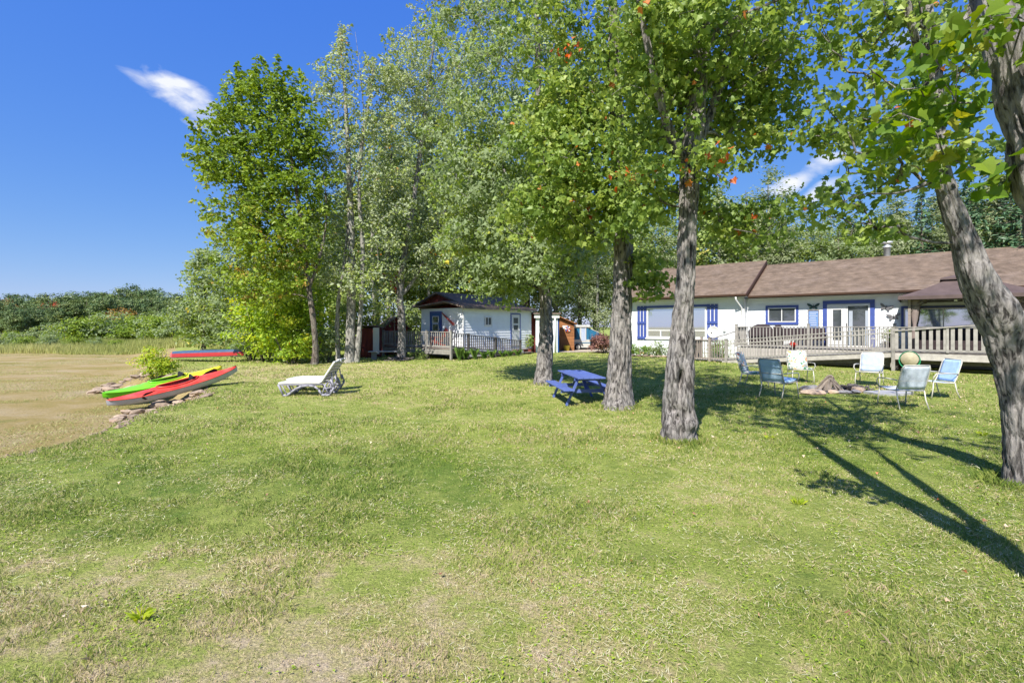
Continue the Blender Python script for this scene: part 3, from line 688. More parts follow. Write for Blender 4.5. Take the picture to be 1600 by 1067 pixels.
def railing(parent, p0, p1, h, m, posts=(), bal=.13, bw=.035, bd=.035, post=.1, post_top=.12, post_h=None, lo=.1, rails=2, baly=None, base=None, top_w=.09, top_t=.035, mid=None, face=0.0):
    """p0, p1: the floor line in the thing's axes"""
    p0 = Vector(p0); p1 = Vector(p1); d = p1 - p0; L_ = math.hypot(d.x, d.y); up = Vector((0, 0, 1))
    nrm = Vector((d.y, -d.x, 0)).normalized()
    mb = MB(); mb.beam(p0 + up * h, p1 + up * h, top_w, top_t); mb.build('top_rail', m, parent)
    mb = MB(); mb.beam(p0 + up * lo, p1 + up * lo, .04, .07); mb.build('bottom_rail', m, parent)
    if mid: mb = MB(); mb.beam(p0 + up * mid + nrm * .03, p1 + up * mid + nrm * .03, .035, .05); mb.build('middle_rail', m, parent)
    n = max(1, int(L_ / bal)); me = None
    for i in range(n):
        t = (i + .5) / n; q = p0 + d * t
        if any(abs(t - x) * L_ < post * .6 for x in posts): continue
        if me is None:
            b = MB(); b.box((0, 0, (h + lo) / 2), (bw, bd, h - lo - .03), rz=math.atan2(d.y, d.x)); o = b.build('baluster', m, parent); me = o.data
        else: o = link('baluster', me, parent)
        o.location = q + nrm * face
    for x in posts:
        q = p0 + d * x; z0 = base if base is not None else q.z
        b = MB(); top = q.z + h + post_top; b.box((q.x, q.y, (z0 + top) / 2), (post, post, top - z0), rz=math.atan2(d.y, d.x)); b.box((q.x, q.y, top + .012), (post * 1.25, post * 1.25, .03), rz=math.atan2(d.y, d.x)); b.build('post', m, parent)

# ================================================================ THE HOUSE
TH_ = math.atan(.85); HX, HYY = 7.76, 30.9
HOUSE_RZ = -TH_
def house_pt(s, y, z=0):            # house axes -> world
    return Vector((HX + s * math.cos(TH_) + y * math.sin(TH_), HYY - s * math.sin(TH_) + y * math.cos(TH_), z))
house = thing('house', 'long white clapboard bungalow with brown shingle roof and royal blue window trim behind the deck', 'house', (HX, HYY, 0), HOUSE_RZ)
FL = .78; EV = 3.36; S0, SJ, S1 = 0.0, 6.6, 18.2; W = 7.0; OUT = .35; PITCH = .5; OV = .52
plL = Plane((0, -OUT, 0), (1, 0, 0), (0, -1, 0)); plR = Plane((0, 0, 0), (1, 0, 0), (0, -1, 0))
# wall cores
mb = MB()
mb.box(((S0 + SJ) / 2, (W - OUT) / 2, (EV + .05) / 2), (SJ - S0, W + OUT, EV + .05)); mb.box(((SJ + S1) / 2 + .002, W / 2, (EV + .0) / 2), (S1 - SJ, W - .004, EV - .01))
for s in (S0, S1): mb.prism([(-OUT if s == S0 else 0, EV), (W, EV), (W / 2, EV + W / 2 * PITCH)], lambda a, b, d: (d, a, b), s + (.0 if s == S0 else -.1), s + (.1 if s == S0 else 0))
mb.build('wall', M['siding'], house)
mb = MB(); mb.box(((S0 + S1) / 2, -.02, .17), (S1 - S0 - .04, .6, .34)); mb.build('foundation', M['concrete'], house)
big = (1.05, 4.62, 1.12, 2.92); w2 = (7.72, 9.02, 2.02, 2.78); door = (10.38, 12.1, FL + .02, 2.86); w4 = (13.35, 17.3, 1.75, 2.62)
siding(plL, house, S0, SJ, .30, EV - .02, [(.34, 5.3, 1.0, 3.0)], M['siding'], .205)
siding(plR, house, SJ, S1, .30, EV - .06, [(7.62, 9.12, 1.9, 2.9), (10.2, 12.3, 0, 3.0), (13.2, 17.45, 1.65, 2.72)], M['siding'], .205)
plE = Plane((S0, 0, 0), (0, 1, 0), (-1, 0, 0)); siding(plE, house, -OUT, W, .3, EV, [], M['siding'], .41)
mb = MB(); mb.box((SJ, -OUT / 2 - .01, 1.8), (.09, OUT + .06, 3.0)); mb.build('corner_board', M['white_paint'], house)
mb = MB(); mb.box((S0 - .01, -OUT - .01, 1.8), (.09, .09, 3.0)); mb.build('corner_board', M['white_paint'], house)
# picture window with lights below and plank shutters
w = window(plL, house, big[0], big[1], big[2], big[3], .0, glass='glass_mirror', hsplits=[(1.56, big[0] + .05, big[1] - .05)], name='picture_window', fw=.075)
for x_ in (1.92, 2.83, 3.72): mb = MB(); plL.box(mb, x_ - .03, x_ + .03, .014, .056, big[2] + .07, 1.55); mb.build('mullion', M['white_paint'], w)
mb = MB(); plL.box(mb, big[0] - .1, big[1] + .1, .0, .06, big[3], big[3] + .13); mb.build('head_casing', M['blue_trim'], w)
mb = MB(); plL.box(mb, big[0] - .1, big[1] + .1, .0, .09, big[2] - .09, big[2] - .003); mb.build('sill', M['white_paint'], w)
mb = MB(); plL.box(mb, .34, 5.3, .0, .026, .95, big[2] - .09); plL.box(mb, .34, .46, 0, .026, big[2] - .09, 3.05); plL.box(mb, 5.2, 5.3, 0, .026, big[2] - .09, 3.05); mb.build('trim_board', M['white_paint'], house)
for x0, x1 in ((.42, 1.0), (4.67, 5.25)):
    sh = None; n = 3; pw = (x1 - x0 - .11) / n
    for i in range(n):
        mb = MB(); plL.box(mb, x0 + i * (pw + .055), x0 + i * (pw + .055) + pw, .03, .055, .98, 3.06)
        if sh is None: sh = mb.build('shutter', M['blue_trim'], house)
        else: mb.build('plank', M['blue_trim'], sh)
    for z in (1.10, 2.02, 2.92):
        mb = MB(); plL.box(mb, x0 - .005, x1 + .005, .056, .085, z - .07, z + .07); mb.build('batten', M['blue_trim'], sh)
    mb = MB(); plL.box(mb, x0 - .02, x1 + .02, .0, .029, .96, 3.07); mb.build('backing', M['white_paint'], sh)
window(plR, house, *w2, trim=.12, splits=[(w2[0] + w2[1]) / 2], name='window')
# sliding patio door
w = window(plR, house, *door, trim=.0, glass='glass_dark', name='patio_door', fw=.07, splits=[11.2])
mb = MB(); plR.box(mb, door[0] + .07, 11.17, .024, .045, door[2] + .07, door[3] - .07)
for k, (a, b) in enumerate(((10.2, 10.38), (12.1, 12.28))):
    t = MB(); plR.box(t, a, b, .0, .06, FL, 2.9); t.build('casing', M['blue_trim'], w)
t = MB(); plR.box(t, 10.2, 12.28, .0, .062, 2.903, 3.07); t.build('head_casing', M['blue_trim'], w)
t = MB(); plR.box(t, 10.46, 10.62, .024, .05, .9, 2.78); plR.box(t, 10.97, 11.16, .024, .05, .9, 2.78); plR.box(t, 10.62, 10.97, .024, .05, 2.62, 2.78); plR.box(t, 10.62, 10.97, .024, .05, .9, 1.12); t.build('door_stile', M['white_paint'], w)
t = MB(); plR.box(t, 11.27, 11.42, .023, .03, .9, 2.55); plR.box(t, 11.92, 12.03, .023, .03, .9, 2.55); t.build('curtain', M['blind'], w)
t = MB(); plR.box(t, 11.17, 11.2, .06, .09, 1.75, 1.95); t.build('handle', M['metal_dark'], w)
window(plR, house, *w4, trim=.1, splits=[14.7, 15.9], name='sunroom_window', glass='glass_mirror', tm='blue_trim')
# roof: two shingled slopes, the left bay a hand higher and further out
def roof_part(s0, s1, ev, yo, lbl):
    c, sn = math.cos(math.atan(PITCH)), math.sin(math.atan(PITCH)); y0 = -yo - OV; Lf = (W / 2 - y0) / c
    zed = ev + .06 - (W / 2 + OV) * 0
    fn = lambda a, d, h: Vector((a, y0 + d * c - h * sn, zed + d * sn + h * c))
    y1 = W + OV; Lb = Lf
    fb = lambda a, d, h: Vector((a, y1 - d * ((y1 - W / 2) / Lb) + h * sn, zed + d * sn + h * c))
    mb = MB()
    for f in (fn, fb):
        v = [f(a, d, h) for h in (-.11, -.005) for a, d in ((s0, 0), (s1, 0), (s1, Lf), (s0, Lf))]
        mb.add(v, [(0, 3, 2, 1), (4, 5, 6, 7), (0, 1, 5, 4), (1, 2, 6, 5), (2, 3, 7, 6), (3, 0, 4, 7)])
    r = mb.build('roof', M['shingle_dark'], house)
    shingles(fn, r, s0, s1, Lf, M['shingle'], .014, seed=int(s0 * 10)); shingles(fb, r, s0, s1, Lf, M['shingle'], .014, seed=int(s1 * 7), course=.3, tab=.6)
    top = fn(0, Lf, 0)
    mb = MB(); mb.tube([(s0, W / 2, top.z + .0), (s1, W / 2, top.z + .0)], .045, 8); mb.build('ridge_cap', M['shingle'], r)
    mb = MB(); mb.box(((s0 + s1) / 2, y0 - .012, zed - .06), (s1 - s0, .022, .15)); mb.build('fascia', M['brown_trim'], r)
    g = MB(); g.prism([(0, 0), (-.11, 0), (-.12, .09), (-.105, .09), (-.1, .015), (-.01, .015), (-.01, .09), (0, .09)], lambda a, b, d: (d, y0 - .025 + a, zed - .085 + b), s0, s1); g.build('gutter', M['brown_trim'], r)
    for s in (s0, s1):
        b = MB(); v = [fn(s + q, d, h) for h in (-.15, .02) for q, d in ((-.02, 0), (.02, 0), (.02, Lf), (-.02, Lf))]; b.add(v, [(0, 3, 2, 1), (4, 5, 6, 7), (0, 1, 5, 4), (1, 2, 6, 5), (2, 3, 7, 6), (3, 0, 4, 7)]); b.build('rake_board', M['brown_trim'], r)
    b = MB(); b.box(((s0 + s1) / 2, y0 + OV / 2 + .01, zed - .13), (s1 - s0 - .01, OV - .03, .02)); b.build('soffit', M['white_paint'], r)
    return fn
fnL = roof_part(S0 - .5, SJ + .25, EV + .10, OUT, 'l'); fnR = roof_part(SJ + .28, S1 + .4, EV, 0, 'r')
mb = MB(); mb.tube([(SJ - .25, -OUT - OV - .07, EV + .02), (SJ - .25, -OUT - OV - .05, EV - .12), (SJ - .08, -OUT - .1, EV - .55), (SJ - .08, -OUT - .08, 1.1), (SJ - .08, -OUT - .25, .95)], .045, 8); mb.build('downspout', M['white_paint'], house)
# stove pipe on the far slope
mb = MB(); mb.lathe([(.15, 4.4), (.15, 5.95), (.2, 5.97), (.2, 6.04), (.14, 6.06), (.14, 6.16), (.24, 6.2), (.24, 6.28), (.02, 6.34)], 14, (12.55, 4.0, 0)); mb.build('chimney_pipe', M['metal_grey'], house)
mb = MB(); plL.box(mb, 5.55, 5.68, .03, .1, 1.5, 1.66); mb.build('meter_box', M['metal_grey'], house)

# wall ornaments
def butterfly(s, z, w_, m, lbl, tilt=0, pl=plR):
    q = pl.at(s, .05, z); wq = house_pt(q.x, q.y, q.z); t = thing('butterfly_ornament', lbl, 'wall ornament', wq, HOUSE_RZ, ry=tilt)
    for sg in (-1, 1):
        up_ = [(0, .01), (.12, .14), (.30, .26), (.46, .30), (.5, .22), (.40, .06), (.22, -.02), (0, -.03)]
        lo_ = [(0, -.03), (.2, -.03), (.33, -.10), (.30, -.22), (.20, -.26), (.12, -.16), (.03, -.10)]
        mb = MB(); mb.prism([(a * sg * w_, b * w_) for a, b in up_], lambda a, b, d: (a, d - abs(a) * .18, b), -.012, 0); mb.build('upper_wing', m, t)
        mb = MB(); mb.prism([(a * sg * w_, b * w_) for a, b in lo_], lambda a, b, d: (a, d - abs(a) * .18, b), -.013, .001); mb.build('lower_wing', m, t)
    mb = MB(); mb.tube([(0, -.012, -.18 * w_), (0, -.02, 0), (0, -.014, .12 * w_)], [.008, .022, .012], 8); mb.tube([(0, -.014, .12 * w_), (.05 * w_, -.02, .24 * w_)], .004, 4); mb.tube([(0, -.014, .12 * w_), (-.05 * w_, -.02, .24 * w_)], .004, 4); mb.build('body', M['metal_dark'], t)
butterfly(9.8, 2.80, .56, M['bfly_dark'], 'dark green metal butterfly fixed above the blue plaque on white siding')
butterfly(12.70, 2.68, .52, M['bfly_grey'], 'grey metal butterfly beside the patio door frame, higher of two', .3)
butterfly(12.98, 2.24, .52, M['bfly_grey'], 'grey metal butterfly low on the siding near the gazebo, lower of two', -.12)
q = plR.at(9.8, .03, 2.1); pq = thing('wall_plaque', 'tall blue slatted plaque with pale lines hanging on white siding', 'sign', house_pt(q.x, q.y, 1.65), HOUSE_RZ)
mb = MB(); mb.box((0, 0, .48), (.46, .02, .96)); mb.build('panel', M['plaque'], pq)
mb = MB(); frame_rect(Plane((0, -.012, 0), (1, 0, 0), (0, -1, 0)), mb, -.25, .25, -.02, .98, .035, 0, .02); mb.build('border', M['wood_grey'], pq)
for i in range(9): mb = MB(); mb.box((random.uniform(-.03, .03), -.016, .12 + i * .092), (random.uniform(.24, .36), .008, .022)); mb.build('line', M['white_paint'], pq)

# ================================================================ DECK AND RAMP (house axes)
deck = thing('wooden_deck', 'weathered grey timber deck with long railings and front ramp along the white house', 'deck', (HX, HYY, 0), HOUSE_RZ)
DQ = 2.25; RQ = 3.4; DS0 = 6.75; DS1 = 18.6
nb = int(DQ / .142); me = None
for i in range(nb):
    if me is None: b = MB(); b.box(((DS0 + DS1) / 2, 0, FL - .018), (DS1 - DS0, .134, .036)); o = b.build('deck_board', M['wood_pale'], deck); me = o.data
    else: o = link('deck_board', me, deck)
    o.location = (0, -.09 - i * .142, 0)
# right-hand platform widens to the front line
me = None
for i in range(8):
    y = -DQ - .03 - i * .142
    if me is None: b = MB(); b.box(((13.15 + DS1) / 2, 0, FL - .018), (DS1 - 13.15, .134, .036)); o = b.build('deck_board', M['wood_pale'], deck); me = o.data
    else: o = link('deck_board', me, deck)
    o.location = (0, y, 0)
# ramp boards run across
RZ0, RZ1 = .12, FL - .03
n = int((13.1 - 6.4) / .142); me = None
for i in range(n):
    t = (i + .5) / n; s = 6.4 + t * 6.7; z = RZ0 + (RZ1 - RZ0) * t
    if me is None: b = MB(); b.box((0, 0, 0), (.134, RQ - DQ - .08, .036), ry=-math.atan2(RZ1 - RZ0, 6.7)); o = b.build('ramp_board', M['wood_pale'], deck); me = o.data
    else: o = link('ramp_board', me, deck)
    o.location = (s, -(DQ + RQ) / 2, z)
# landing
for i in range(10): b = MB(); b.box((5.0 + .07 + i * .142, -(DQ + RQ) / 2, .10), (.134, RQ - DQ - .08, .036)); b.build('landing_board', M['wood_pale'], deck)
# face of the upper deck behind the ramp: upright pale boards
n = int((13.1 - DS0) / .15); me = None
for i in range(n):
    if me is None: b = MB(); b.box((0, 0, (FL - .04) / 2 + .02), (.138, .022, FL - .1)); o = b.build('skirt_board', M['wood_pale'], deck); me = o.data
    else: o = link('skirt_board', me, deck)
    o.location = (DS0 + .08 + i * .15, -DQ - .02, 0)
b = MB(); b.beam((6.4, -RQ + .02, RZ0 - .10), (13.1, -RQ + .02, RZ1 - .12), .04, .17); b.build('ramp_stringer', M['wood_pale'], deck)
b = MB(); b.beam((13.1, -RQ + .02, FL - .19), (DS1, -RQ + .02, FL - .19), .04, .26); b.build('rim_board', M['wood_pale'], deck)
b = MB(); b.beam((13.1, -RQ + .06, FL - .04), (DS1, -RQ + .06, FL - .04), .06, .07); b.build('edge_beam', M['wood_dark'], deck)
b = MB(); b.beam((7.0, -RQ + .25, .08), (13, -RQ + .25, .4), .04, .2); b.beam((13.1, -RQ + .5, .38), (DS1, -RQ + .5, .38), .05, .2); b.beam((13.1, -.5, .5), (DS1, -.5, .5), .05, .2); b.build('joist', M['wood_dark'], deck)
for s in (13.2, 14.8, 16.4, 18.3):
    for y in (-RQ + .3, -1.2): b = MB(); b.box((s, y, .34), (.1, .1, .74)); b.build('support_post', M['wood_dark'], deck)
railing(deck, (DS0, -DQ, FL), (13.1, -DQ, FL), 1.0, M['wood_rail'], posts=(0, .5, 1), bal=.145, bw=.04, post=.11, lo=.08)
railing(deck, (6.6, -RQ, RZ0), (13.1, -RQ, RZ1), .98, M['wood_rail'], posts=(0, 1), bal=.145, bw=.034, post=.12, base=-.05, lo=.1, mid=.80, post_top=.05)
for t, z in ((.43, .9),): b = MB(); b.box((6.6 + 6.5 * t, -RQ + .03, .25), (.09, .05, .7)); b.build('support_post', M['wood_rail'], deck)
railing(deck, (5.0, -RQ, .10), (6.6, -RQ, RZ0), 1.0, M['wood_grey'], posts=(0, .5), bal=.12, bw=.034, post=.12, base=-.05, lo=.08)
railing(deck, (5.0, -RQ, .10), (5.0, -DQ, .10), 1.0, M['wood_grey'], posts=(1,), bal=.12, bw=.034, post=.1, base=-.05, lo=.08)
railing(deck, (13.1, -RQ, FL), (DS1, -RQ, FL), .98, M['wood_rail'], posts=(.3, .55, .8, 1), bal=.205, bw=.115, bd=.022, post=.08, lo=.08, post_top=-.02, face=.0)
b = MB(); b.beam((13.1, -RQ - .06, 1.62), (DS1, -RQ - .06, 2.12), .035, .05); b.build('hand_rail', M['wood_rail'], deck)
railing(deck, (DS0, -DQ, FL), (DS0, -.42, FL), 1.0, M['wood_rail'], posts=(), bal=.145, lo=.08)
b = MB(); b.beam((DS0 - 1.0, -RQ + .0, 1.13), (DS0, -DQ, 1.55), .05, .05); b.build('hand_rail', M['wood_rail'], deck)

# gazebo on the deck
gz_ = thing('gazebo', 'two-tier gazebo with mauve-brown cloth canopy and tied curtains standing on the deck', 'gazebo', house_pt(15.35, -1.6, FL), HOUSE_RZ)
gw, gd, gh = 1.75, 1.35, 2.12
for sx in (-1, 1):
    for sy in (-1, 1):
        mb = MB(); mb.box((sx * gw, sy * gd, gh / 2), (.09, .09, gh)); mb.box((sx * gw, sy * gd, .03), (.2, .2, .05)); mb.build('post', M['curtain'] if 0 else M['wood_grey'], gz_)
        mb = MB(); pts = [(sx * (gw - .02 - .5 * math.sin(t)), sy * gd, gh - .08 - .5 * (1 - math.cos(t)) ) for t in (0, .4, .8, 1.2, 1.57)]; pts = [(sx * (gw - .55 * t), sy * gd, gh - .55 + .5 * math.sin(t * 1.57)) for t in (0, .25, .5, .75, 1)]; mb.tube(pts, .022, 6); mb.build('brace', M['wood_grey'], gz_)
        mb = MB(); prof = [(.13, .05), (.12, .5), (.07, .95), (.05, 1.08), (.09, 1.3), (.13, 1.75), (.14, gh - .04)]; n = 18; vs = []
        for r, z in prof:
            for k in range(n): a = 2 * math.pi * k / n; rr = r * (1 + .28 * math.sin(k * math.pi)) * (1 + .25 * (k % 2)); vs.append((sx * (gw - .16) + rr * math.cos(a), sy * (gd - .1) + rr * .7 * math.sin(a), z))
        mb.add(vs, [(i * n + k, i * n + (k + 1) % n, (i + 1) * n + (k + 1) % n, (i + 1) * n + k) for i in range(len(prof) - 1) for k in range(n)], True); mb.build('curtain', M['curtain'], gz_)
for y in (-gd, gd): mb = MB(); mb.box((0, y, gh + .0), (2 * gw + .1, .05, .09)); mb.box((0, y, gh - .28), (2 * gw - .1, .03, .03)); mb.build('beam', M['wood_dark'], gz_)
for x in (-gw, gw): mb = MB(); mb.box((x, 0, gh + .0), (.05, 2 * gd, .09)); mb.build('beam', M['wood_dark'], gz_)
def hipped(mb, hw, hd, z0, tw, td, z1, sag=.05, val=.14, n=8):
    ring = []
    def edge(w_, d_, z, f): # perimeter points
        o = []
        for (x0, y0), (x1, y1) in (((-1, -1), (1, -1)), ((1, -1), (1, 1)), ((1, 1), (-1, 1)), ((-1, 1), (-1, -1))):
            for i in range(n): t = i / n; o.append((w_ * (x0 + (x1 - x0) * t), d_ * (y0 + (y1 - y0) * t), z - f * math.sin(math.pi * t)))
        return o
    rows = [edge(hw + .01, hd + .01, z0 - val, 0), edge(hw, hd, z0, 0)]
    for t in (.25, .5, .75, 1): rows.append(edge(hw + (tw - hw) * t, hd + (td - hd) * t, z0 + (z1 - z0) * t - sag * math.sin(math.pi * t), sag * .6 * (1 - t)))
    m_ = 4 * n; vs = [p for r in rows for p in r]
    mb.add(vs, [(i * m_ + k, i * m_ + (k + 1) % m_, (i + 1) * m_ + (k + 1) % m_, (i + 1) * m_ + k) for i in range(len(rows) - 1) for k in range(m_)])
mb = MB(); hipped(mb, gw + .35, gd + .35, gh + .12, .62, .5, gh + .78); mb.build('canopy', M['canopy'], gz_)
mb = MB(); hipped(mb, .78, .64, gh + .86, .03, .03, gh + 1.12, .02, .07, 4); mb.build('top_canopy', M['canopy'], gz_)
for a in range(4):
    sx, sy = ((1, 1), (1, -1), (-1, 1), (-1, -1))[a]
    mb = MB(); mb.tube([(sx * (gw + .3), sy * (gd + .3), gh + .08), (sx * .6, sy * .48, gh + .72), (0, 0, gh + 1.05)], .016, 6); mb.build('rib', M['metal_dark'], gz_)
for x in (-.35, -.1, .35): mb = MB(); mb.lathe([(.02, .1), (.05, .08), (.05, 0), (.0, 0)], 10, (x, -gd + .05, gh - .12)); mb.build('lantern', M['white_paint'], gz_)

# things on the deck
g1 = thing('covered_grill', 'barbecue under a dark fitted cover behind the left end of the deck railing', 'grill', house_pt(7.75, -1.45, FL), HOUSE_RZ)
mb = MB(); n = 20; prof = [(.0, 0, .52), (.35, 0, .53), (.75, 0, .52), (.9, 0, .42), (1.02, 0, .33), (1.1, 0, .18)]; vs = []
for z, _, r in prof:
    for k in range(n):
        a = 2 * math.pi * k / n; ca, sa = math.cos(a), math.sin(a); e = .6; rr = r * (1 + .05 * math.sin(5 * a + z * 4))
        vs.append((rr * 1.15 * abs(ca) ** e * (1 if ca > 0 else -1), rr * .62 * abs(sa) ** e * (1 if sa > 0 else -1), z + .03))
mb.add(vs, [(i * n + k, i * n + (k + 1) % n, (i + 1) * n + (k + 1) % n, (i + 1) * n + k) for i in range(len(prof) - 1) for k in range(n)] + [tuple(range((len(prof) - 1) * n, len(prof) * n))], True); mb.build('cover', M['cover'], g1)
mb = MB()
for x in (-.4, .4): mb.box((x, 0, .02), (.06, .4, .04))
mb.build('foot', M['black'], g1)
g2 = thing('grill_side_tank', 'small round dark covered drum beside the covered barbecue on deck', 'drum', house_pt(8.5, -1.5, FL), HOUSE_RZ)
mb = MB(); mb.lathe([(.0, 0), (.2, 0), (.21, .8), (.19, 1.0), (.1, 1.09), (0, 1.1)], 16); mb.build('cover', M['cover'], g2)
for i, (s, lbl) in enumerate(((9.35, 'wicker patio chair, dark brown, below the blue-trimmed small window'), (10.1, 'wicker patio chair, dark brown, beneath the blue plaque'), (8.95, 'dark wicker bench seat pushed against the siding beside grill'))):
    t = thing('wicker_chair', lbl, 'chair', house_pt(s, -.75 - (.3 if i == 2 else 0), FL), HOUSE_RZ + (.25 if i else -.2))
    ww = .34
    mb = MB(); mb.box((0, 0, .38), (ww * 2, .56, .1), bev=.03); mb.build('seat', M['cover'], t)
    mb = MB(); mb.box((0, .25, .66), (ww * 2, .07, .58), rx=-.15, bev=.03); mb.build('backrest', M['cover'], t)
    for sx in (-1, 1):
        mb = MB(); mb.box((sx * ww, 0, .58), (.07, .56, .05), bev=.015); mb.build('armrest', M['cover'], t)
        for y in (-.25, .25): mb = MB(); mb.box((sx * ww, y, .28), (.05, .05, .57)); mb.build('leg', M['cover'], t)
# patio bistro with plants near the gazebo
def plant(name, label, cat, loc, rad, h, lm, seed, n=26, size=.09, pot=None, kind='oval', group=None, nl=22, stems=5):
    t = thing(name, label, cat, loc, group=group); rng = np.random.default_rng(seed)
    z0 = 0
    if pot:
        mb = MB(); mb.lathe([(0, 0), (pot * .75, 0), (pot, pot * 1.5), (pot * 1.08, pot * 1.52), (pot * 1.08, pot * 1.7), (pot * .9, pot * 1.7), (pot * .88, pot * 1.5), (0, pot * 1.5)], 14); mb.build('pot', M['brown_trim'], t); z0 = pot * 1.4
    st = []
    for k in range(stems):
        a = 2 * math.pi * k / stems + rng.uniform(0, 1); r_ = rad * .5
        p, r = smooth_path([Vector((.15 * rad * math.cos(a), .15 * rad * math.sin(a), z0 - .03)), Vector((r_ * .6 * math.cos(a), r_ * .6 * math.sin(a), z0 + h * .35)), Vector((r_ * math.cos(a), r_ * math.sin(a), z0 + h * .7))], [.014, .01, .005], 3); st.append((p, r))
    mb = MB()
    for p, r in st: mb.tube([Vector(x) for x in p], list(r), 5)
    mb.build('stems', M['bark_dark'], t)
    grow(t, st, [((0, 0, z0 + h * .55), rad * .85, rad * .85, h * .42, n)], rng, kind, size, nl, rad * .22, Lm[lm], M['bark_dark'], (0, 0, 0), zmin=.02, tipr=.003, tri_sides=3, maxr=.012, limb_name='twigs', crown_name='foliage'); return t
plant('potted_plant', 'leafy potted plant on the deck right of the patio door', 'potted plant', house_pt(12.85, -.6, FL), .35, .75, 'wood', 3, pot=.18)
plant('potted_geranium', 'red flowering pot hung low on the deck railing above floral chair', 'flower pot', house_pt(9.35, -DQ - .25, .72), .18, .25, 'red', 5, n=12, size=.06, pot=.09)
t = thing('garden_stool', 'small round white stool on deck beside the potted plant', 'stool', house_pt(12.4, -1.0, FL), 0)
mb = MB(); mb.lathe([(0, .44), (.2, .44), (.21, .47), (.19, .49), (0, .49)], 16); mb.build('seat', M['white_paint'], t)
for k in range(3): mb = MB(); a = k * 2.1; mb.tube([(.12 * math.cos(a), .12 * math.sin(a), .44), (.2 * math.cos(a), .2 * math.sin(a), 0)], .014, 6); mb.build('leg', M['white_paint'], t)

t = thing('added_dark_sofa', 'added dark sofa in the gazebo that darkens the gaps between the wide railing boards', 'sofa', house_pt(15.3, -1.5, FL), HOUSE_RZ)  # invented sofa, added to darken what shows between the railing boards
mb = MB(); mb.box((0, 0, .25), (2.9, .7, .4), bev=.04); mb.build('base', M['cover'], t); mb = MB(); mb.box((0, .33, .62), (2.9, .16, .6), bev=.05); mb.build('backrest', M['cover'], t)
for x in (-1.5, 1.5): mb = MB(); mb.box((x, 0, .4), (.14, .75, .62), bev=.03); mb.build('armrest', M['cover'], t)
# satellite dish on a post in front of the right shutter
t = thing('satellite_dish', 'round white satellite dish on a short post in front of right shutter', 'dish', house_pt(5.35, -1.3, 0), HOUSE_RZ)
mb = MB(); mb.tube([(0, 0, 0), (0, 0, 1.45)], .025, 8); mb.build('mast', M['metal_grey'], t)
mb = MB(); pr = [(0, .0), (.12, -.008), (.22, -.03), (.31, -.07), (.325, -.072), (.31, -.06), (.22, -.018), (.12, .004), (0, .012)]
vs = []; n = 24
for r, d in pr:
    for k in range(n): a = 2 * math.pi * k / n; vs.append((r * math.cos(a), d - .08, 1.5 + r * math.sin(a)))
mb.add(vs, [(i * n + k, i * n + (k + 1) % n, (i + 1) * n + (k + 1) % n, (i + 1) * n + k) for i in range(len(pr) - 1) for k in range(n)], True); mb.build('reflector', M['white_paint'], t)
mb = MB(); mb.tube([(0, -.1, 1.2), (0, -.45, 1.42)], .012, 6); mb.box((0, -.47, 1.46), (.05, .08, .07)); mb.build('feed_horn', M['metal_dark'], t)
# hose reel on the deck face
t = thing('hose_reel', 'green garden hose coiled on a hanger with a straw-coloured disc on deck face', 'hose', house_pt(13.62, -RQ - .16, .30), HOUSE_RZ)
mb = MB(); rng_ = random.Random(4)
for i in range(6):
    r = .29 + .009 * i; pts = [(math.cos(a) * r * (1.05 + .05 * math.sin(i)), -.03 - .012 * i, .16 + math.sin(a) * r * 1.05) for a in np.linspace(0, 2 * math.pi, 25)]
    mb.tube(pts, .009, 5, cap=False)
mb.tube([(.3, -.05, 0), (.36, -.1, -.2), (.2, -.2, -.27), (-.2, -.3, -.28)], .012, 5); mb.build('hose', M['hose'], t)
mb = MB(); mb.lathe([(0, 0), (.27, 0), (.29, .02), (.27, .05), (0, .09)], 20); o = mb.build('disc', M['straw'], t); o.rotation_euler = (R(90), 0, 0); o.location = (0, -.1, .2)
mb = MB(); mb.box((0, .03, .15), (.12, .06, .3)); mb.build('bracket', M['metal_dark'], t)
# ================================================================ THE CABIN
CO = Vector((-2.8, 28.0, 0)); CRZ = math.atan2(.77, .64)
def cab_pt(x, y, z=0):
    c, s = math.cos(CRZ), math.sin(CRZ); return Vector((CO.x + x * c - y * s, CO.y + x * s + y * c, z))
cabin = thing('cabin', 'small white cabin with blue door and red board gable above its low dark roof', 'cabin', CO, CRZ)
plF = Plane((0, 0, 0), (1, 0, 0), (0, -1, 0)); plS = Plane((0, 0, 0), (0, 1, 0), (-1, 0, 0))
CH = 2.86; CW = 3.7; CL = 6.4
mb = MB(); mb.box((CL / 2, CW / 2, CH / 2 + .02), (CL, CW, CH)); mb.build('wall', M['siding'], cabin)
siding(plF, cabin, .0, CL, .28, CH, [(1.7, 2.45, 1.78, 2.45), (4.2, 5.2, .3, 2.68)], M['siding'], .16)
siding(plS, cabin, .0, CW, .28, CH, [(1.78, 2.9, .3, 2.75)], M['siding'], .2)
mb = MB(); mb.box((-.012, -.012, 1.55), (.08, .08, 2.6)); mb.build('corner_board', M['white_paint'], cabin)
window(plF, cabin, 1.78, 2.38, 1.86, 2.38, .0, splits=[2.08])
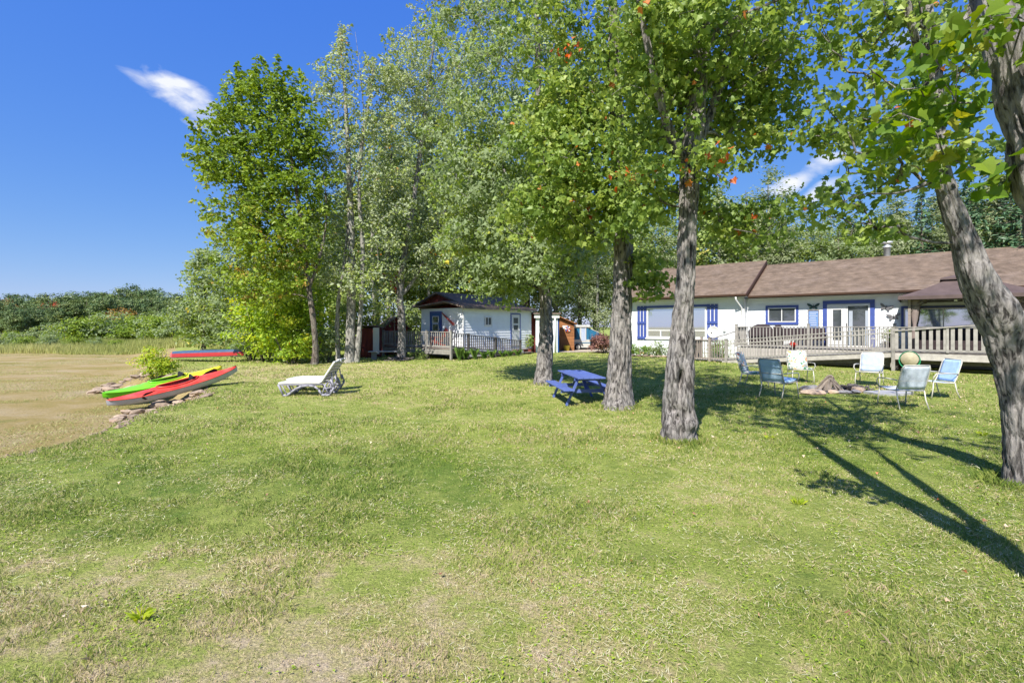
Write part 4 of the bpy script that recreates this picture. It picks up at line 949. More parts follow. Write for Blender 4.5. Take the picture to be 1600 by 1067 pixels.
def door(pl, parent, a0, a1, z0, z1, m, panes, trim, glass='glass_dark', handle_left=True):
    mb = MB(); pl.box(mb, a0, a1, .005, .045, z0, z1); d = mb.build('door', M[m], parent)
    mb = MB(); pl.box(mb, a0 - .08, a0 - .004, 0, .06, z0, z1 + .08); pl.box(mb, a1 + .004, a1 + .08, 0, .06, z0, z1 + .08); pl.box(mb, a0 - .004, a1 + .004, 0, .06, z1 + .004, z1 + .08); mb.build('casing', M[trim], d)
    for (x0, x1, y0, y1) in panes:
        mb = MB(); frame_rect(pl, mb, x0, x1, y0, y1, .04, .045, .062); mb.build('window_frame', M['white_paint'], d); mb = MB(); pl.box(mb, x0 + .03, x1 - .03, .046, .052, y0 + .03, y1 - .03); mb.build('pane', M[glass], d)
    mb = MB(); x = a0 + .07 if handle_left else a1 - .07; pl.box(mb, x - .02, x + .02, .046, .1, z0 + .95, z0 + 1.02); mb.build('handle', M['metal_grey'], d); return d
door(plF, cabin, 4.28, 5.12, .56, 2.56, 'white_paint', [(4.42, 4.98, 1.95, 2.4), (4.42, 4.98, 1.52, 1.93)], 'blue_trim', handle_left=False)
door(plS, cabin, 1.9, 2.78, .64, 2.62, 'blue_door', [(2.06, 2.62, 2.0, 2.42), (2.06, 2.62, 1.5, 1.96)], 'blue_trim')
# low front roof running up to the red gabled upper part
mb = MB(); v = [(-.4, -.3, CH + .02), (CL + .25, -.3, CH + .02), (CL + .25, 1.4, CH + .38), (-.4, 1.4, CH + .38)]; v += [(a, b, c + .07) for a, b, c in v]
mb.add(v, [(0, 3, 2, 1), (4, 5, 6, 7), (0, 1, 5, 4), (1, 2, 6, 5), (2, 3, 7, 6), (3, 0, 4, 7)]); rf = mb.build('roof', M['shingle_dark'], cabin)
mb = MB(); v = [(-.4, 1.3, CH + .36), (CL + .25, 1.3, CH + .36), (CL + .25, CW + .3, CH + .1), (-.4, CW + .3, CH + .1)]; v += [(a, b, c + .07) for a, b, c in v]
mb.add(v, [(0, 3, 2, 1), (4, 5, 6, 7), (0, 1, 5, 4), (1, 2, 6, 5), (2, 3, 7, 6), (3, 0, 4, 7)]); mb.build('rear_slope', M['shingle_dark'], rf)
mb = MB(); mb.box((CL / 2 - .07, -.31, CH + .02), (CL + .6, .03, .13)); mb.build('fascia', M['wood_dark'], rf)
fnC = lambda a, d, h: Vector((a, -.3 + d * .978 - h * .2, CH + .095 + d * .21 + h)); shingles(fnC, rf, -.4, CL + .25, 1.7, M['shingle_dark'], .014, seed=4)
mb = MB(); gy0, gy1, gzb, gzt = 1.0, 5.0, 2.95, 3.85
mb.prism([(gy0, gzb), (gy1, gzb), (gy1, gzb + .25), (3, gzt), (gy0, gzb + .25)], lambda a, b, d: (d, a, b), .85, 6.2); up = mb.build('upper_gable', M['barn_red'], cabin)
n = 20
for i in range(n):
    y = gy0 + (i + .5) * (gy1 - gy0) / n; zt = gzb + .25 + (gzt - gzb - .25) * (1 - abs(y - 3) / 2); b = MB(); b.box((.835, y, (gzb + .3 + zt) / 2 - .15), (.025, .185, zt - gzb)); b.build('board', M['barn_red'], up)
for sg, nm in ((-1, 'a'), (1, 'b')):
    mb = MB(); y1 = 3 + sg * 2.35; z1 = gzb + .25 - .19; v = [(.55, 3, gzt + .02), (6.4, 3, gzt + .02), (6.4, y1, z1 + .02), (.55, y1, z1 + .02)]; v += [(a, b, c + .08) for a, b, c in v]
    mb.add(v, [(0, 3, 2, 1), (4, 5, 6, 7), (0, 1, 5, 4), (1, 2, 6, 5), (2, 3, 7, 6), (3, 0, 4, 7)]); r2 = mb.build('gable_roof', M['shingle_dark'], up)
    f2 = lambda a, d, h, sg=sg, y1=y1, z1=z1: Vector((a, y1 + (3 - y1) * d / 2.55, z1 + .105 + (gzt - z1) * d / 2.55 + h)); shingles(f2, r2, .55, 6.4, 2.5, M['shingle_dark'], .014, seed=8 + sg)
    mb = MB(); mb.beam((.54, 3, gzt + .06), (.54, y1, z1 + .06), .04, .10); mb.build('barge_board', M['wood_dark'], r2)

cdeck = thing('cabin_deck', 'grey timber deck with long sloping ramp railing wrapped round the white cabin', 'deck', CO, CRZ)
CF = .62
n = int(1.85 / .142); me = None
for i in range(n):
    if me is None: b = MB(); b.box((0, 2, CF - .018), (.134, 6.0, .036)); o = b.build('deck_board', M['wood_grey'], cdeck); me = o.data
    else: o = link('deck_board', me, cdeck)
    o.location = (-.1 - i * .142, 0, 0)
n = int(5.9 / .145)
for i in range(n):
    t = (i + .5) / n; b = MB(); b.box((-1.9 + t * 5.9, -.55, CF - .02 - t * (CF - .1)), (.136, .86, .036)); b.build('ramp_board', M['wood_grey'], cdeck)
for a, b_, z0, z1, mm in (((-1.92, -1.0), (-1.92, 5.0), CF - .2, CF - .2, 'wood_rail'), ((-1.9, -1.02), (4.0, -1.02), CF - .17, .0, 'wood_dark')):
    b = MB(); b.beam((*a, z0), (*b_, z1), .04, .26 if mm == 'wood_rail' else .18); b.build('rim_board', M[mm], cdeck)
railing(cdeck, (-1.9, -1.0, CF), (-1.9, 5.0, CF), .88, M['wood_rail'], posts=(0, .33, 1), bal=.16, bw=.045, post=.1, base=0, lo=.1, post_top=.06)
railing(cdeck, (-1.9, -1.0, CF), (4.0, -1.0, .06), .84, M['wood_dark'], posts=(.22, .6, 1), bal=.16, bw=.04, post=.1, base=0, lo=.1, post_top=.04, top_w=.12)
railing(cdeck, (-1.2, 5.0, CF), (-1.9, 5.0, CF), .88, M['wood_rail'], posts=(), bal=.16, lo=.1)
for y in (1.0, 3.0, 4.9): b = MB(); b.box((-1.7, y, .25), (.1, .1, .55)); b.build('support_post', M['wood_dark'], cdeck)
t = thing('wooden_step', 'low red-brown wooden steps below the white cabin side door', 'step', cab_pt(4.7, -.45), CRZ)
for i in range(2): b = MB(); b.box((0, -.12 + .0 - .3 * (1 - i) + .1, .14 + i * .19), (1.3, .32, .05)); b.build('tread', M['barn_red'] if 0 else M['wood_grey'], t); 
b = MB(); b.box((-.6, -.1, .16), (.05, .6, .3)); b.box((.6, -.1, .16), (.05, .6, .3)); b.build('riser', M['barn_red'], t)
# furled banner hung slantwise and a red chair
t = thing('furled_banner', 'faded red furled banner hanging slantwise beside the blue cabin door', 'banner', cab_pt(-.08, 1.7, 2.6), CRZ)
pts = [Vector((-.02, 0, 0)), Vector((-.05, -.3, -.2)), Vector((-.08, -.65, -.42)), Vector((-.12, -1.1, -.68))]; mb = MB(); mb.tube(pts, [.03, .055, .06, .085], 8); mb.build('cloth', M['flag_red'], t)
mb = MB(); mb.tube([(0, .05, .05), (-.12, -1.2, -.74)], .012, 6); mb.build('pole', M['wood_grey'], t)
def adirondack(loc, rz, m, label):
    t = thing('garden_chair', label, 'chair', loc, rz)
    for i in range(5): b = MB(); x = -.22 + i * .11; b.beam((x, .18, .28), (x * 1.15, .52, 1.0 + .06 * (2 - abs(i - 2))), .1, .02, up=(0, 1, 0)); b.build('back_slat', m, t)
    for i in range(5): b = MB(); b.box((0, -.28 + i * .11, .36 - i * .02), (.52, .1, .02)); b.build('seat_slat', m, t)
    for sx in (-1, 1):
        b = MB(); b.box((sx * .31, -.02, .56), (.12, .66, .025)); b.build('armrest', m, t)
        b = MB(); b.box((sx * .29, -.3, .28), (.03, .09, .56)); b.build('leg', m, t); b = MB(); b.beam((sx * .26, -.3, .33), (sx * .26, .4, .04), .03, .1); b.build('leg', m, t)
adirondack(cab_pt(-.75, 1.35, CF), CRZ + 1.2 + math.pi, M['red_plastic'], 'bright red garden chair on the cabin deck by the blue door')

# ---- outbuildings
def board_shed(name, label, cat, loc, rz, w, d, h, m, ridge=0.0, roof_m='shingle_dark', bw=.15, over=.12, white_edge=False, dx=None):
    t = thing(name, label, cat, loc, rz)
    mb = MB()
    if ridge: mb.prism([(-w / 2, 0), (w / 2, 0), (w / 2, h), (0, h + ridge), (-w / 2, h)], lambda a, b, e: (a, e, b), .012, d)
    else: mb.box((0, d / 2, h / 2), (w - .01, d - .01, h))
    mb.build('wall', m, t)
    n = int(w / bw)
    for i in range(n):
        x = -w / 2 + (i + .5) * w / n; hh = h + (ridge * (1 - abs(x) / (w / 2)) if ridge else 0) - .02
        b = MB(); b.box((x, -.0, hh / 2), (w / n - .012, .03, hh)); b.build('board', m, t)
    n = int(d / bw)
    for sx in (-1, 1):
        for i in range(n): b = MB(); b.box((sx * (w / 2 + .005), (i + .5) * d / n, h / 2), (.03, d / n - .012, h - .02)); b.build('board', m, t)
    if ridge:
        for sx in (-1, 1):
            mb = MB(); L_ = math.hypot(w / 2, ridge); k = 1 + over / (w / 2)
            v = [(0, -over, h + ridge), (0, d + over, h + ridge), (sx * w / 2 * k, d + over, h + ridge - ridge * k), (sx * w / 2 * k, -over, h + ridge - ridge * k)]; v += [(a, b, c + .06) for a, b, c in v]
            mb.add(v, [(0, 3, 2, 1), (4, 5, 6, 7), (0, 1, 5, 4), (1, 2, 6, 5), (2, 3, 7, 6), (3, 0, 4, 7)]); r = mb.build('roof', M[roof_m], t)
            fs = lambda a, dd, hh_, sx=sx: Vector((sx * w / 2 * k * (1 - dd), a, h + ridge - ridge * k * (1 - dd) + .063 + hh_)); shingles(lambda a, q, hh_: fs(a, q / (L_ * k), hh_), r, -over, d + over, L_ * k, M[roof_m], .014, seed=3)
    else:
        mb = MB(); v = [(-w / 2 - over, -over, h + .1), (w / 2 + over, -over, h + .1), (w / 2 + over, d + over, h), (-w / 2 - over, d + over, h)]; v += [(a, b, c + .07) for a, b, c in v]
        mb.add(v, [(0, 3, 2, 1), (4, 5, 6, 7), (0, 1, 5, 4), (1, 2, 6, 5), (2, 3, 7, 6), (3, 0, 4, 7)]); mb.build('roof', M[roof_m], t)
    return t
s1 = board_shed('red_shed', 'low dark red board shed with white open door beside the left trunks', 'shed', (-8.35, 27.9, 0), -.1, .95, 1.1, 1.7, M['barn_red'], 0)
mb = MB(); mb.box((.62, -.12, .98), (.34, .05, 1.5), rz=.25); mb.build('door', M['white_paint'], s1, label='white door standing open')
mb = MB(); mb.beam((-.3, -.12, .75), (.35, -.2, .05), .1, .04); mb.build('prop_board', M['barn_red'], s1)
s2 = board_shed('playhouse_shed', 'small dark red shed with pitched shingle roof behind the forked trunk', 'shed', (-7.45, 31.2, 0), .5, 1.5, 1.5, 1.75, M['barn_red'], .62, over=.18)
mb = MB(); mb.box((.1, -.02, 1.25), (.5, .05, .6)); mb.build('opening', M['navy'], s2)
# white utility shed with flat roof, red wall beside it
s3 = thing('utility_shed', 'narrow white panelled shed with flat dark-edged roof right of the cabin', 'shed', (2.35, 32.9, 0), .0)
mb = MB(); mb.box((0, .7, 1.3), (1.48, 1.3, 2.56)); mb.build('wall', M['siding'], s3)
for i in range(8): b = MB(); b.box((-.65 + i * .185, .035, 1.2), (.175, .03, 2.36)); b.build('panel', M['siding'], s3)
mb = MB(); mb.box((0, -.1, 2.5), (1.7, .08, .26)); mb.build('fascia', M['white_paint'], s3)
mb = MB(); mb.box((0, .6, 2.67), (1.9, 1.7, .07)); mb.build('roof', M['shingle_dark'], s3)
mb = MB(); mb.box((.79, .65, 1.25), (.06, 1.2, 2.4)); mb.build('side_panel', M['blue_door'], s3)
mb = MB(); mb.tube([(.55, -.12, 2.4), (.55, -.12, .05)], .05, 8); mb.build('post', M['white_paint'], s3)
s4 = board_shed('red_lean_to', 'narrow dark red board wall between white cabin and white utility shed', 'lean-to', (1.38, 33.4, 0), .0, .5, 1.0, 2.6, M['barn_red'], 0)
s5 = thing('cedar_shed', 'orange-brown plank shed with slanting roof between white shed and camper', 'shed', (4.0, 35.2, 0), .0)
mb = MB(); mb.prism([(-.55, 0), (.5, 0), (.5, 1.95), (-.55, 2.4)], lambda a, b, e: (a, e, b), .02, 1.6); mb.build('wall', M['cedar'], s5)
for i in range(9):
    z = .02 + i * .215; b = MB(); b.box((-.02, 0, z + .1), (1.04, .035, .2)); b.build('plank', M['cedar'], s5)
mb = MB(); mb.beam((-.7, .7, 2.56), (.68, .7, 1.97), 1.9, .06); mb.build('roof', M['cedar'], s5)
mb = MB(); mb.box((-.15, -.03, 1.75), (.4, .03, .22)); mb.build('sign_board', M['white_paint'], s5)
t = thing('hanging_ornament', 'red white and blue pinwheel hanging on the cedar shed', 'ornament', (4.02, 35.1, 1.62), 0)
for i in range(8): b = MB(); a = i * math.pi / 4; b.prism([(0, 0), (.22, .05), (.2, -.06)], lambda u_, v_, e, a=a: (u_ * math.cos(a) - v_ * math.sin(a), -.02 + e, u_ * math.sin(a) + v_ * math.cos(a)), 0, .012); b.build('blade', M[('red_plastic', 'white_paint', 'blue_trim')[i % 3]], t)
t = thing('yellow_planter', 'yellow bucket planter on the ground before the cedar shed', 'planter', (3.9, 34.7, .02), 0)
mb = MB(); mb.lathe([(0, 0), (.17, 0), (.23, .42), (.25, .43), (.2, .43), (.19, .38), (0, .38)], 14); mb.build('bucket', M['yellow'], t)
plant('potted_vine', 'tall green climbing plant in a pot between cabin and white shed', 'potted plant', (1.15, 32.3, .02), .32, 1.1, 'wood', 15, pot=.2, n=34)

# ---- folding camper
cp = thing('folding_camper', 'pop-up camper trailer with blue canvas sides, white roof and small wheel', 'camper', (5.0, 36.3, 0), .12)
b = MB(); b.prism([(-.85, .3), (-.75, .22), (.75, .22), (.85, .32), (.85, .82), (-.85, .82)], lambda a, z, e: (a, e, z), 0, 1.9); b.build('body', M['camper_white'], cp)
b = MB(); b.box((0, -.012, .58), (1.72, .02, .05)); b.build('stripe', M['camper_blue'], cp)
b = MB(); b.prism([(-.8, .82), (.8, .82), (.74, 1.72), (-.76, 1.72)], lambda a, z, e: (a, e, z), .03, 1.85); b.build('canvas', M['camper_blue'], cp)
b = MB(); b.box((0, .94, 1.8), (1.74, 2.0, .2), bev=.05); b.build('roof', M['camper_white'], cp)
for x0, x1 in ((-.62, -.2),): b = MB(); b.box(((x0 + x1) / 2, .012, 1.28), (x1 - x0, .02, .66)); b.build('window', M['mesh_dark'], cp)
b = MB(); b.box((.12, .0, 1.2), (.12, .03, 1.0)); b.box((.52, 0, 1.2), (.06, .03, 1.0)); b.build('door_post', M['camper_white'], cp)
b = MB(); b.box((.32, .005, 1.2), (.34, .02, .94)); b.build('door', M['sling_pale'], cp)
b = MB(); b.prism([(.85, .82), (1.75, .86), (1.75, 1.2), (.78, 1.68)], lambda a, z, e: (a, e, z), .1, 1.75); b.build('bunk_tent', M['camper_blue'], cp)
b = MB(); b.tube([(.8, .08, 1.7), (1.77, .08, 1.22), (1.77, .08, .86)], .02, 5); b.build('bunk_pole', M['metal_white'], cp)
b = MB(); b.box((.85, .9, .1 + .2), (.06, .06, .5)); b.tube([(-.85, .9, .3), (-1.9, .9, .35)], .04, 6); b.build('hitch', M['metal_dark'], cp)
b = MB(); b.lathe([(0, -.09), (.17, -.09), (.25, -.07), (.26, 0), (.25, .07), (.17, .09), (0, .09)], 20); w_ = b.build('wheel', M['black'], cp); w_.rotation_euler = (R(90), 0, 0); w_.location = (-.1, -.02, .26)
b = MB(); b.lathe([(0, .1), (.1, .105), (.15, .095)], 16); b.build('rim', M['camper_white'], w_)
t = thing('wheelie_bin', 'dark bin standing under the camper bunk end', 'bin', (6.35, 36.6, 0), .1)
b = MB(); b.prism([(-.22, 0), (.22, 0), (.28, .75), (-.28, .75)], lambda a, z, e: (a, e, z), 0, .5); b.build('body', M['navy'], t); b = MB(); b.box((0, .25, .78), (.6, .56, .06)); b.build('lid', M['metal_dark'], t)
# gravel drive
me_v = [(2.6, 31.4), (9.5, 31.8), (16, 44), (8, 60), (0, 60), (2.2, 40)]
mb = MB(); gv = []
xs = np.linspace(1.2, 8.2, 15); ys = np.linspace(33.0, 60, 40)
vs = [(x + .18 * math.sin(y) , y, gzf(x + .18 * math.sin(y), y) + .03) for y in ys for x in xs]; fs = [(j * 15 + i, j * 15 + i + 1, (j + 1) * 15 + i + 1, (j + 1) * 15 + i) for j in range(39) for i in range(14)]
mb.add(vs, fs, True); mb.build('driveway', M['gravel'], kind='structure')

# ---- junk by the cabin deck
t = thing('plank_table', 'long low pale plank table on short legs by the cabin deck', 'table', (-6.75, 26.4, 0), .08)
for i in range(4): b = MB(); b.box((0, -.24 + i * .16, .44 - .0), (1.95, .15, .045)); b.build('plank', M['sling_pale'] if 0 else M['concrete'], t)
for x in (-.72, .72): b = MB(); b.box((x, 0, .21), (.28, .06, .42)); b.build('leg', M['concrete'], t)
t = thing('brush_pile', 'dark tangled heap of branches on the grass beneath plank table end', 'brush pile', (-5.95, 25.6, 0)); rg = random.Random(3)
b = MB()
for i in range(70):
    a = rg.uniform(0, 6.28); r = rg.uniform(0, .4); L_ = rg.uniform(.3, .7); d = rg.uniform(0, 6.28); z = rg.uniform(.02, .3) * (1 - r / .55); x, y = r * math.cos(a) * 1.4, r * math.sin(a)
    b.tube([(x, y, z), (x + L_ * math.cos(d) * .6, y + L_ * math.sin(d) * .5, max(.02, z + rg.uniform(-.15, .12)))], rg.uniform(.012, .035), 4)
b.build('sticks', M['navy'] if 0 else M['wood_dark'], t)

# ================================================================ LAWN FURNITURE
def patio_chair(label, loc, face, seat_m, back_m, cushion=False, tall=.97, frame='metal_white', group='patio chairs round the fire pit'):
    t = thing('patio_chair', label, 'chair', loc, math.atan2(-face[0], face[1]), group=group); fm = M[frame]
    w_ = .29; r = .014
    # sitter faces local +y
    mb = MB(); sl = []
    for sx in (-1, 1):
        b = MB(); b.tube([(sx * w_, .27, .42), (sx * (w_ + .015), .30, .2), (sx * (w_ + .01), .33, 0)], r, 6); b.build('leg', fm, t)
        b = MB(); b.tube([(sx * w_, -.24, .40), (sx * w_, -.28, .2), (sx * (w_ + .01), -.36, 0)], r, 6); b.build('leg', fm, t)
        b = MB(); b.tube([(sx * w_, .29, .43), (sx * (w_ + .05), .30, .56), (sx * (w_ + .055), .24, .635), (sx * (w_ + .055), -.02, .645), (sx * (w_ + .03), -.30, .63)], r, 6); b.build('armrest', fm, t)
        sl.append([(sx * w_, .29, .43), (sx * w_, .0, .40), (sx * w_, -.22, .40), (sx * w_, -.29, .55), (sx * w_, -.40, tall - .08), (sx * (w_ - .04), -.43, tall)])
    for p in sl: mb.tube(p, r, 6)
    mb.tube([(-w_ + .04, -.43, tall), (w_ - .04, -.43, tall)], r, 6); mb.tube([(-w_, .29, .43), (w_, .29, .43)], r, 6); mb.tube([(-w_, -.24, .40), (w_, -.24, .40)], r, 6); mb.tube([(-w_, -.31, .62), (w_, -.31, .62)], r * .8, 6); mb.build('frame', fm, t)
    def sheet(name, path, thick, m, puff=0.0, width=w_ - .012):
        b = MB(); nx_ = 9; rows = len(path); top = []; bot = []
        for i, (y, z, ny_, nz_) in enumerate(path):
            for j in range(nx_):
                u = j / (nx_ - 1) * 2 - 1; bulge = puff * (1 - abs(u) ** 2.5) * (math.sin(math.pi * (i + .5) / rows) ** .5) * (1 + .25 * math.cos(u * 9)) ; rad = 1 - .10 * (max(0, (i - rows + 2.5)) ** 2) * .25 * (1 if name == 'backrest' else 0)
                x = u * width * rad
                top.append((x, y + ny_ * (thick / 2 + bulge), z + nz_ * (thick / 2 + bulge) - .012 * (1 - u * u) * (puff == 0) * nz_)); bot.append((x, y - ny_ * (thick / 2 + bulge * .5), z - nz_ * (thick / 2 + bulge * .5) - .012 * (1 - u * u) * (puff == 0) * nz_))
        q = lambda o, i, j: o + i * nx_ + j; N_ = len(top); fs = []
        for i in range(rows - 1):
            for j in range(nx_ - 1): fs.append((q(0, i, j), q(0, i, j + 1), q(0, i + 1, j + 1), q(0, i + 1, j))); fs.append((q(N_, i, j), q(N_, i + 1, j), q(N_, i + 1, j + 1), q(N_, i, j + 1)))
            fs.append((q(0, i, 0), q(0, i + 1, 0), q(N_, i + 1, 0), q(N_, i, 0))); fs.append((q(0, i, nx_ - 1), q(N_, i, nx_ - 1), q(N_, i + 1, nx_ - 1), q(0, i + 1, nx_ - 1)))
        for j in range(nx_ - 1): fs.append((q(0, 0, j), q(N_, 0, j), q(N_, 0, j + 1), q(0, 0, j + 1))); fs.append((q(0, rows - 1, j), q(0, rows - 1, j + 1), q(N_, rows - 1, j + 1), q(N_, rows - 1, j)))
        b.add(top + bot, fs, True); return b.build(name, m, t)
    off = .03 if cushion else 0; th = .035 if cushion else .008; pf = .028 if cushion else 0
    seat = [(.285 - i * .085, .43 - .03 * min(1, i * .35) + off + (.012 if i == 0 else 0), 0, 1) for i in range(7)]
    back = [(-.25 - i * .0255 + off * .9, .43 + i * (tall - .44) / 7 + off * .3, .97, .2) for i in range(8)]
    sheet('seat', seat, th, M[seat_m], pf); sheet('backrest', back, th, M[back_m], pf)
    if cushion:
        b = MB(); b.tube([(-w_, -.30, .80), (-w_ - .0, -.365 - .02, .80), (w_ + .0, -.385, .80), (w_, -.30, .80)], .006, 4); b.build('strap', M[back_m], t)
    return t
def on(x, y): return (x, y, gzf(x, y))
patio_chair('floral cushioned patio chair seen from the side, leftmost of the fire pit chairs', on(7.2, 14.5), (.72, -.69), 'floral_white', 'floral', True, 1.02)
patio_chair('turquoise cushioned patio chair with its back turned, left front of the fire pit', on(6.72, 12.25), (.88, .48), 'cushion_blue', 'cushion_blue', True, .98)
patio_chair('floral cushioned patio chair behind the firewood, facing out with pale seat', on(9.3, 15.7), (-.25, -.97), 'floral_white', 'floral', True, 1.0)
patio_chair('pale blue sling patio chair facing left behind the grey slab', on(10.95, 14.9), (-.72, -.69), 'sling_pale', 'sling_pale', False, 1.0)
patio_chair('greyish sling patio chair nearest the camera with its back turned', on(8.62, 10.75), (.05, 1.0), 'sling_grey', 'sling_grey', False, .96)
patio_chair('light blue sling patio chair tilted back, rightmost beside the hose', on(10.75, 12.35), (-.93, .05), 'sling_blue', 'sling_blue', False, .98)

# fire pit
FX, FY = 8.85, 13.5
fp = thing('fire_pit', 'ring of grey and tan stones with ash bed between the patio chairs', 'fire pit', on(FX, FY))
def rock_mesh(seed, sq=.65, m='stone', ico=2):
    bm = bmesh.new(); bmesh.ops.create_icosphere(bm, subdivisions=ico, radius=.5); rg = np.random.default_rng(seed); o = rg.uniform(0, 50, 3)
    pls = [(lambda v: v / np.linalg.norm(v))(rg.normal(size=3)) for _ in range(9)]
    for v in bm.verts:
        c = np.array(v.co); d = c / np.linalg.norm(c); r = min([.5] + [.36 / max(.05, d @ p) for p in pls if d @ p > 0]); r *= .85 + .35 * float(vnoise(d[0] * 2 + o[0], d[1] * 2 + o[1], d[2] * 2 + o[2], seed))
        v.co = Vector((d[0] * r, d[1] * r, d[2] * r * sq))
    me = bpy.data.meshes.new('rock'); bm.to_mesh(me); bm.free(); me.materials.append(M[m]); return me
RK = [rock_mesh(i) for i in range(6)]; RG = [rock_mesh(i + 20, .5, 'stone_grey') for i in range(4)]
rg = random.Random(11)
for i in range(13):
    a = i / 13 * 2 * math.pi + rg.uniform(-.1, .1); o = link('stone', (RG if i % 3 else RK)[i % 4], fp); o.location = (.62 * math.cos(a) * 1.1, .5 * math.sin(a), .05); s = rg.uniform(.24, .4); o.scale = (s, s, s * .8); o.rotation_euler = (0, 0, rg.uniform(0, 6))
b = MB(); b.lathe([(0, .05), (.3, .045), (.58, .015), (.66, -.03)], 20); b.build('ash_bed', M['ash'], fp)
t = thing('firewood_pile', 'split firewood stacked upright like a tepee in the stone ring', 'firewood', (FX - .02, FY, gzf(FX, FY) + .04))
me = None
for i in range(22):
    a = i * 2.4 + rg.uniform(-.2, .2); r = rg.uniform(.22, .36); h = rg.uniform(.30, .42); ba = Vector((r * math.cos(a), r * .8 * math.sin(a), 0)); tp = Vector((rg.uniform(-.07, .07), rg.uniform(-.05, .05), h))
    b = MB(); b.tube([ba, tp], [rg.uniform(.028, .045), rg.uniform(.022, .035)], rg.choice((3, 4, 5)), smooth=False); b.build('log', M['log'], t)
t = thing('charred_kindling', 'low heap of charred sticks right of the upright firewood', 'kindling', (FX + .75, FY + .1, gzf(FX, FY)))
b = MB()
for i in range(34):
    a = rg.uniform(0, 6.3); x, y = rg.gauss(0, .2), rg.gauss(0, .14); b.tube([(x, y, .03 + rg.uniform(0, .14)), (x + .28 * math.cos(a), y + .25 * math.sin(a), .02 + rg.uniform(0, .16))], rg.uniform(.012, .026), 4)
b.build('sticks', M['wood_dark'], t)
t = thing('stone_slab', 'flat blue-grey stone slab lying in the grass right of fire pit', 'slab', (10.0, 12.95, gzf(10, 12.95) + .03), .2)
b = MB(); b.prism([(-.6, -.28), (.1, -.36), (.62, -.2), (.55, .22), (.1, .33), (-.5, .25)], lambda a, c, e: (a, c, e), -.04, .035); b.build('slab', M['concrete'], t)
t = thing('flat_stone', 'flat tan boulder in front left of the stacked firewood', 'rock', (7.95, 12.9, gzf(8, 12.9)), 0); o = link('stone', RK[2], t); o.scale = (.75, .55, .35); o.location = (0, 0, .04)

# picnic table
pt = thing('picnic_table', 'bright blue painted picnic table with attached benches left of the middle trunk', 'picnic table', on(1.64, 11.75), R(8)); pt.scale = (.9, 1.0, .87)
tb = M['table_blue']
for i in range(5): b = MB(); b.box((-.284 + i * .142, 0, .74), (.136, 1.95, .038), bev=.005); b.build('tabletop_plank', tb, pt)
for sx in (-1, 1):
    for j in range(2): b = MB(); b.box((sx * (.50 + j * .142), 0, .435), (.136, 1.95, .036), bev=.005); b.build('bench_plank', tb, pt)
    for y in (-.66, .66): b = MB(); b.beam((sx * .24, y, .72), (sx * .56, y, 0), .038, .10, up=(0, 1, 0)) ; b.build('leg', tb, pt)
for y in (-.66, .66):
    yy = y + (.045 if y < 0 else -.045)
    b = MB(); b.box((0, yy, .37), (1.38, .036, .09)); b.build('crossbeam', tb, pt); b = MB(); b.box((0, yy, .68), (.68, .036, .08)); b.build('cleat', tb, pt)
    b = MB(); b.beam((0, yy * .93, .38), (0, yy * .3, .71), .036, .08, up=(1, 0, 0)); b.build('brace', tb, pt)

# sun loungers
def lounger(label, loc, rz):
    t = thing('sun_lounger', label, 'sun lounger', loc, rz, group='pair of sun loungers on the lawn')
    for sy in (-.31, .31):
        fn = lambda a, z, e, sy=sy: (a, sy + e, z)
        b = MB()
        def rib(pts, w=.062):
            for p_, q_ in zip(pts[:-1], pts[1:]): b.beam((p_[0], sy, p_[1]), (q_[0], sy, q_[1]), .05, w, up=(0, 1, 0)) if 0 else b.tube([(p_[0], sy, p_[1]), (q_[0], sy, q_[1])], w / 2, 6)
        rib([(-.88, .33), (-.74, .03), (-.62, .02), (-.52, .10), (-.38, .20), (-.2, .27), (.0, .285), (.16, .26), (.28, .17), (.36, .04), (.48, .02), (.60, .04), (.72, .24), (.62, .44)]); rib([(-.86, .315), (.4, .315)], .05); rib([(-.62, .03), (-.78, .30)], .03); rib([(-.5, .12), (-.62, .30)], .035); rib([(.37, .05), (.5, .36)], .04); rib([(.56, .04), (.42, .33)], .035); rib([(.70, .24), (.40, .20)], .03)
        b.build('side_frame', M['resin_shade'], t)
        b = MB(); b.tube([(-.86, sy, .345), (-.6, sy, .365), (.0, sy, .365), (.30, sy, .36), (.36, sy, .39), (.72, sy, .90), (.75, sy, .915)], .032, 8); b.build('side_rail', M['resin'], t)
    for i in range(12): b = MB(); b.box((-.84 + i * .10, 0, .362), (.088, .60, .018)); b.build('slat', M['resin'], t)
    for i in range(6):
        f = (i + .5) / 6; b = MB(); b.box((.37 + .36 * f, 0, .395 + .51 * f), (.018, .60, .088), ry=R(35)); b.build('back_slat', M['resin_shade'], t)
    b = MB(); b.tube([(.70, -.3, .90), (.70, .3, .90)], .03, 8); b.build('head_rail', M['resin'], t)
    for sy in (-.2, .2): b = MB(); b.tube([(.60, sy, .62), (.66, sy, .30)], .018, 6); b.build('prop', M['resin_shade'], t)
    b = MB(); b.box((-.62, 0, .06), (.05, .6, .05)); b.box((.46, 0, .05), (.05, .6, .05)); b.build('stretcher', M['resin_shade'], t)
    return t
lounger('white resin sun lounger with raised back, nearer of the pair on the lawn', on(-5.22, 12.75), R(3)).scale = (.88, .88, .96)
lounger('white resin sun lounger with raised back, farther of the pair on the lawn', on(-5.42, 13.62), R(2)).scale = (.88, .88, .96)

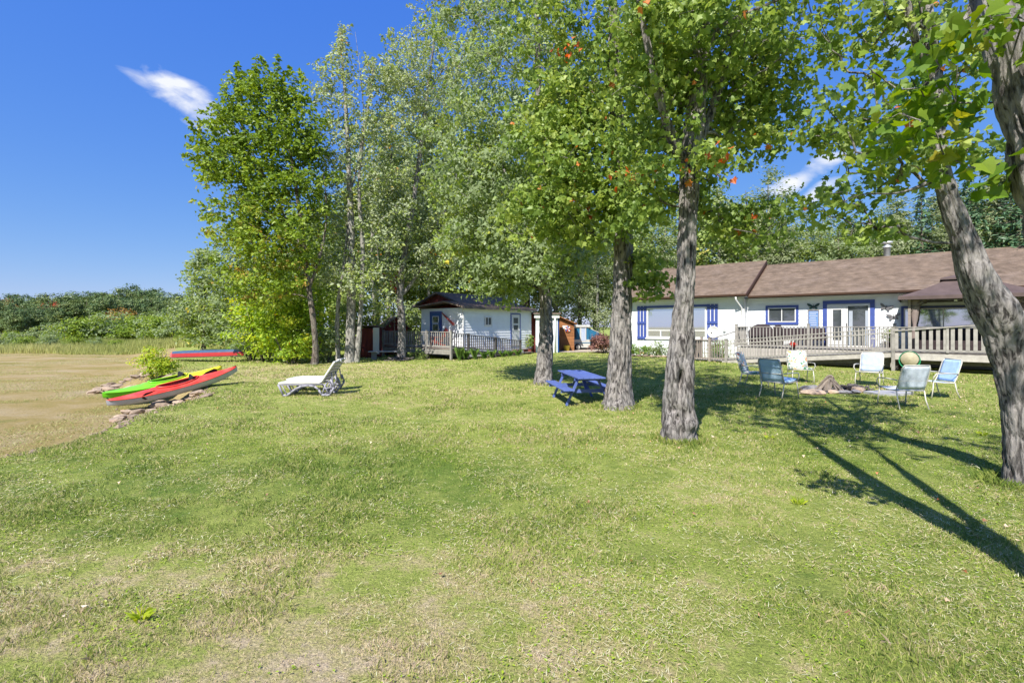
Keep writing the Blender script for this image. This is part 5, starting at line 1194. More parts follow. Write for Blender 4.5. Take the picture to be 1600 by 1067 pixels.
# ================================================================ BOATS
def hull_pts(L_, W_, nd, bottom=True):
    pass
def kayak(label, p0, p1, roll, deck_m, hull_m, L_, W_=.66):
    p0 = Vector(p0); p1 = Vector(p1); d = (p1 - p0); mid = (p0 + p1) / 2; rz = math.atan2(d.y, d.x); ry = -math.atan2(d.z, math.hypot(d.x, d.y))
    t = thing('kayak', label, 'kayak', mid, rz, rx=roll, ry=ry, group='kayaks drawn up on the bank')
    n = 60; m_ = 20
    def prof(u):  # u 0..1
        s = math.sin(math.pi * u); w = W_ / 2 * max(0, s) ** .72; z0 = .13 + .10 * (abs(2 * u - 1) ** 3.2) ; b_ = -.10 + .18 * abs(2 * u - 1) ** 3.5; crown = .075 * max(0, s) ** .8 + .03 * (u > .3) ; return w, z0, b_, crown
    cx, cw, ch = .04, .52, .215     # cockpit centre x, half length, half width
    hv = []; dv = []
    for i in range(n + 1):
        u = i / n; x = -L_ / 2 + L_ * u; w, z0, bt, cr = prof(u); w = max(w, .004)
        for j in range(m_ + 1):
            q = j / m_ * 2 - 1
            hv.append((x, w * (abs(q) ** .62 if q > 0 else -abs(q) ** .62), bt + (z0 - bt) * abs(q) ** 3.4))
            dv.append((x, w * q, z0 + cr * (1 - abs(q) ** 1.8)))
    def grid(keep=lambda x, y: True, vs=None):
        fs = []
        for i in range(n):
            for j in range(m_):
                a = i * (m_ + 1) + j; f = (a, a + 1, a + m_ + 2, a + m_ + 1); c = [sum(vs[k][e] for k in f) / 4 for e in (0, 1)]
                if keep(*c): fs.append(f)
        return fs
    b = MB(); b.add(hv, [tuple(reversed(f)) for f in grid(vs=hv)], True); b.build('hull', M[hull_m], t)
    inside = lambda x, y: ((x - cx) / cw) ** 2 + (y / ch) ** 2 < 1
    b = MB(); b.add(dv, grid(lambda x, y: not inside(x, y), dv), True); b.build('deck', M[deck_m], t)
    b = MB(); b.add([(x * .985, y * .9, z + .03) for x, y, z in hv], [f for f in grid(lambda x, y: abs(x - cx) < cw * 1.15, hv)], True); b.build('cockpit_well', M[deck_m], t)
    rim = []
    for k in range(41):
        a = 2 * math.pi * k / 40; x = cx + cw * math.cos(a); y = ch * math.sin(a); u = (x + L_ / 2) / L_; w, z0, bt, cr = prof(u); rim.append((x, y, z0 + cr * (1 - abs(y / w) ** 1.8) + .015))
    b = MB(); b.tube(rim, .022, 6, cap=False); b.build('cockpit_rim', M[deck_m], t)
    b = MB(); ch_ = [(-L_ / 2 + L_ * i / n, sg * (prof(i / n)[0] + .006), prof(i / n)[1]) for sg in (-1, 1) for i in range(1, n)]
    b.tube(ch_[:n - 1], .014, 5); b.tube(ch_[n - 1:], .014, 5); b.build('gunwale', M[deck_m], t)
    b = MB(); b.box((cx + .12, 0, .04), (.4, .36, .08), bev=.03); s = b.build('seat', M['metal_dark'], t)
    b = MB(); b.box((cx + .33, 0, .2), (.06, .34, .26), ry=.25, bev=.02); b.build('seat_back', M['black'], s)
    b = MB(); b.tube([(-L_ / 2 + .06, 0, prof(.03)[1] + .03), (-L_ / 2 + .03, .05, prof(.03)[1] + .06), (-L_ / 2 + .06, 0, prof(.03)[1] + .06)], .01, 5); b.build('grab_handle', M['black'], t); b = MB(); b.tube([(L_ / 2 - .1, 0, .25), (L_ / 2 - .02, 0, .27)], .012, 5); b.build('grab_handle', M['black'], t)
    return t
k1 = kayak('red kayak with pale grey hull lying nearest on the rocky bank', P(182, 634, 13.2), P(362, 586, 15.2), .16, 'kayak_red', 'kayak_hull', 3.25)
k2 = kayak('lime green to yellow kayak lying behind the red one', P(172, 623, 13.9), P(340, 584, 16.2), .12, 'kayak_lime', 'kayak_lime', 3.2)
t = thing('canoe_paddle', 'black double-bladed paddle laid across both kayaks', 'paddle', (0, 0, 0))
a = P(250, 611, 13.75); b_ = P(316, 587, 14.7)
t.location = a; dloc = b_ - a
mb = MB(); mb.tube([(0, 0, 0), dloc], .016, 8); mb.build('shaft', M['black'], t)
for q, s in ((Vector((0, 0, 0)), -1), (dloc, 1)):
    dn = dloc.normalized(); sd_ = dn.cross(Vector((0, 0, 1))).normalized(); b = MB()
    b.prism([(0, -.02), (.12, -.08), (.38, -.09), (.45, -.03), (.44, .05), (.36, .09), (.12, .07), (0, .02)], lambda u_, v_, e, q=q, s=s: q + dn * (u_ * s) + Vector((0, -.15, .98)) * v_ + sd_ * e, -.008, .008); b.build('blade', M['black'], t)
def canoe(label, p0, p1, L_=4.6, W_=.86):
    p0 = Vector(p0); p1 = Vector(p1); d = p1 - p0; mid = (p0 + p1) / 2; t = thing('canoe', label, 'canoe', mid, math.atan2(d.y, d.x), ry=-math.atan2(d.z, math.hypot(d.x, d.y)))
    n = 48; m_ = 24; vs = []
    for i in range(n + 1):
        u = i / n; s = math.sin(math.pi * u); e = abs(2 * u - 1); w = max(W_ / 2 * s ** .6, .006); top = .36 - .05 * e ** 4; g = .02 - .0 * e
        if e > .9: top -= (e - .9) * 1.6
        for j in range(m_ + 1):
            q = j / m_ * 2 - 1; vs.append((-L_ / 2 + L_ * u, w * (1 if q > 0 else -1) * abs(q) ** .55, g + (top - g) * (1 - abs(q) ** 3.2)))
    bf = [[], [], []]
    for i in range(n):
        for j in range(m_):
            a = i * (m_ + 1) + j; f = (a, a + m_ + 1, a + m_ + 2, a + 1); z = sum(vs[k][2] for k in f) / 4
            bf[2 if i < 3 else (1 if z > .21 else 0)].append(f)
    b = MB(); b.add(vs, bf[0], True); h = b.build('hull', M['canoe_red'], t)
    b = MB(); b.add(vs, bf[1], True); b.build('bottom', M['canoe_blue'], t)
    b = MB(); b.add(vs, bf[2], True); b.build('bow', M['canoe_red_faded'], t)
    b = MB()
    for sg in (-1, 1): b.tube([(-L_ / 2 + L_ * i / 40, sg * max(W_ / 2 * math.sin(math.pi * i / 40) ** .6, .004), .02) for i in range(41)], .017, 5)
    b.build('gunwale', M['metal_dark'], t)
    return t
canoe('red canoe with blue-grey bottom lying upside down at the lake bed edge', P(268, 559, 25.6), P(378, 556, 24.6) )

# ---- rocks of the eroded bank: each one a thing
rg = random.Random(21)
def rock(px, py, s, lbl, grp, z=None, sq=1.0):
    D = (EYE + .3) * K / (py - HY)
    for _ in range(6): x = (px - 800) / K * D; z_ = gzf(x, D); D = (EYE - z_) * K / (py - HY)
    x = (px - 800) / K * D; o = bpy.data.objects.new('rock', rg.choice(RK)); C.objects.link(o); o.location = (x, D, gzf(x, D) + s * .12); o.scale = (s * rg.uniform(.9, 1.5), s, s * .75 * sq); o.rotation_euler = (rg.uniform(-.2, .2), rg.uniform(-.2, .2), rg.uniform(0, 6)); tag(o, lbl, 'rock', grp)
for i in range(26):
    f = i / 25; rock(188 + 130 * f + rg.uniform(-8, 8), 657 - 42 * f + rg.uniform(-6, 5), rg.uniform(.14, .42), 'tan rock in the crumbled bank edge in front of the red kayak', 'rocks in front of the kayaks')
for i in range(24):
    f = i / 23; rock(146 + 115 * f + rg.uniform(-10, 8), 611 - 20 * f + rg.uniform(-6, 6), rg.uniform(.16, .45), 'tan rock on the low bank left of the yellow-green bush', 'rocks below the bush')
# ================================================================ TREES THAT CAN BE TOLD APART
FM = .55   # (kept for thinning while testing)
# centre maple with the knotted trunk
tree('maple_tree', 'large maple with knotted hollow grey trunk, centre of the lawn', 'tree', 7.7,
     [[(1060, 690, .25), (1059, 640, .235), (1062, 575, .222), (1067, 500, .18), (1071, 420, .158), (1074, 340, .152), (1080, 255, .17), (1090, 150, .145), (1097, 50, .125), (1106, -60, .10), (1112, -200, .06), (1118, -330, .02)],
      [(1080, 265, .09, 0), (1052, 215, .085, -.2), (1034, 165, .075, -.35), (1018, 100, .065, -.5), (1002, 20, .05, -.6), (985, -90, .02, -.7)],
      [(1086, 235, .09, 0), (1112, 175, .08, .2), (1132, 110, .07, .3), (1150, 60, .06, .5), (1158, -40, .045, .6), (1180, -160, .015, .7)],
      [(1093, 120, .06, 0), (1120, 50, .05, -.3), (1170, 20, .04, -.5), (1240, -10, .02, -.8)]],
     [B(1140, 165, 8.6, 290, 200, 2.0, 80), B(1190, 150, 8.3, 120, 190, 2.0, 36), B(1025, 150, 7.9, 180, 260, 2.2, 72), B(1120, 240, 7.0, 90, 60, .5, 9), B(1060, 300, 8.3, 150, 90, 1.0, 18), B(1175, 345, 8.3, 120, 90, 1.4, 20),
      B(1150, 40, 8.2, 260, 160, 3, 60), B(1060, 30, 7.0, 260, 180, 2.4, 55), B(1010, 300, 7.6, 90, 120, 1.2, 18), B(1110, -180, 8, 560, 330, 5.2, 115), B(1100, -380, 8, 380, 200, 3.5, 20)],
     'maple', .086, 36, .21, 'maple', 'bark', seed=3, amp=.026, freq=17, flare=.22, nseg=112, per=34,
     bumps=((1.02, -1.75, .09, .16, -.16), (.92, -1.85, .12, .14, -.12), (.98, -2.35, .22, .4, .05), (.98, -1.2, .24, .4, .06), (.62, -1.4, .2, .5, .05), (.50, -2.2, .05, .3, -.07), (.40, -1.9, .05, .12, -.10), (.30, -1.3, .10, .45, .07), (.2, -2.35, .14, .3, .08), (.16, -1.75, .12, .12, -.06), (.3, -.7, .16, .4, .05), (.75, -2.7, .12, .4, .04), (1.35, -2.2, .3, .5, .03), (1.9, -1.2, .22, .5, -.025), (2.35, -2.0, .2, .5, .03)), up=.3, droop=.8, zmin=2.6, maxr=.045)
# second maple behind the picnic table
tree('maple_tree', 'straight rough-barked maple beside the blue picnic table', 'tree', 10.8,
     [[(965, 638, .34), (966, 600, .285), (969, 540, .245), (972, 470, .235), (974, 390, .23), (973, 330, .225), (968, 250, .18), (962, 140, .15), (958, 20, .12), (955, -120, .07), (950, -260, .02)],
      [(975, 335, .12, 0), (990, 280, .11, .2), (1004, 220, .10, .3), (1020, 120, .08, .4), (1030, 0, .05, .5)],
      [(972, 360, .08, 0), (940, 300, .07, -.3), (905, 255, .055, -.5), (860, 225, .035, -.6), (815, 215, .015, -.6)]],
     [B(900, 260, 10.4, 190, 200, 2.6, 80), B(950, 150, 10.6, 240, 240, 3, 100), B(860, 330, 10.6, 150, 130, 2.0, 45), B(1012, 425, 10.5, 56, 80, .9, 14), B(960, 330, 10.0, 150, 120, 1.2, 34), B(870, 190, 10.6, 160, 150, 2.4, 50),
      B(940, 30, 11, 330, 220, 4, 80), B(950, -160, 11, 420, 300, 5, 45)],
     'maple', .105, 34, .23, 'maple', 'bark', seed=5, amp=.034, freq=15, flare=.5, up=.3, droop=.8, zmin=2.4, nseg=96, per=26)
# third, silver-leaved, near the cabin
tree('silver_maple', 'silver maple with thick trunk standing before the white cabin door', 'tree', 15.2,
     [[(850, 600, .31), (851, 570, .25), (853, 520, .22), (852, 470, .205), (850, 420, .19), (848, 340, .17), (845, 220, .14), (840, 80, .10), (838, -80, .04)],
      [(850, 430, .10, 0), (825, 380, .09, .3), (800, 310, .07, .6), (780, 230, .04, .8), (770, 150, .015, 1)],
      [(849, 400, .09, 0), (880, 340, .07, -.2), (905, 260, .05, -.4), (920, 150, .02, -.5)]],
     [B(805, 425, 14.6, 160, 90, 3.0, 60), B(765, 360, 14.8, 180, 130, 3.4, 80), B(870, 400, 14.4, 150, 110, 2.6, 50), B(800, 290, 15.2, 240, 200, 4.4, 120), B(740, 260, 15.5, 190, 200, 4, 90), B(830, 150, 15.6, 300, 230, 5, 130), B(820, -20, 16, 360, 250, 6, 100), B(905, 330, 15, 130, 190, 3, 50)],
     'lobed', .14, 46, .28, 'lime', 'bark', seed=7, amp=.03, freq=13, flare=.35, up=.35, droop=.5, zmin=2.2, nseg=56, per=18)
# leaning maple on the right
tree('maple_tree', 'leaning maple with swollen burl on its trunk at the right edge', 'tree', 5.54,
     [[(1604, 752, .20), (1600, 700, .18), (1591, 620, .178), (1574, 540, .198), (1550, 480, .212), (1523, 425, .165), (1505, 370, .135), (1485, 315, .12), (1468, 265, .11), (1460, 200, .105, .1), (1458, 120, .095, .2), (1450, 40, .085, .2), (1440, -60, .06, .3), (1430, -200, .02, .4)],
      [(1470, 275, .06, 0), (1440, 290, .03, -.1), (1400, 302, .016, -.2), (1350, 304, .012, -.3), (1310, 318, .006, -.3)],
      [(1458, 130, .06, .2), (1440, 90, .05, .1), (1425, 40, .045, 0), (1405, -40, .03, 0), (1380, -120, .01, 0)],
      [(1457, 110, .05, .2), (1495, 60, .045, .4), (1520, 0, .035, .5), (1540, -90, .015, .6)]],
     [B(1400, 210, 5.7, 170, 170, 1.5, 27), B(1345, 190, 6.0, 160, 110, 1.4, 22), B(1300, 300, 6.0, 120, 80, .9, 14), B(1290, 212, 6.2, 90, 60, .8, 8), B(1350, 355, 5.8, 110, 36, .7, 8), B(1440, 100, 5.8, 200, 130, 1.7, 22), B(1370, 60, 6.0, 150, 90, 1.4, 18),
      B(1320, 10, 6.2, 220, 90, 1.8, 24), B(1510, 110, 6.0, 150, 170, 1.5, 14), B(1430, 250, 5.4, 110, 80, .8, 14), B(1480, -140, 6, 560, 260, 4.6, 90), B(1520, 240, 6.0, 70, 70, .6, 6)],
     'maple', .082, 15, .17, 'maple', 'bark', seed=11, amp=.019, freq=19, flare=.1, up=.3, droop=.8, zmin=2.4, nseg=112, per=30, maxr=.022,
     bumps=((2.0, -1.6, .3, .7, .05), (1.7, -.6, .25, .5, .05), (2.35, -2.4, .14, .35, .05), (2.2, -1.2, .1, .3, -.03), (2.45, -1.5, .08, .6, .03)))
# the near tree whose trunk crosses the top right corner; its forked stem throws the long shadows
T5 = [[(Vector((3.66, 2.72, -.1)), .22), (Vector((3.58, 2.72, .35)), .165), (Vector((3.34, 2.74, 1.4)), .15), (Vector((3.05, 2.75, 2.5)), .14), (Vector((2.84, 2.76, 3.35)), .135), (Vector((2.70, 2.85, 4.3)), .11), (Vector((2.5, 3.0, 5.6)), .08), (Vector((2.3, 3.3, 7.6)), .02)],
      [(Vector((3.52, 2.74, .5)), .11), (Vector((3.44, 2.68, 1.2)), .10), (Vector((3.36, 2.62, 2.4)), .09), (Vector((3.28, 2.6, 3.7)), .08), (Vector((3.18, 2.55, 5.2)), .05), (Vector((3.1, 2.5, 6.8)), .02)]]
tree('maple_tree', 'nearest maple, only its shaggy trunk and large bright leaves in the upper right corner', 'tree', 2.7, T5,
     [(tuple(P(1440, 150, 2.95)), .22, .2, .16, 6), (tuple(P(1395, 215, 3.0)), .12, .2, .14, 4), (tuple(P(1560, 40, 2.5)), .26, .2, .09, 6), (tuple(P(1470, 70, 2.8)), .16, .2, .10, 3), (tuple(P(1520, 250, 2.9)), .16, .14, .07, 3), (tuple(P(1360, 120, 3.1)), .10, .15, .12, 2),
      ((2.5, 3.2, 7.1), 1.7, 1.8, 1.3, 100), ((4.0, 2.0, 6.6), 1.6, 1.6, 1.2, 40), ((4.7, 1.3, 6.8), 1.8, 1.8, 1.2, 50), ((3.2, 5.2, 8.9), 1.6, 1.6, .9, 45), ((1.3, 4.0, 7.7), 1.3, 1.4, .9, 36)],  # crown clusters above the view, added to cast shade on the lawn
     'maple', .078, 11, .12, 'near', 'bark', seed=13, amp=.026, freq=22, flare=.2, up=.4, droop=.6, zmin=2.0, nseg=96, per=30, maxr=.018, tipr=.003)

# ---- the group at the left
tree('maple_tree', 'dark-topped maple with thin crooked trunk, leftmost of the tall trees', 'tree', 22.4,
     [[(491, 572, .19), (493, 545, .15), (490, 505, .14), (484, 460, .13), (478, 410, .12), (468, 330, .10), (452, 230, .07), (430, 130, .02)],
      [(483, 450, .08, 0), (500, 400, .07, .2), (510, 340, .05, .3), (505, 260, .02, .4)], [(479, 400, .06, 0), (440, 330, .05, -.3), (400, 250, .035, -.5), (370, 180, .01, -.6)]],
     [B(408, 190, 22.4, 150, 110, 2.8, 80), B(345, 240, 22.2, 110, 80, 2.4, 50), B(362, 168, 22.3, 36, 60, 1.2, 12), B(390, 140, 22.4, 46, 70, 1.3, 18), B(430, 135, 22.5, 44, 70, 1.3, 16), B(460, 165, 22.6, 50, 90, 1.6, 20), B(415, 270, 22.4, 200, 130, 4, 120), B(380, 340, 22.2, 130, 110, 3.2, 60), B(450, 350, 22.4, 150, 150, 4, 90), B(420, 430, 22, 140, 110, 3, 60), B(470, 230, 22.8, 90, 120, 2.6, 40)],
     'oval', .20, 40, .32, 'dark_maple', 'bark_dark', seed=17, amp=.02, flare=.3, up=.4, droop=.3, nseg=32, per=10, zmin=2.5, spire=.7, tint_bias=lambda q: np.clip((7.5 - q[:, 2]) * .05, -.12, .3))
tree('silver_maple', 'tall thin-crowned grey tree with several stems and bare top twigs', 'tree', 24.0,
     [[(546, 567, .27), (548, 530, .24), (549, 470, .22), (549, 400, .19), (548, 330, .16), (545, 265, .13), (541, 180, .10), (536, 110, .06), (530, 60, .02)],
      [(557, 567, .15), (562, 510, .13), (566, 440, .12), (566, 370, .11), (561, 300, .10), (566, 230, .08), (578, 150, .05), (585, 90, .02)],
      [(529, 561, .15), (527, 520, .13), (529, 470, .11), (538, 410, .09), (543, 350, .05)], [(548, 300, .07, 0), (560, 250, .06, .3), (568, 180, .04, .4), (560, 90, .02, .5), (555, 50, .01, .5)]],
     [B(530, 90, 24, 70, 80, 2.0, 26), B(585, 110, 24, 60, 70, 2, 20), B(510, 140, 24, 50, 80, 2, 14), B(565, 180, 24.3, 130, 90, 3.2, 44), B(600, 240, 24.5, 110, 150, 3.6, 60), B(520, 230, 24, 90, 130, 3, 40), B(590, 350, 24.5, 120, 140, 3.6, 60), B(530, 330, 24.5, 100, 120, 3, 36), B(515, 420, 24, 90, 90, 2.6, 34), B(560, 440, 23, 90, 70, 1.6, 20)],
     'oval', .17, 36, .32, 'silver', 'bark_pale', seed=19, amp=.022, flare=.25, up=.25, droop=.4, nseg=40, per=12, zmin=3.0, spire=.7)
tree('silver_maple', 'silver maple with fork low on its trunk behind the red sheds, huge pale crown', 'tree', 26.0,
     [[(627, 556, .26), (628, 520, .21), (627, 485, .20), (625, 455, .19), (635, 380, .16), (650, 290, .14), (665, 170, .10), (680, 50, .04)],
      [(626, 462, .12, 0), (645, 440, .10, .2), (665, 400, .09, .4), (700, 320, .07, .8), (730, 220, .04, 1)], [(626, 455, .10, 0), (612, 420, .09, 0), (605, 340, .07, .2), (612, 240, .04, .3)]],
     [B(690, 160, 28, 190, 230, 5, 140), B(640, 150, 25.5, 110, 190, 4, 70), B(660, 300, 27.6, 170, 190, 4, 130), B(650, 400, 26.6, 160, 120, 2.6, 75), B(720, 300, 28.4, 140, 240, 3, 110), B(740, 60, 28.4, 220, 230, 5, 130), B(760, -90, 26, 300, 200, 8, 70), B(610, 330, 25.5, 80, 150, 3, 40), B(590, 460, 25.5, 80, 60, 2, 14)],
     'oval', .155, 74, .42, 'silver', 'bark', seed=23, amp=.022, flare=.3, up=.22, droop=.45, nseg=40, per=10, zmin=3.0, spire=.9)
# red sprig on a slim stem
tree('red_maple_sapling', 'slim young maple already turned red beside the forked silver trunk', 'tree', 27.0,
     [[(617, 550, .05), (616, 500, .045), (614, 460, .035), (612, 425, .01)]], [B(614, 438, 27, 22, 40, .8, 14)], 'oval', .16, 26, .22, 'red', 'bark_dark', seed=29, nseg=12, per=4, zmin=1.5)

# ---- understory shrubs at the left wood edge
def shrub(label, px, D, w, h, lm, seed, n=60, size=.15, leaf='oval', nl=36, name='shrub', group='shrubs along the wood edge', dpt=None, sig=.3, cat='shrub', y0=0):
    x = (px - 800) / K * D; z = gzf(x, D); t = thing(name, label, cat, (x, D, z), group=group); rng = np.random.default_rng(seed); st = []
    d = dpt or w
    for k in range(5):
        a = 2 * math.pi * k / 5 + rng.uniform(0, 1); p, r = smooth_path([Vector((.1 * math.cos(a), .1 * math.sin(a), -.05)), Vector((w * .15 * math.cos(a), w * .15 * math.sin(a), h * .3)), Vector((w * .28 * math.cos(a), w * .28 * math.sin(a), h * .75))], [.035 * h ** .4, .025, .01], 3); st.append((p, r))
    mb = MB()
    for p, r in st: mb.tube([Vector(q) for q in p], list(r), 5)
    mb.build('stems', M['bark_dark'], t)
    blobs = [((0, 0, h * .5), w * .5, d * .5, h * .46, n // 2)]
    for k in range(5):
        a = rng.uniform(0, 6.28); r_ = rng.uniform(.15, .4); blobs.append(((w * r_ * math.cos(a), d * r_ * math.sin(a), h * rng.uniform(.25, .8)), w * .25, d * .25, h * .22, max(3, n // 10)))
    grow(t, st, blobs, rng, leaf, size, nl, sig, Lm[lm], M['bark_dark'], (0, 0, 0), zmin=.1, tipr=.005, tri_sides=3, maxr=.03); return t
shrub('tall yellow-green maple thicket behind the leftmost crooked trunk', 452, 25.5, 4.4, 5.4, 'shrub', 31, 150, .19, sig=.42)
shrub('orange-tinged yellow-green shrub at the left end of the wood', 415, 25.0, 3.4, 3.6, 'shrub', 32, 90, .18, sig=.36)
shrub('low rounded yellow-green bush at the foot of the crooked trunk', 455, 23.4, 2.6, 1.7, 'shrub', 33, 70, .14, sig=.26)
shrub('low dark green bush next to the grey multi-stemmed trunks', 510, 24.6, 1.9, 1.8, 'lime', 34, 50, .15, sig=.26)
shrub('pale green bush nearest the canoe end', 392, 25.8, 2.2, 2.0, 'lime', 35, 50, .15, sig=.28)
shrub('green thicket filling the gap behind the red shed', 560, 31.0, 4.2, 4.4, 'wood', 36, 110, .19, sig=.42)
shrub('dense shrub behind the pitched-roof red shed', 640, 33.5, 5.0, 4.0, 'lime', 37, 110, .2, sig=.42)
tree('young_maple', 'light green maple rising behind the orange-tinged shrub', 'tree', 29.0, [[(372, 555, .12), (374, 480, .09), (370, 400, .06), (368, 350, .02)]],
     [B(370, 400, 29, 90, 110, 3, 60), B(360, 460, 29, 110, 100, 3.4, 60), B(400, 500, 28.5, 100, 80, 3, 40)], 'oval', .21, 32, .4, 'lime', 'bark_dark', seed=41, nseg=16, per=5, zmin=1, up=.4)
tree('maple_tree', 'rounded mid-green tree at the outer left end of the wood', 'tree', 36.0, [[(318, 548, .16), (320, 480, .12), (322, 420, .06), (324, 385, .02)]],
     [B(322, 440, 36, 66, 110, 3.2, 60), B(305, 495, 36, 80, 70, 3.4, 50), B(335, 520, 35.5, 110, 44, 3.0, 36), B(345, 485, 36, 80, 90, 3.6, 50), B(326, 398, 36, 30, 40, 1.4, 14)], 'oval', .26, 34, .42, 'lime', 'bark_dark', seed=43, nseg=16, per=5, zmin=1, up=.4)
for i, (px, py, D, lb) in enumerate(((582, 548, 33, 'pale grey trunk standing in the wood behind the red sheds'), (604, 545, 35, 'thin pale trunk deep in the wood left of the cabin'), (668, 545, 38, 'slender pale trunk above the cabin deck'))):
    tree('birch_tree', lb, 'tree', D, [[(px, py, .15), (px + 3, 480, .13), (px - 2, 400, .11), (px + 4, 300, .08), (px, 200, .02)]], [B(px, 330, D, 110, 190, 4, 50), B(px + 6, 230, D, 90, 120, 4, 40)], 'oval', .24, 28, .5, 'lime', 'bark_pale', seed=50 + i, nseg=14, per=4, zmin=6)

# ---- background trees, made once per kind and copied
def place(protos, spots, labels):
    used = set(); names = []
    for (px, D, h, k, rz, *lb) in spots:
        pr, h0 = protos[k]; x = (px - 800) / K * D; s = h / h0; loc = (x, D, gzf(x, D))
        if k not in used: used.add(k); pr.location = loc; pr.rotation_euler.z = rz; pr.scale = (s, s, s); c = pr
        else: c = copy_thing(pr, loc, rz, (s * random.Random(px * D).uniform(.9, 1.15), s, s))
        c['_l'] = 1; names.append((c, lb[0] if lb else None))
    for c, lb in names:
        del c['_l']
        if lb: c['label'] = lb
    for k, (pr, h0) in enumerate(protos):
        if k not in used:
            for o in list(pr.children): bpy.data.objects.remove(o)
            bpy.data.objects.remove(pr)
G1 = 'trees in the wood behind the cabin and house'
w1 = local_tree('broadleaf_tree', 'tall mid-green broadleaf tree in the wood behind the buildings', 'tree', 12, .18, [((0, 0, 8), 2.6, 2.6, 3.2, 100), ((1.2, .5, 5.4), 2.0, 2.0, 1.8, 50), ((-1.3, -.5, 6), 2.0, 2.0, 2, 50), ((0, 0, 3.6), 2.2, 2.2, 1.6, 40)], 'oval', .23, 30, .44, 'wood', group=G1, seed=61)
w2_ = local_tree('poplar_tree', 'pale green fluttering poplar behind the buildings', 'tree', 12, .16, [((0, 0, 9), 1.7, 1.7, 3.0, 80), ((.4, .2, 5.5), 2.1, 2.1, 2.4, 70), ((-.5, -.3, 3.2), 2, 2, 1.6, 40)], 'oval', .2, 32, .4, 'poplar', 'bark_pale', group=G1, seed=62)
w3 = local_tree('broadleaf_tree', 'yellowish green broadleaf tree in the wood behind the buildings', 'tree', 12, .18, [((0, 0, 8.5), 2.4, 2.4, 2.8, 90), ((1.0, -.5, 5.4), 2.3, 2.3, 1.8, 50), ((-1.3, .5, 5), 2.2, 2.2, 2, 50), ((0, 0, 3), 2.2, 2.2, 1.5, 40)], 'oval', .22, 30, .42, 'lime', group=G1, seed=63)
w4 = spruce_local('spruce_tree', 'dark spruce behind the house roof', 11, 2.3, 'spruce', 64, 'spruces behind the house roof', n=190, size=.36)
w5 = local_tree('pine_tree', 'open blue-green pine rising above the house roof', 'tree', 12, .17, [((0, 0, 10), 1.1, 1.1, 1.8, 40), ((.6, .3, 7.6), 1.9, 1.9, 1.2, 50), ((-.6, .2, 5.6), 2.3, 2.3, 1.1, 50), ((0, 0, 3.6), 2.4, 2.4, 1.2, 40)], 'long', .30, 46, .36, 'poplar', group='pines behind the house roof', seed=65)
spots = [(500, 38, 13.0, 0, .3), (545, 36, 15.0, 2, 1), (470, 35, 11.0, 2, 2), (590, 40, 17.0, 0, 3), (640, 42, 18.0, 2, 4), (690, 40, 16.0, 0, 5), (735, 43, 19.0, 0, 1.3), (780, 41, 18.0, 2, 2.1), (825, 44, 20.0, 0, 2.9), (870, 42, 15.0, 1, 3.3), (905, 40, 12.0, 2, .4),
         (935, 38, 9.0, 1, 1.9), (965, 41, 12.0, 0, 2.5, 'green tree seen behind the second trunk'), (1000, 43, 13.0, 2, 4.4, 'yellowish tree between the two middle trunks'), (1040, 42, 11.0, 1, .7, 'poplar behind the left gable of the house'), (1085, 45, 16.6, 0, .9, 'green tree behind the house just left of the centre trunk'), (1125, 44, 14.7, 1, 1.8, 'pale poplar behind the house roof, just right of the centre trunk'), (1165, 46, 15.4, 2, 3.8, 'yellowish tree behind the left half of the house roof'), (1200, 44, 16.1, 1, 5.1, 'pale poplar above the roof seam of the house'), (1240, 46, 12.2, 0, 2.2, 'low green tree behind the roof, below the right-hand cloud'), (1285, 44, 12.2, 2, .2, 'yellow-green tree behind the roof where two slim trunks show'),
         (1330, 42, 11.5, 4, 1.1, 'blue-green pine left of the metal stove pipe'), (1365, 45, 12.0, 2, 2.6, 'yellowish tree directly left of the stove pipe'), (1400, 42, 13.1, 4, 3.0, 'pine directly behind the stove pipe'), (1440, 41, 13.3, 3, .5, 'spruce behind the roof, left of the leaning trunk'), (1475, 42, 14.7, 4, 4.1, 'pine behind the roof immediately left of the leaning trunk top'), (1515, 40, 14.3, 3, 1.7, 'spruce right behind the leaning trunk'), (1555, 41, 16.1, 4, 2.2, 'tall pine above the right end of the roof'), (1595, 38, 16.4, 3, 3.3, 'dark spruce at the right edge of the photo'), (1640, 38, 16.6, 4, .8), (1690, 37, 15.4, 0, 1.8),
         (1300, 50, 13.4, 1, 1.0), (1220, 52, 14.1, 2, 3.1), (1500, 50, 16.0, 1, 2.0), (1420, 52, 14.1, 2, 1.0), (1580, 48, 16.0, 0, .3), (520, 47, 14.0, 0, 3.3), (660, 50, 20.0, 2, 5.5), (760, 52, 22.0, 0, 1.1), (850, 52, 21.0, 2, .1), (930, 50, 15.0, 0, 4), (1020, 52, 15.0, 0, .1), (1100, 54, 18.6, 2, .7), (1740, 42, 13.0, 2, 0), (440, 42, 10.0, 0, 1.4), (405, 45, 9.5, 2, 2.4), (1145, 50, 15.5, 0, 2.2), (1180, 52, 16, 2, .6), (1260, 50, 13.5, 1, 4.2), (1345, 50, 13.5, 0, 1.4), (1380, 52, 14.5, 1, .9), (1455, 50, 15, 0, 2.9), (1540, 50, 16.5, 1, 3.6), (1620, 47, 16.5, 0, 4.6), (1310, 42, 11, 2, 5.2), (1225, 42, 11.5, 4, .9)]
place([(w1, 12), (w2_, 12), (w3, 12), (w4, 11), (w5, 12)], spots, None)
# dark spruce close behind the right end of the house
t = spruce_local('spruce_tree', 'dark green spruce close behind the right end of the gazebo', 6.5, 1.9, 'spruce', 77, None, n=200, size=.30); t.location = (23.6, 22.2, 0)
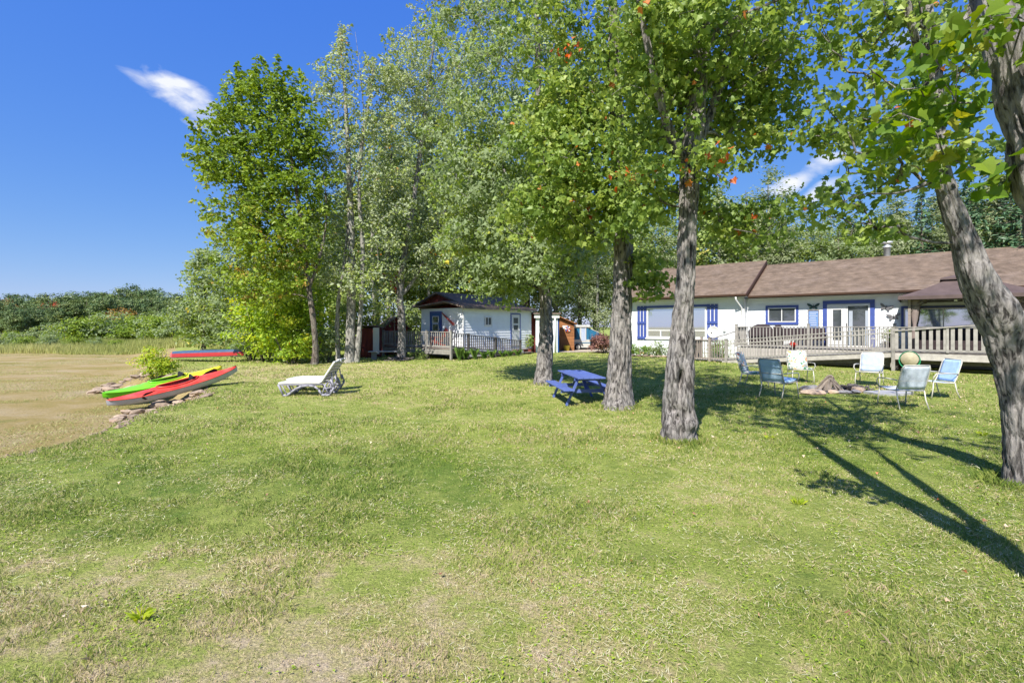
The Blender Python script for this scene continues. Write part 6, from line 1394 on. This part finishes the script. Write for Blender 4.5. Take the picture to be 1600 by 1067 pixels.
# bush between house and cabin, purple barberry
shrub('purple-brown barberry bush at the end of the gravel drive', 943, 32.0, 1.9, 1.35, 'purple', 81, 60, .12, name='barberry_bush', group=None, sig=.2)
shrub('yellow-green low bush right beside the barberry', 966, 31.5, 1.0, 1.0, 'lime', 82, 24, .1, group=None, sig=.18)
for i, (s, w_, h_, lm, lb) in enumerate(((.1, 1.1, .8, 'bed', 'low leafy plant at the left corner of the house'), (1.0, 1.2, .7, 'bed', 'flowering low plant under the picture window, left'), (2.0, 1.3, .95, 'lime', 'leafy bush under the picture window beside the trunk'), (3.1, 1.2, .8, 'bed', 'low foundation plant hidden behind the centre trunk'), (4.1, 1.3, 1.15, 'lime', 'green bush behind the left end of ramp railing'), (5.6, 1.0, 1.2, 'lime', 'yellowish bush below the satellite dish'))):
    q = house_pt(s, -OUT - .75); D = q.y; shrub(lb, 800 + q.x / D * K, D, w_, h_, lm, 90 + i, 26, .1, name='foundation_bush', group='bushes along the house foundation', sig=.17, nl=30)
mb = MB(); qs = [house_pt(s, -OUT - 1.45 - .1 * math.sin(s * 2)) for s in np.linspace(-.6, 4.9, 16)]
for i, q in enumerate(qs): o = bpy.data.objects.new('rock', RK[i % 6]); C.objects.link(o); o.location = (q.x, q.y, gzf(q.x, q.y) + .05); o.scale = (.42, .36, .3); o.rotation_euler.z = i * 1.7; tag(o, 'grey-brown edging rock along the flower bed in front of the house', 'rock', 'edging rocks of the flower bed')
# small plants at the foot of the cabin ramp
def tuft(label, loc, h, n, seed, spread=.25, group='grassy clumps at the cabin ramp'):
    rng = np.random.default_rng(seed); t = thing('ornamental_grass', label, 'plant', loc, group=group); a = rng.uniform(0, 6.28, n); L_ = h * rng.uniform(.6, 1.1, n); w = .012; vs = []; st = []; k = 0
    for i in range(n):
        d = np.array([math.cos(a[i]), math.sin(a[i]), 0]); s = np.array([-d[1], d[0], 0]) * w; b0 = d * rng.uniform(0, .06)
        p1 = b0 + d * spread * .4 * L_[i] / h + np.array([0, 0, L_[i] * .65]); p2 = b0 + d * spread * L_[i] / h + np.array([0, 0, L_[i] * rng.uniform(.75, 1)])
        vs += [b0 - s, b0 + s, p1 + s * .8, p2, p1 - s * .8]
    link('blades', np_mesh('blades', np.array(vs), np.arange(n * 5), np.arange(n) * 5, [Lm['bed']], False, {'tint': ('FACE', rng.uniform(0, .75, n))}), t); return t
for i, (x, y, h) in enumerate(((-1.6, -1.35, .75), (-1.1, -1.3, .6), (-.5, -1.4, .65), (.3, -1.35, .45), (1.0, -1.3, .5), (1.9, -1.35, .42), (2.6, -1.3, .4), (3.3, -1.35, .42))):
    tuft('arching %s clump of strappy leaves, number %s along the cabin ramp foot' % (('tall', 'smaller', 'leaning', 'low', 'loose', 'thin', 'short', 'last')[i], ('first', 'second', 'third', 'fourth', 'fifth', 'sixth', 'seventh', 'eighth')[i]) if 0 else ('tall arching strap-leaved clump at the corner post of the cabin ramp', 'upright strap-leaved clump second from the cabin ramp corner post', 'leaning strap-leaved clump below the cabin near corner', 'low grassy clump under the cabin ramp, below the corner', 'loose grassy clump below the small cabin window', 'thin grassy clump midway along the cabin ramp', 'short grassy clump before the white cabin door', 'small grassy clump at the lower end of the cabin ramp')[i], cab_pt(x, y, 0), h, 90, 200 + i)
shrub('low dark weeds under the cabin deck beside the plank table', 655, 27.3, 1.8, .5, 'wood', 84, 30, .09, name='weeds', group=None, sig=.15, cat='weeds')

# bush by the kayaks
q = G(243, 597, -.12); shrub('yellow-green rounded bush on the bank behind the kayaks', 243, 17.2, 1.35, 1.2, 'shrub', 85, 70, .075, name='bank_bush', group=None, sig=.14, nl=40)
# ---- shrubs across the lake bed, and the far wooded shore
f1 = local_tree('lakeside_shrub', 'rounded green shrub beyond the reeds across the lake bed', 'shrub', 3.4, .06, [((0, 0, 1.7), 2.1, 1.8, 1.4, 60), ((1.3, 0, 1.3), 1.3, 1.2, 1.1, 24), ((-1.2, .2, 1.2), 1.4, 1.2, 1.0, 24)], 'oval', .26, 24, .34, 'lime', seed=101, group='shrubs beyond the reeds', zmin=.3)
f2 = local_tree('lakeside_shrub', 'darker green shrub beyond the reeds across the lake bed', 'shrub', 3.4, .06, [((0, 0, 1.8), 2.0, 1.8, 1.5, 60), ((1.0, 0, 1.1), 1.6, 1.2, 1.0, 24), ((-1.2, .2, 1.6), 1.2, 1.2, 1.1, 24)], 'oval', .26, 24, .34, 'dark_maple', seed=102, group='shrubs beyond the reeds', zmin=.3)
spots = [(95, 60, 3.0, 0, 0), (140, 56, 3.9, 1, 1), (165, 58, 4.4, 0, 2), (190, 60, 4.3, 0, 3), (215, 57, 3.9, 1, 4), (240, 55, 3.8, 0, 5), (262, 52, 3.6, 1, .5), (285, 50, 3.4, 0, 1.5), (310, 47, 3.0, 1, 2.5), (65, 62, 2.6, 0, 1), (20, 60, 2.0, 1, 2), (-30, 60, 3, 0, 3), (-90, 60, 3, 1, 4), (345, 45, 3, 0, 1.1)]
spots += [(15, 47, 1.9, 0, 3), (45, 46, 1.6, 1, 1), (78, 47, 1.8, 0, 2), (112, 46, 1.5, 1, 4), (150, 47, 1.4, 0, 5), (-30, 47, 1.8, 1, 0), (185, 46, 1.2, 1, .6)]
place([(f1, 3.4), (f2, 3.4)], spots, None)
h1 = local_tree('far_tree', 'round-topped green tree in the far wooded shore', 'tree', 14, .3, [((0, 0, 9), 4.6, 4.6, 4.4, 70), ((2.5, 0, 6), 3.2, 3.2, 3.2, 30), ((-2.5, 1, 6), 3.2, 3.2, 3.2, 30), ((0, 0, 3), 3.6, 3.4, 2.6, 30)], 'oval', .55, 34, .95, 'far', seed=111, group='trees of the far wooded shore', zmin=2)
h2 = local_tree('far_tree', 'lighter green tree in the far wooded shore', 'tree', 14, .3, [((0, 0, 9.5), 4.0, 4.0, 4.2, 70), ((2.2, 0, 6), 3.4, 3.2, 3.2, 30), ((-2.2, 1, 5.5), 3.4, 3.2, 3.2, 30), ((0, 0, 3), 3.6, 3.4, 2.6, 30)], 'oval', .55, 34, .95, 'far_light', seed=112, group='trees of the far wooded shore', zmin=2)
h3 = local_tree('far_tree', 'dark green tree in the far wooded shore', 'tree', 14, .3, [((0, 0, 10), 4.0, 4.0, 3.6, 60), ((2.4, 0, 5.5), 3.0, 3.2, 2.6, 30), ((-2.6, 1, 6.5), 2.8, 3.2, 3.0, 30)], 'oval', .55, 34, .85, 'far', seed=113, group='trees of the far wooded shore', zmin=2)
hr = random.Random(5); spots = []
for i in range(46):
    px = -160 + i * 13.2 + hr.uniform(-6, 6); prof = 56 if px < 100 else (56 + (px - 100) * .10 if px < 215 else max(44, 68 - (px - 215) * .22))
    for row in range(2):
        D = hr.uniform(120, 138) + row * 34; top = EYE + (prof - (14 if row == 0 else 0) + hr.uniform(-11, 4)) * D / K; spots.append((px + row * 6, D, top, hr.choice((0, 0, 1, 2, 2)), hr.uniform(0, 6)))
place([(h1, 14), (h2, 14), (h3, 14)], spots, None)
for nm, lm, px, D, py, lb in (('far_tree', 'orange', 10, 150, 462, 'orange-yellow tree at the left end of the far shore'), ('far_tree', 'red', 80, 150, 464, 'bright red maple among green trees of the far shore'), ('far_tree', 'orange', 190, 117, 478, 'small orange tree below the hilltop of the far shore')):
    hh = EYE + (510 - py) * D / K; t = local_tree(nm, lb, 'tree', hh, .25, [((0, 0, hh * .68), 2.3, 2.3, hh * .20, 26)], 'oval', .6, 20, .8, lm, seed=int(px) + 7, zmin=2); t.location = ((px - 800) / K * D, D, 0)

# ================================================================ GROUND COVER
rng = np.random.default_rng(99)
def scatter(d0, d1, dens, kmax=1.22):
    A = kmax * (d1 ** 2 - d0 ** 2); n = int(A * dens); D = np.sqrt(rng.uniform(d0 ** 2, d1 ** 2, n)); X = rng.uniform(-kmax, kmax, n) * D; return X, D
def blades(parts, name, label, m, mask, kind='stuff'):
    P0 = []; Hh = []; Ww = []
    for d0, d1, dens, h, w in parts:
        X, Y = scatter(d0, d1, dens); k = mask(X, Y) ; X, Y = X[k], Y[k]
        n1 = fbm(X * 1.3, Y * 1.3, seed=31, o=2); P0.append(np.stack([X, Y], 1)); Hh.append(h * (.45 + 1.1 * np.clip((n1 - .3) * 2, 0, 1)) * rng.uniform(.5, 1.3, len(X))); Ww.append(np.full(len(X), w))
    XY = np.concatenate(P0); H_ = np.concatenate(Hh); W_ = np.concatenate(Ww); n = len(XY); Z = gz(XY[:, 0], XY[:, 1])
    a = rng.uniform(0, 2 * np.pi, n); lean = rng.uniform(.15, 1.25, n) * H_; face = rng.uniform(0, 2 * np.pi, n)
    b = np.stack([XY[:, 0], XY[:, 1], Z - .004], 1); s = np.stack([np.cos(face), np.sin(face), np.zeros(n)], 1) * (W_ * rng.uniform(.6, 1.3, n))[:, None]; d = np.stack([np.cos(a), np.sin(a), np.zeros(n)], 1)
    mid = b + d * (lean * .35)[:, None] + np.array([0, 0, 1])[None] * (H_ * .6)[:, None]; tip = b + d * lean[:, None] + np.array([0, 0, 1])[None] * (H_ * .92)[:, None]
    V = np.stack([b - s, b + s, mid + s * .7, tip, mid - s * .7], 1).reshape(-1, 3)
    me = np_mesh(name, V, np.arange(n * 5), np.arange(n) * 5, [m], False, {'tint': ('FACE', rng.uniform(0, 1, n))})
    o = link(name, me, kind=kind)
    if label: o['label'] = label
    return n
def lawn_mask(X, Y):
    b = bank(X, Y); keep = b > -.35 + .5 * rng.uniform(0, 1, len(X)) * (b < .6)
    n = fbm(X * 2.3, Y * 2.3, seed=41, o=3); keep &= rng.uniform(0, 1, len(X)) < np.clip((n - .22) * 4.2, .12, 1)
    # not under the house, decks or on the drive
    dx, dy = X - HX, Y - HYY; s = dx * math.cos(TH_) - dy * math.sin(TH_); q = dx * math.sin(TH_) + dy * math.cos(TH_); keep &= ~((s > -.3) & (s < 19) & (q > -.5)) & ~((s > 4.9) & (q > -RQ - .05))
    dx, dy = X - CO.x, Y - CO.y; c, s_ = math.cos(CRZ), math.sin(CRZ); u = dx * c + dy * s_; v = -dx * s_ + dy * c; keep &= ~((u > -1.8) & (u < 6.5) & (v > -.9) & (v < 5))
    keep &= ~((X > 1.2) & (X < 8.2) & (Y > 33)); r = np.hypot(X - FX, Y - FY); keep &= r > .75
    return keep
blades([(1.7, 3.2, 6800, .040, .0019), (3.2, 5, 4300, .040, .0026), (5, 8, 1900, .042, .0042), (8, 13, 760, .046, .0068), (13, 21, 300, .05, .011), (21, 33, 80, .06, .018)], 'grass', 'short mown lawn grass, green with straw-coloured patches', M['grass'], lawn_mask)
def thatch():
    P0 = []; Ls = []; Ws = []
    for d0, d1, dens, L_, w in ((1.7, 3.4, 2600, .036, .0011), (3.4, 6, 1000, .04, .0018), (6, 10, 260, .05, .003)):
        X, Y = scatter(d0, d1, dens); k = lawn_mask(X, Y) & (fbm(X * 1.1, Y * 1.1, seed=61, o=3) + .25 * rng.uniform(-1, 1, len(X)) > .47); X, Y = X[k], Y[k]; P0.append(np.stack([X, Y], 1)); Ls.append(np.full(len(X), L_)); Ws.append(np.full(len(X), w))
    XY = np.concatenate(P0); n = len(XY); L_ = np.concatenate(Ls) * rng.uniform(.4, 1.4, n); w = np.concatenate(Ws); a = rng.uniform(0, 6.283, n); d = np.stack([np.cos(a), np.sin(a), rng.uniform(-.1, .35, n)], 1); s = np.stack([-np.sin(a), np.cos(a), 0 * a], 1) * w[:, None]
    c = np.stack([XY[:, 0], XY[:, 1], gz(XY[:, 0], XY[:, 1]) + rng.uniform(.008, .035, n)], 1); bend = s * rng.uniform(-6, 6, n)[:, None]
    V = np.stack([c - s, c + s, c + d * L_[:, None] * .5 + bend + s, c + d * L_[:, None] + bend * 1.5, c + d * L_[:, None] * .5 + bend - s], 1).reshape(-1, 3)
    st = leaf_mat('dry_straw', [(0, (.26, .20, .11)), (.5, (.46, .38, .23)), (1, (.60, .53, .38))], transl=.2, rough=.7, spec=.2)
    link('thatch', np_mesh('thatch', V, np.arange(n * 5), np.arange(n) * 5, [st], False, {'tint': ('FACE', rng.uniform(0, 1, n))}), kind='stuff')['label'] = 'dry straw thatch lying in the lawn'
thatch()
# taller weedy tufts and creeping leaves in the lawn
def clover(n_, name, label, size, m, d0=1.9, d1=9, thr=.5, z=.018):
    A = 1.2 * (d1 ** 2 - d0 ** 2); X, Y = scatter(d0, d1, n_ / A, 1.2); k = lawn_mask(X, Y) & (fbm(X * 1.7, Y * 1.7, seed=51, o=2) > thr); X, Y = X[k], Y[k]; Z = gz(X, Y) + rng.uniform(.005, z, len(X))
    link(name, leaves_mesh(name, np.stack([X, Y, Z], 1), size, 'oval', [m], rng, rng.uniform(.1, .6, len(X)), .85, .05), kind='stuff')['label'] = label
def collars():
    vs = []; n0 = 0; XY = []; H_ = []
    for (cx, cy, r) in [(2.64, 7.69, .30), (2.34, 10.8, .37), (1.0, 15.2, .34), (5.82, 5.54, .27), (-9.1, 22.3, .25), (-8.0, 23.9, .4), (-5.9, 26, .3)]:
        n = 900 if cy < 12 else 350; a = rng.uniform(0, 6.283, n); q = r + np.abs(rng.normal(0, .09, n)) - .03; XY.append(np.stack([cx + q * np.cos(a), cy + q * np.sin(a)], 1)); H_.append(rng.uniform(.04, .13, n))
    XY = np.concatenate(XY); h = np.concatenate(H_); n = len(XY); a = rng.uniform(0, 6.283, n); d = np.stack([np.cos(a), np.sin(a), 0 * a], 1); s = np.stack([-np.sin(a), np.cos(a), 0 * a], 1) * (.0022 + XY[:, 1:2] * .00028)
    b = np.stack([XY[:, 0], XY[:, 1], gz(XY[:, 0], XY[:, 1]) - .01], 1); u = np.array([0, 0, 1.])[None]
    V = np.stack([b - s, b + s, b + d * (h * .2)[:, None] + u * (h * .6)[:, None] + s, b + d * (h * .55)[:, None] + u * h[:, None], b + d * (h * .2)[:, None] + u * (h * .6)[:, None] - s], 1).reshape(-1, 3)
    link('trunk_grass', np_mesh('trunk_grass', V, np.arange(n * 5), np.arange(n) * 5, [M['grass']], False, {'tint': ('FACE', rng.uniform(0, .8, n))}), kind='stuff')['label'] = 'longer unmown grass round the feet of the tree trunks'
collars()
clover(60000, 'lawn_weeds', 'small creeping broad-leaved weeds in the lawn', .02, Lm['shrub'], thr=.5)
dead = leaf_mat('dead_leaves', [(0, (.13, .06, .035)), (.35, (.25, .14, .08)), (.6, (.45, .36, .24)), (.8, (.45, .40, .32)), (1, (.4, .12, .05))], transl=.1)
X, Y = scatter(2.6, 18, 7, 1.15); k = lawn_mask(X, Y) & (rng.uniform(0, 1, len(X)) < np.clip(.3 + .12 * X, .2, 1)); X, Y = X[k], Y[k]
link('fallen_leaves', leaves_mesh('fallen_leaves', np.stack([X, Y, gz(X, Y) + .035], 1), .036, 'lobed', [dead], rng, rng.uniform(0, 1, len(X)) ** .8, .6, .05), kind='stuff')['label'] = 'scattered dry brown and whitish leaves on the lawn'
# coarse bright tufts
n = 5; X, Y = scatter(2.1, 8, n / (1.1 * (64 - 4.4)), 1.1); vs = []; tt = []
for x, y in zip(X, Y):
    if bank(np.array([x]), np.array([y]))[0] < .5: continue
    z = gzf(x, y)
    for j in range(46):
        a = rng.uniform(0, 6.28); L_ = rng.uniform(.035, .085); d = np.array([math.cos(a), math.sin(a), 0]); s = np.array([-d[1], d[0], 0]) * .0016; b0 = np.array([x, y, z]) + d * rng.uniform(0, .05)
        p1 = b0 + d * L_ * .25 + np.array([0, 0, L_ * .6]); p2 = b0 + d * L_ * .7 + np.array([0, 0, L_ * .8]); vs += [b0 - s, b0 + s, p1 + s, p2, p1 - s]; tt.append(rng.uniform(.3, .8))
link('grass_tufts', np_mesh('grass_tufts', np.array(vs), np.arange(len(vs)), np.arange(len(tt)) * 5, [Lm['shrub']], False, {'tint': ('FACE', np.array(tt) * .6 + .3)}), kind='stuff')['label'] = 'coarse bright tufts of crabgrass in the lawn'
# reeds along the far edge of the lake bed
n = 90000; D = rng.uniform(39, 62, n) ; X = rng.uniform(-1.35, -.53, n) * D; keep = (D > 40 + 2.0 * (vnoise(X * .25, D * 0, seed=3) - .5) * 2) & (D > 38 + .0 * X); X, D = X[keep], D[keep]; n = len(X)
h = (.55 + .75 * vnoise(X * .35, D * .35, seed=8)) * rng.uniform(.6, 1.1, n) * np.clip(.35 + (D - 40) / 5, .35, 1.05); Z = gz(X, D); a = rng.uniform(0, 6.28, n); ln = rng.uniform(.0, .3, n) * h
b0 = np.stack([X, D, Z - .02], 1); s = np.stack([np.cos(a), np.sin(a), 0 * a], 1) * .028; d = np.stack([np.cos(a + 1.3), np.sin(a + 1.3), 0 * a], 1)
V = np.stack([b0 - s, b0 + s, b0 + d * ln[:, None] + np.array([0, 0, 1]) * h[:, None]], 1).reshape(-1, 3)
tn = np.clip(.5 * vnoise(X * .12, D * .3, seed=12) + .45 * rng.uniform(0, 1, n), 0, 1)
link('reeds', np_mesh('reeds', V, np.arange(n * 3), np.arange(n) * 3, [M['reed']], False, {'tint': ('FACE', tn)}), kind='stuff')['label'] = 'tall grassy reeds along the far edge of the dry lake bed'
# sparse green growth on the lake bed
n = 90000; D = rng.uniform(6.5, 42, n); X = rng.uniform(-1.25, -.5, n) * D; k = (bank(X, D) < -.8) & (fbm(X * .3, D * .5, seed=14, o=3) > .50); X, D = X[k], D[k]; n = len(X); Z = gz(X, D); a = rng.uniform(0, 6.28, n); h = rng.uniform(.015, .05, n)
b0 = np.stack([X, D, Z - .003], 1); s = np.stack([np.cos(a), np.sin(a), 0 * a], 1) * .008; V = np.stack([b0 - s, b0 + s, b0 + np.stack([np.sin(a) * h, np.cos(a) * h, h], 1)], 1).reshape(-1, 3)
link('lake_bed_grass', np_mesh('lake_bed_grass', V, np.arange(n * 3), np.arange(n) * 3, [M['reed']], False, {'tint': ('FACE', rng.uniform(0, .8, n))}), kind='stuff')['label'] = 'thin new grass sprouting on the dry lake bed'

# ---- the near shore behind the camera, mirrored in the windows
spots = []
for i in range(16):
    x = -75 + i * 10 + hr.uniform(-3, 3); y = -62 - hr.uniform(0, 14)
    c = copy_thing(w1 if i % 2 else w3, (x, y, -.5), hr.uniform(0, 6), (1.2, 1.2, hr.uniform(.9, 1.3)), 'broadleaf tree on the shore behind the viewer'); c['group'] = 'trees on the shore behind the viewer'

# pebbles, clods and sticks strewn below the bank
n = 2000; Y = rng.uniform(6.3, 24, n) ** 1; xb = np.interp(Y, BY, BX); X = xb - np.abs(rng.normal(0, .9, n)) + .25; k = rng.uniform(0, 1, n) < np.clip(1.2 - Y / 26, .2, 1); X, Y = X[k], Y[k]; n = len(X)
base = np.array([[1, 0, 0], [0, 1, 0], [-1, 0, 0], [0, -1, 0], [0, 0, .8], [0, 0, -.6]]); tri = np.array([[0, 1, 4], [1, 2, 4], [2, 3, 4], [3, 0, 4], [1, 0, 5], [2, 1, 5], [3, 2, 5], [0, 3, 5]])
s = rng.gamma(2, .008, n) + .008; a = rng.uniform(0, 6.28, n); c, s_ = np.cos(a), np.sin(a); Bv = base[None] * rng.uniform(.6, 1.4, (n, 6, 1)) * s[:, None, None]
V = np.stack([Bv[..., 0] * c[:, None] - Bv[..., 1] * s_[:, None] + X[:, None], Bv[..., 0] * s_[:, None] + Bv[..., 1] * c[:, None] + Y[:, None], Bv[..., 2] + gz(X, Y)[:, None] + .004], -1).reshape(-1, 3)
F = (tri[None] + (np.arange(n) * 6)[:, None, None]).reshape(-1); link('pebbles', np_mesh('pebbles', V, F, np.arange(n * 8) * 3, [M['stone']], False), kind='stuff')['label'] = 'pebbles and dirt clods strewn below the crumbled bank'
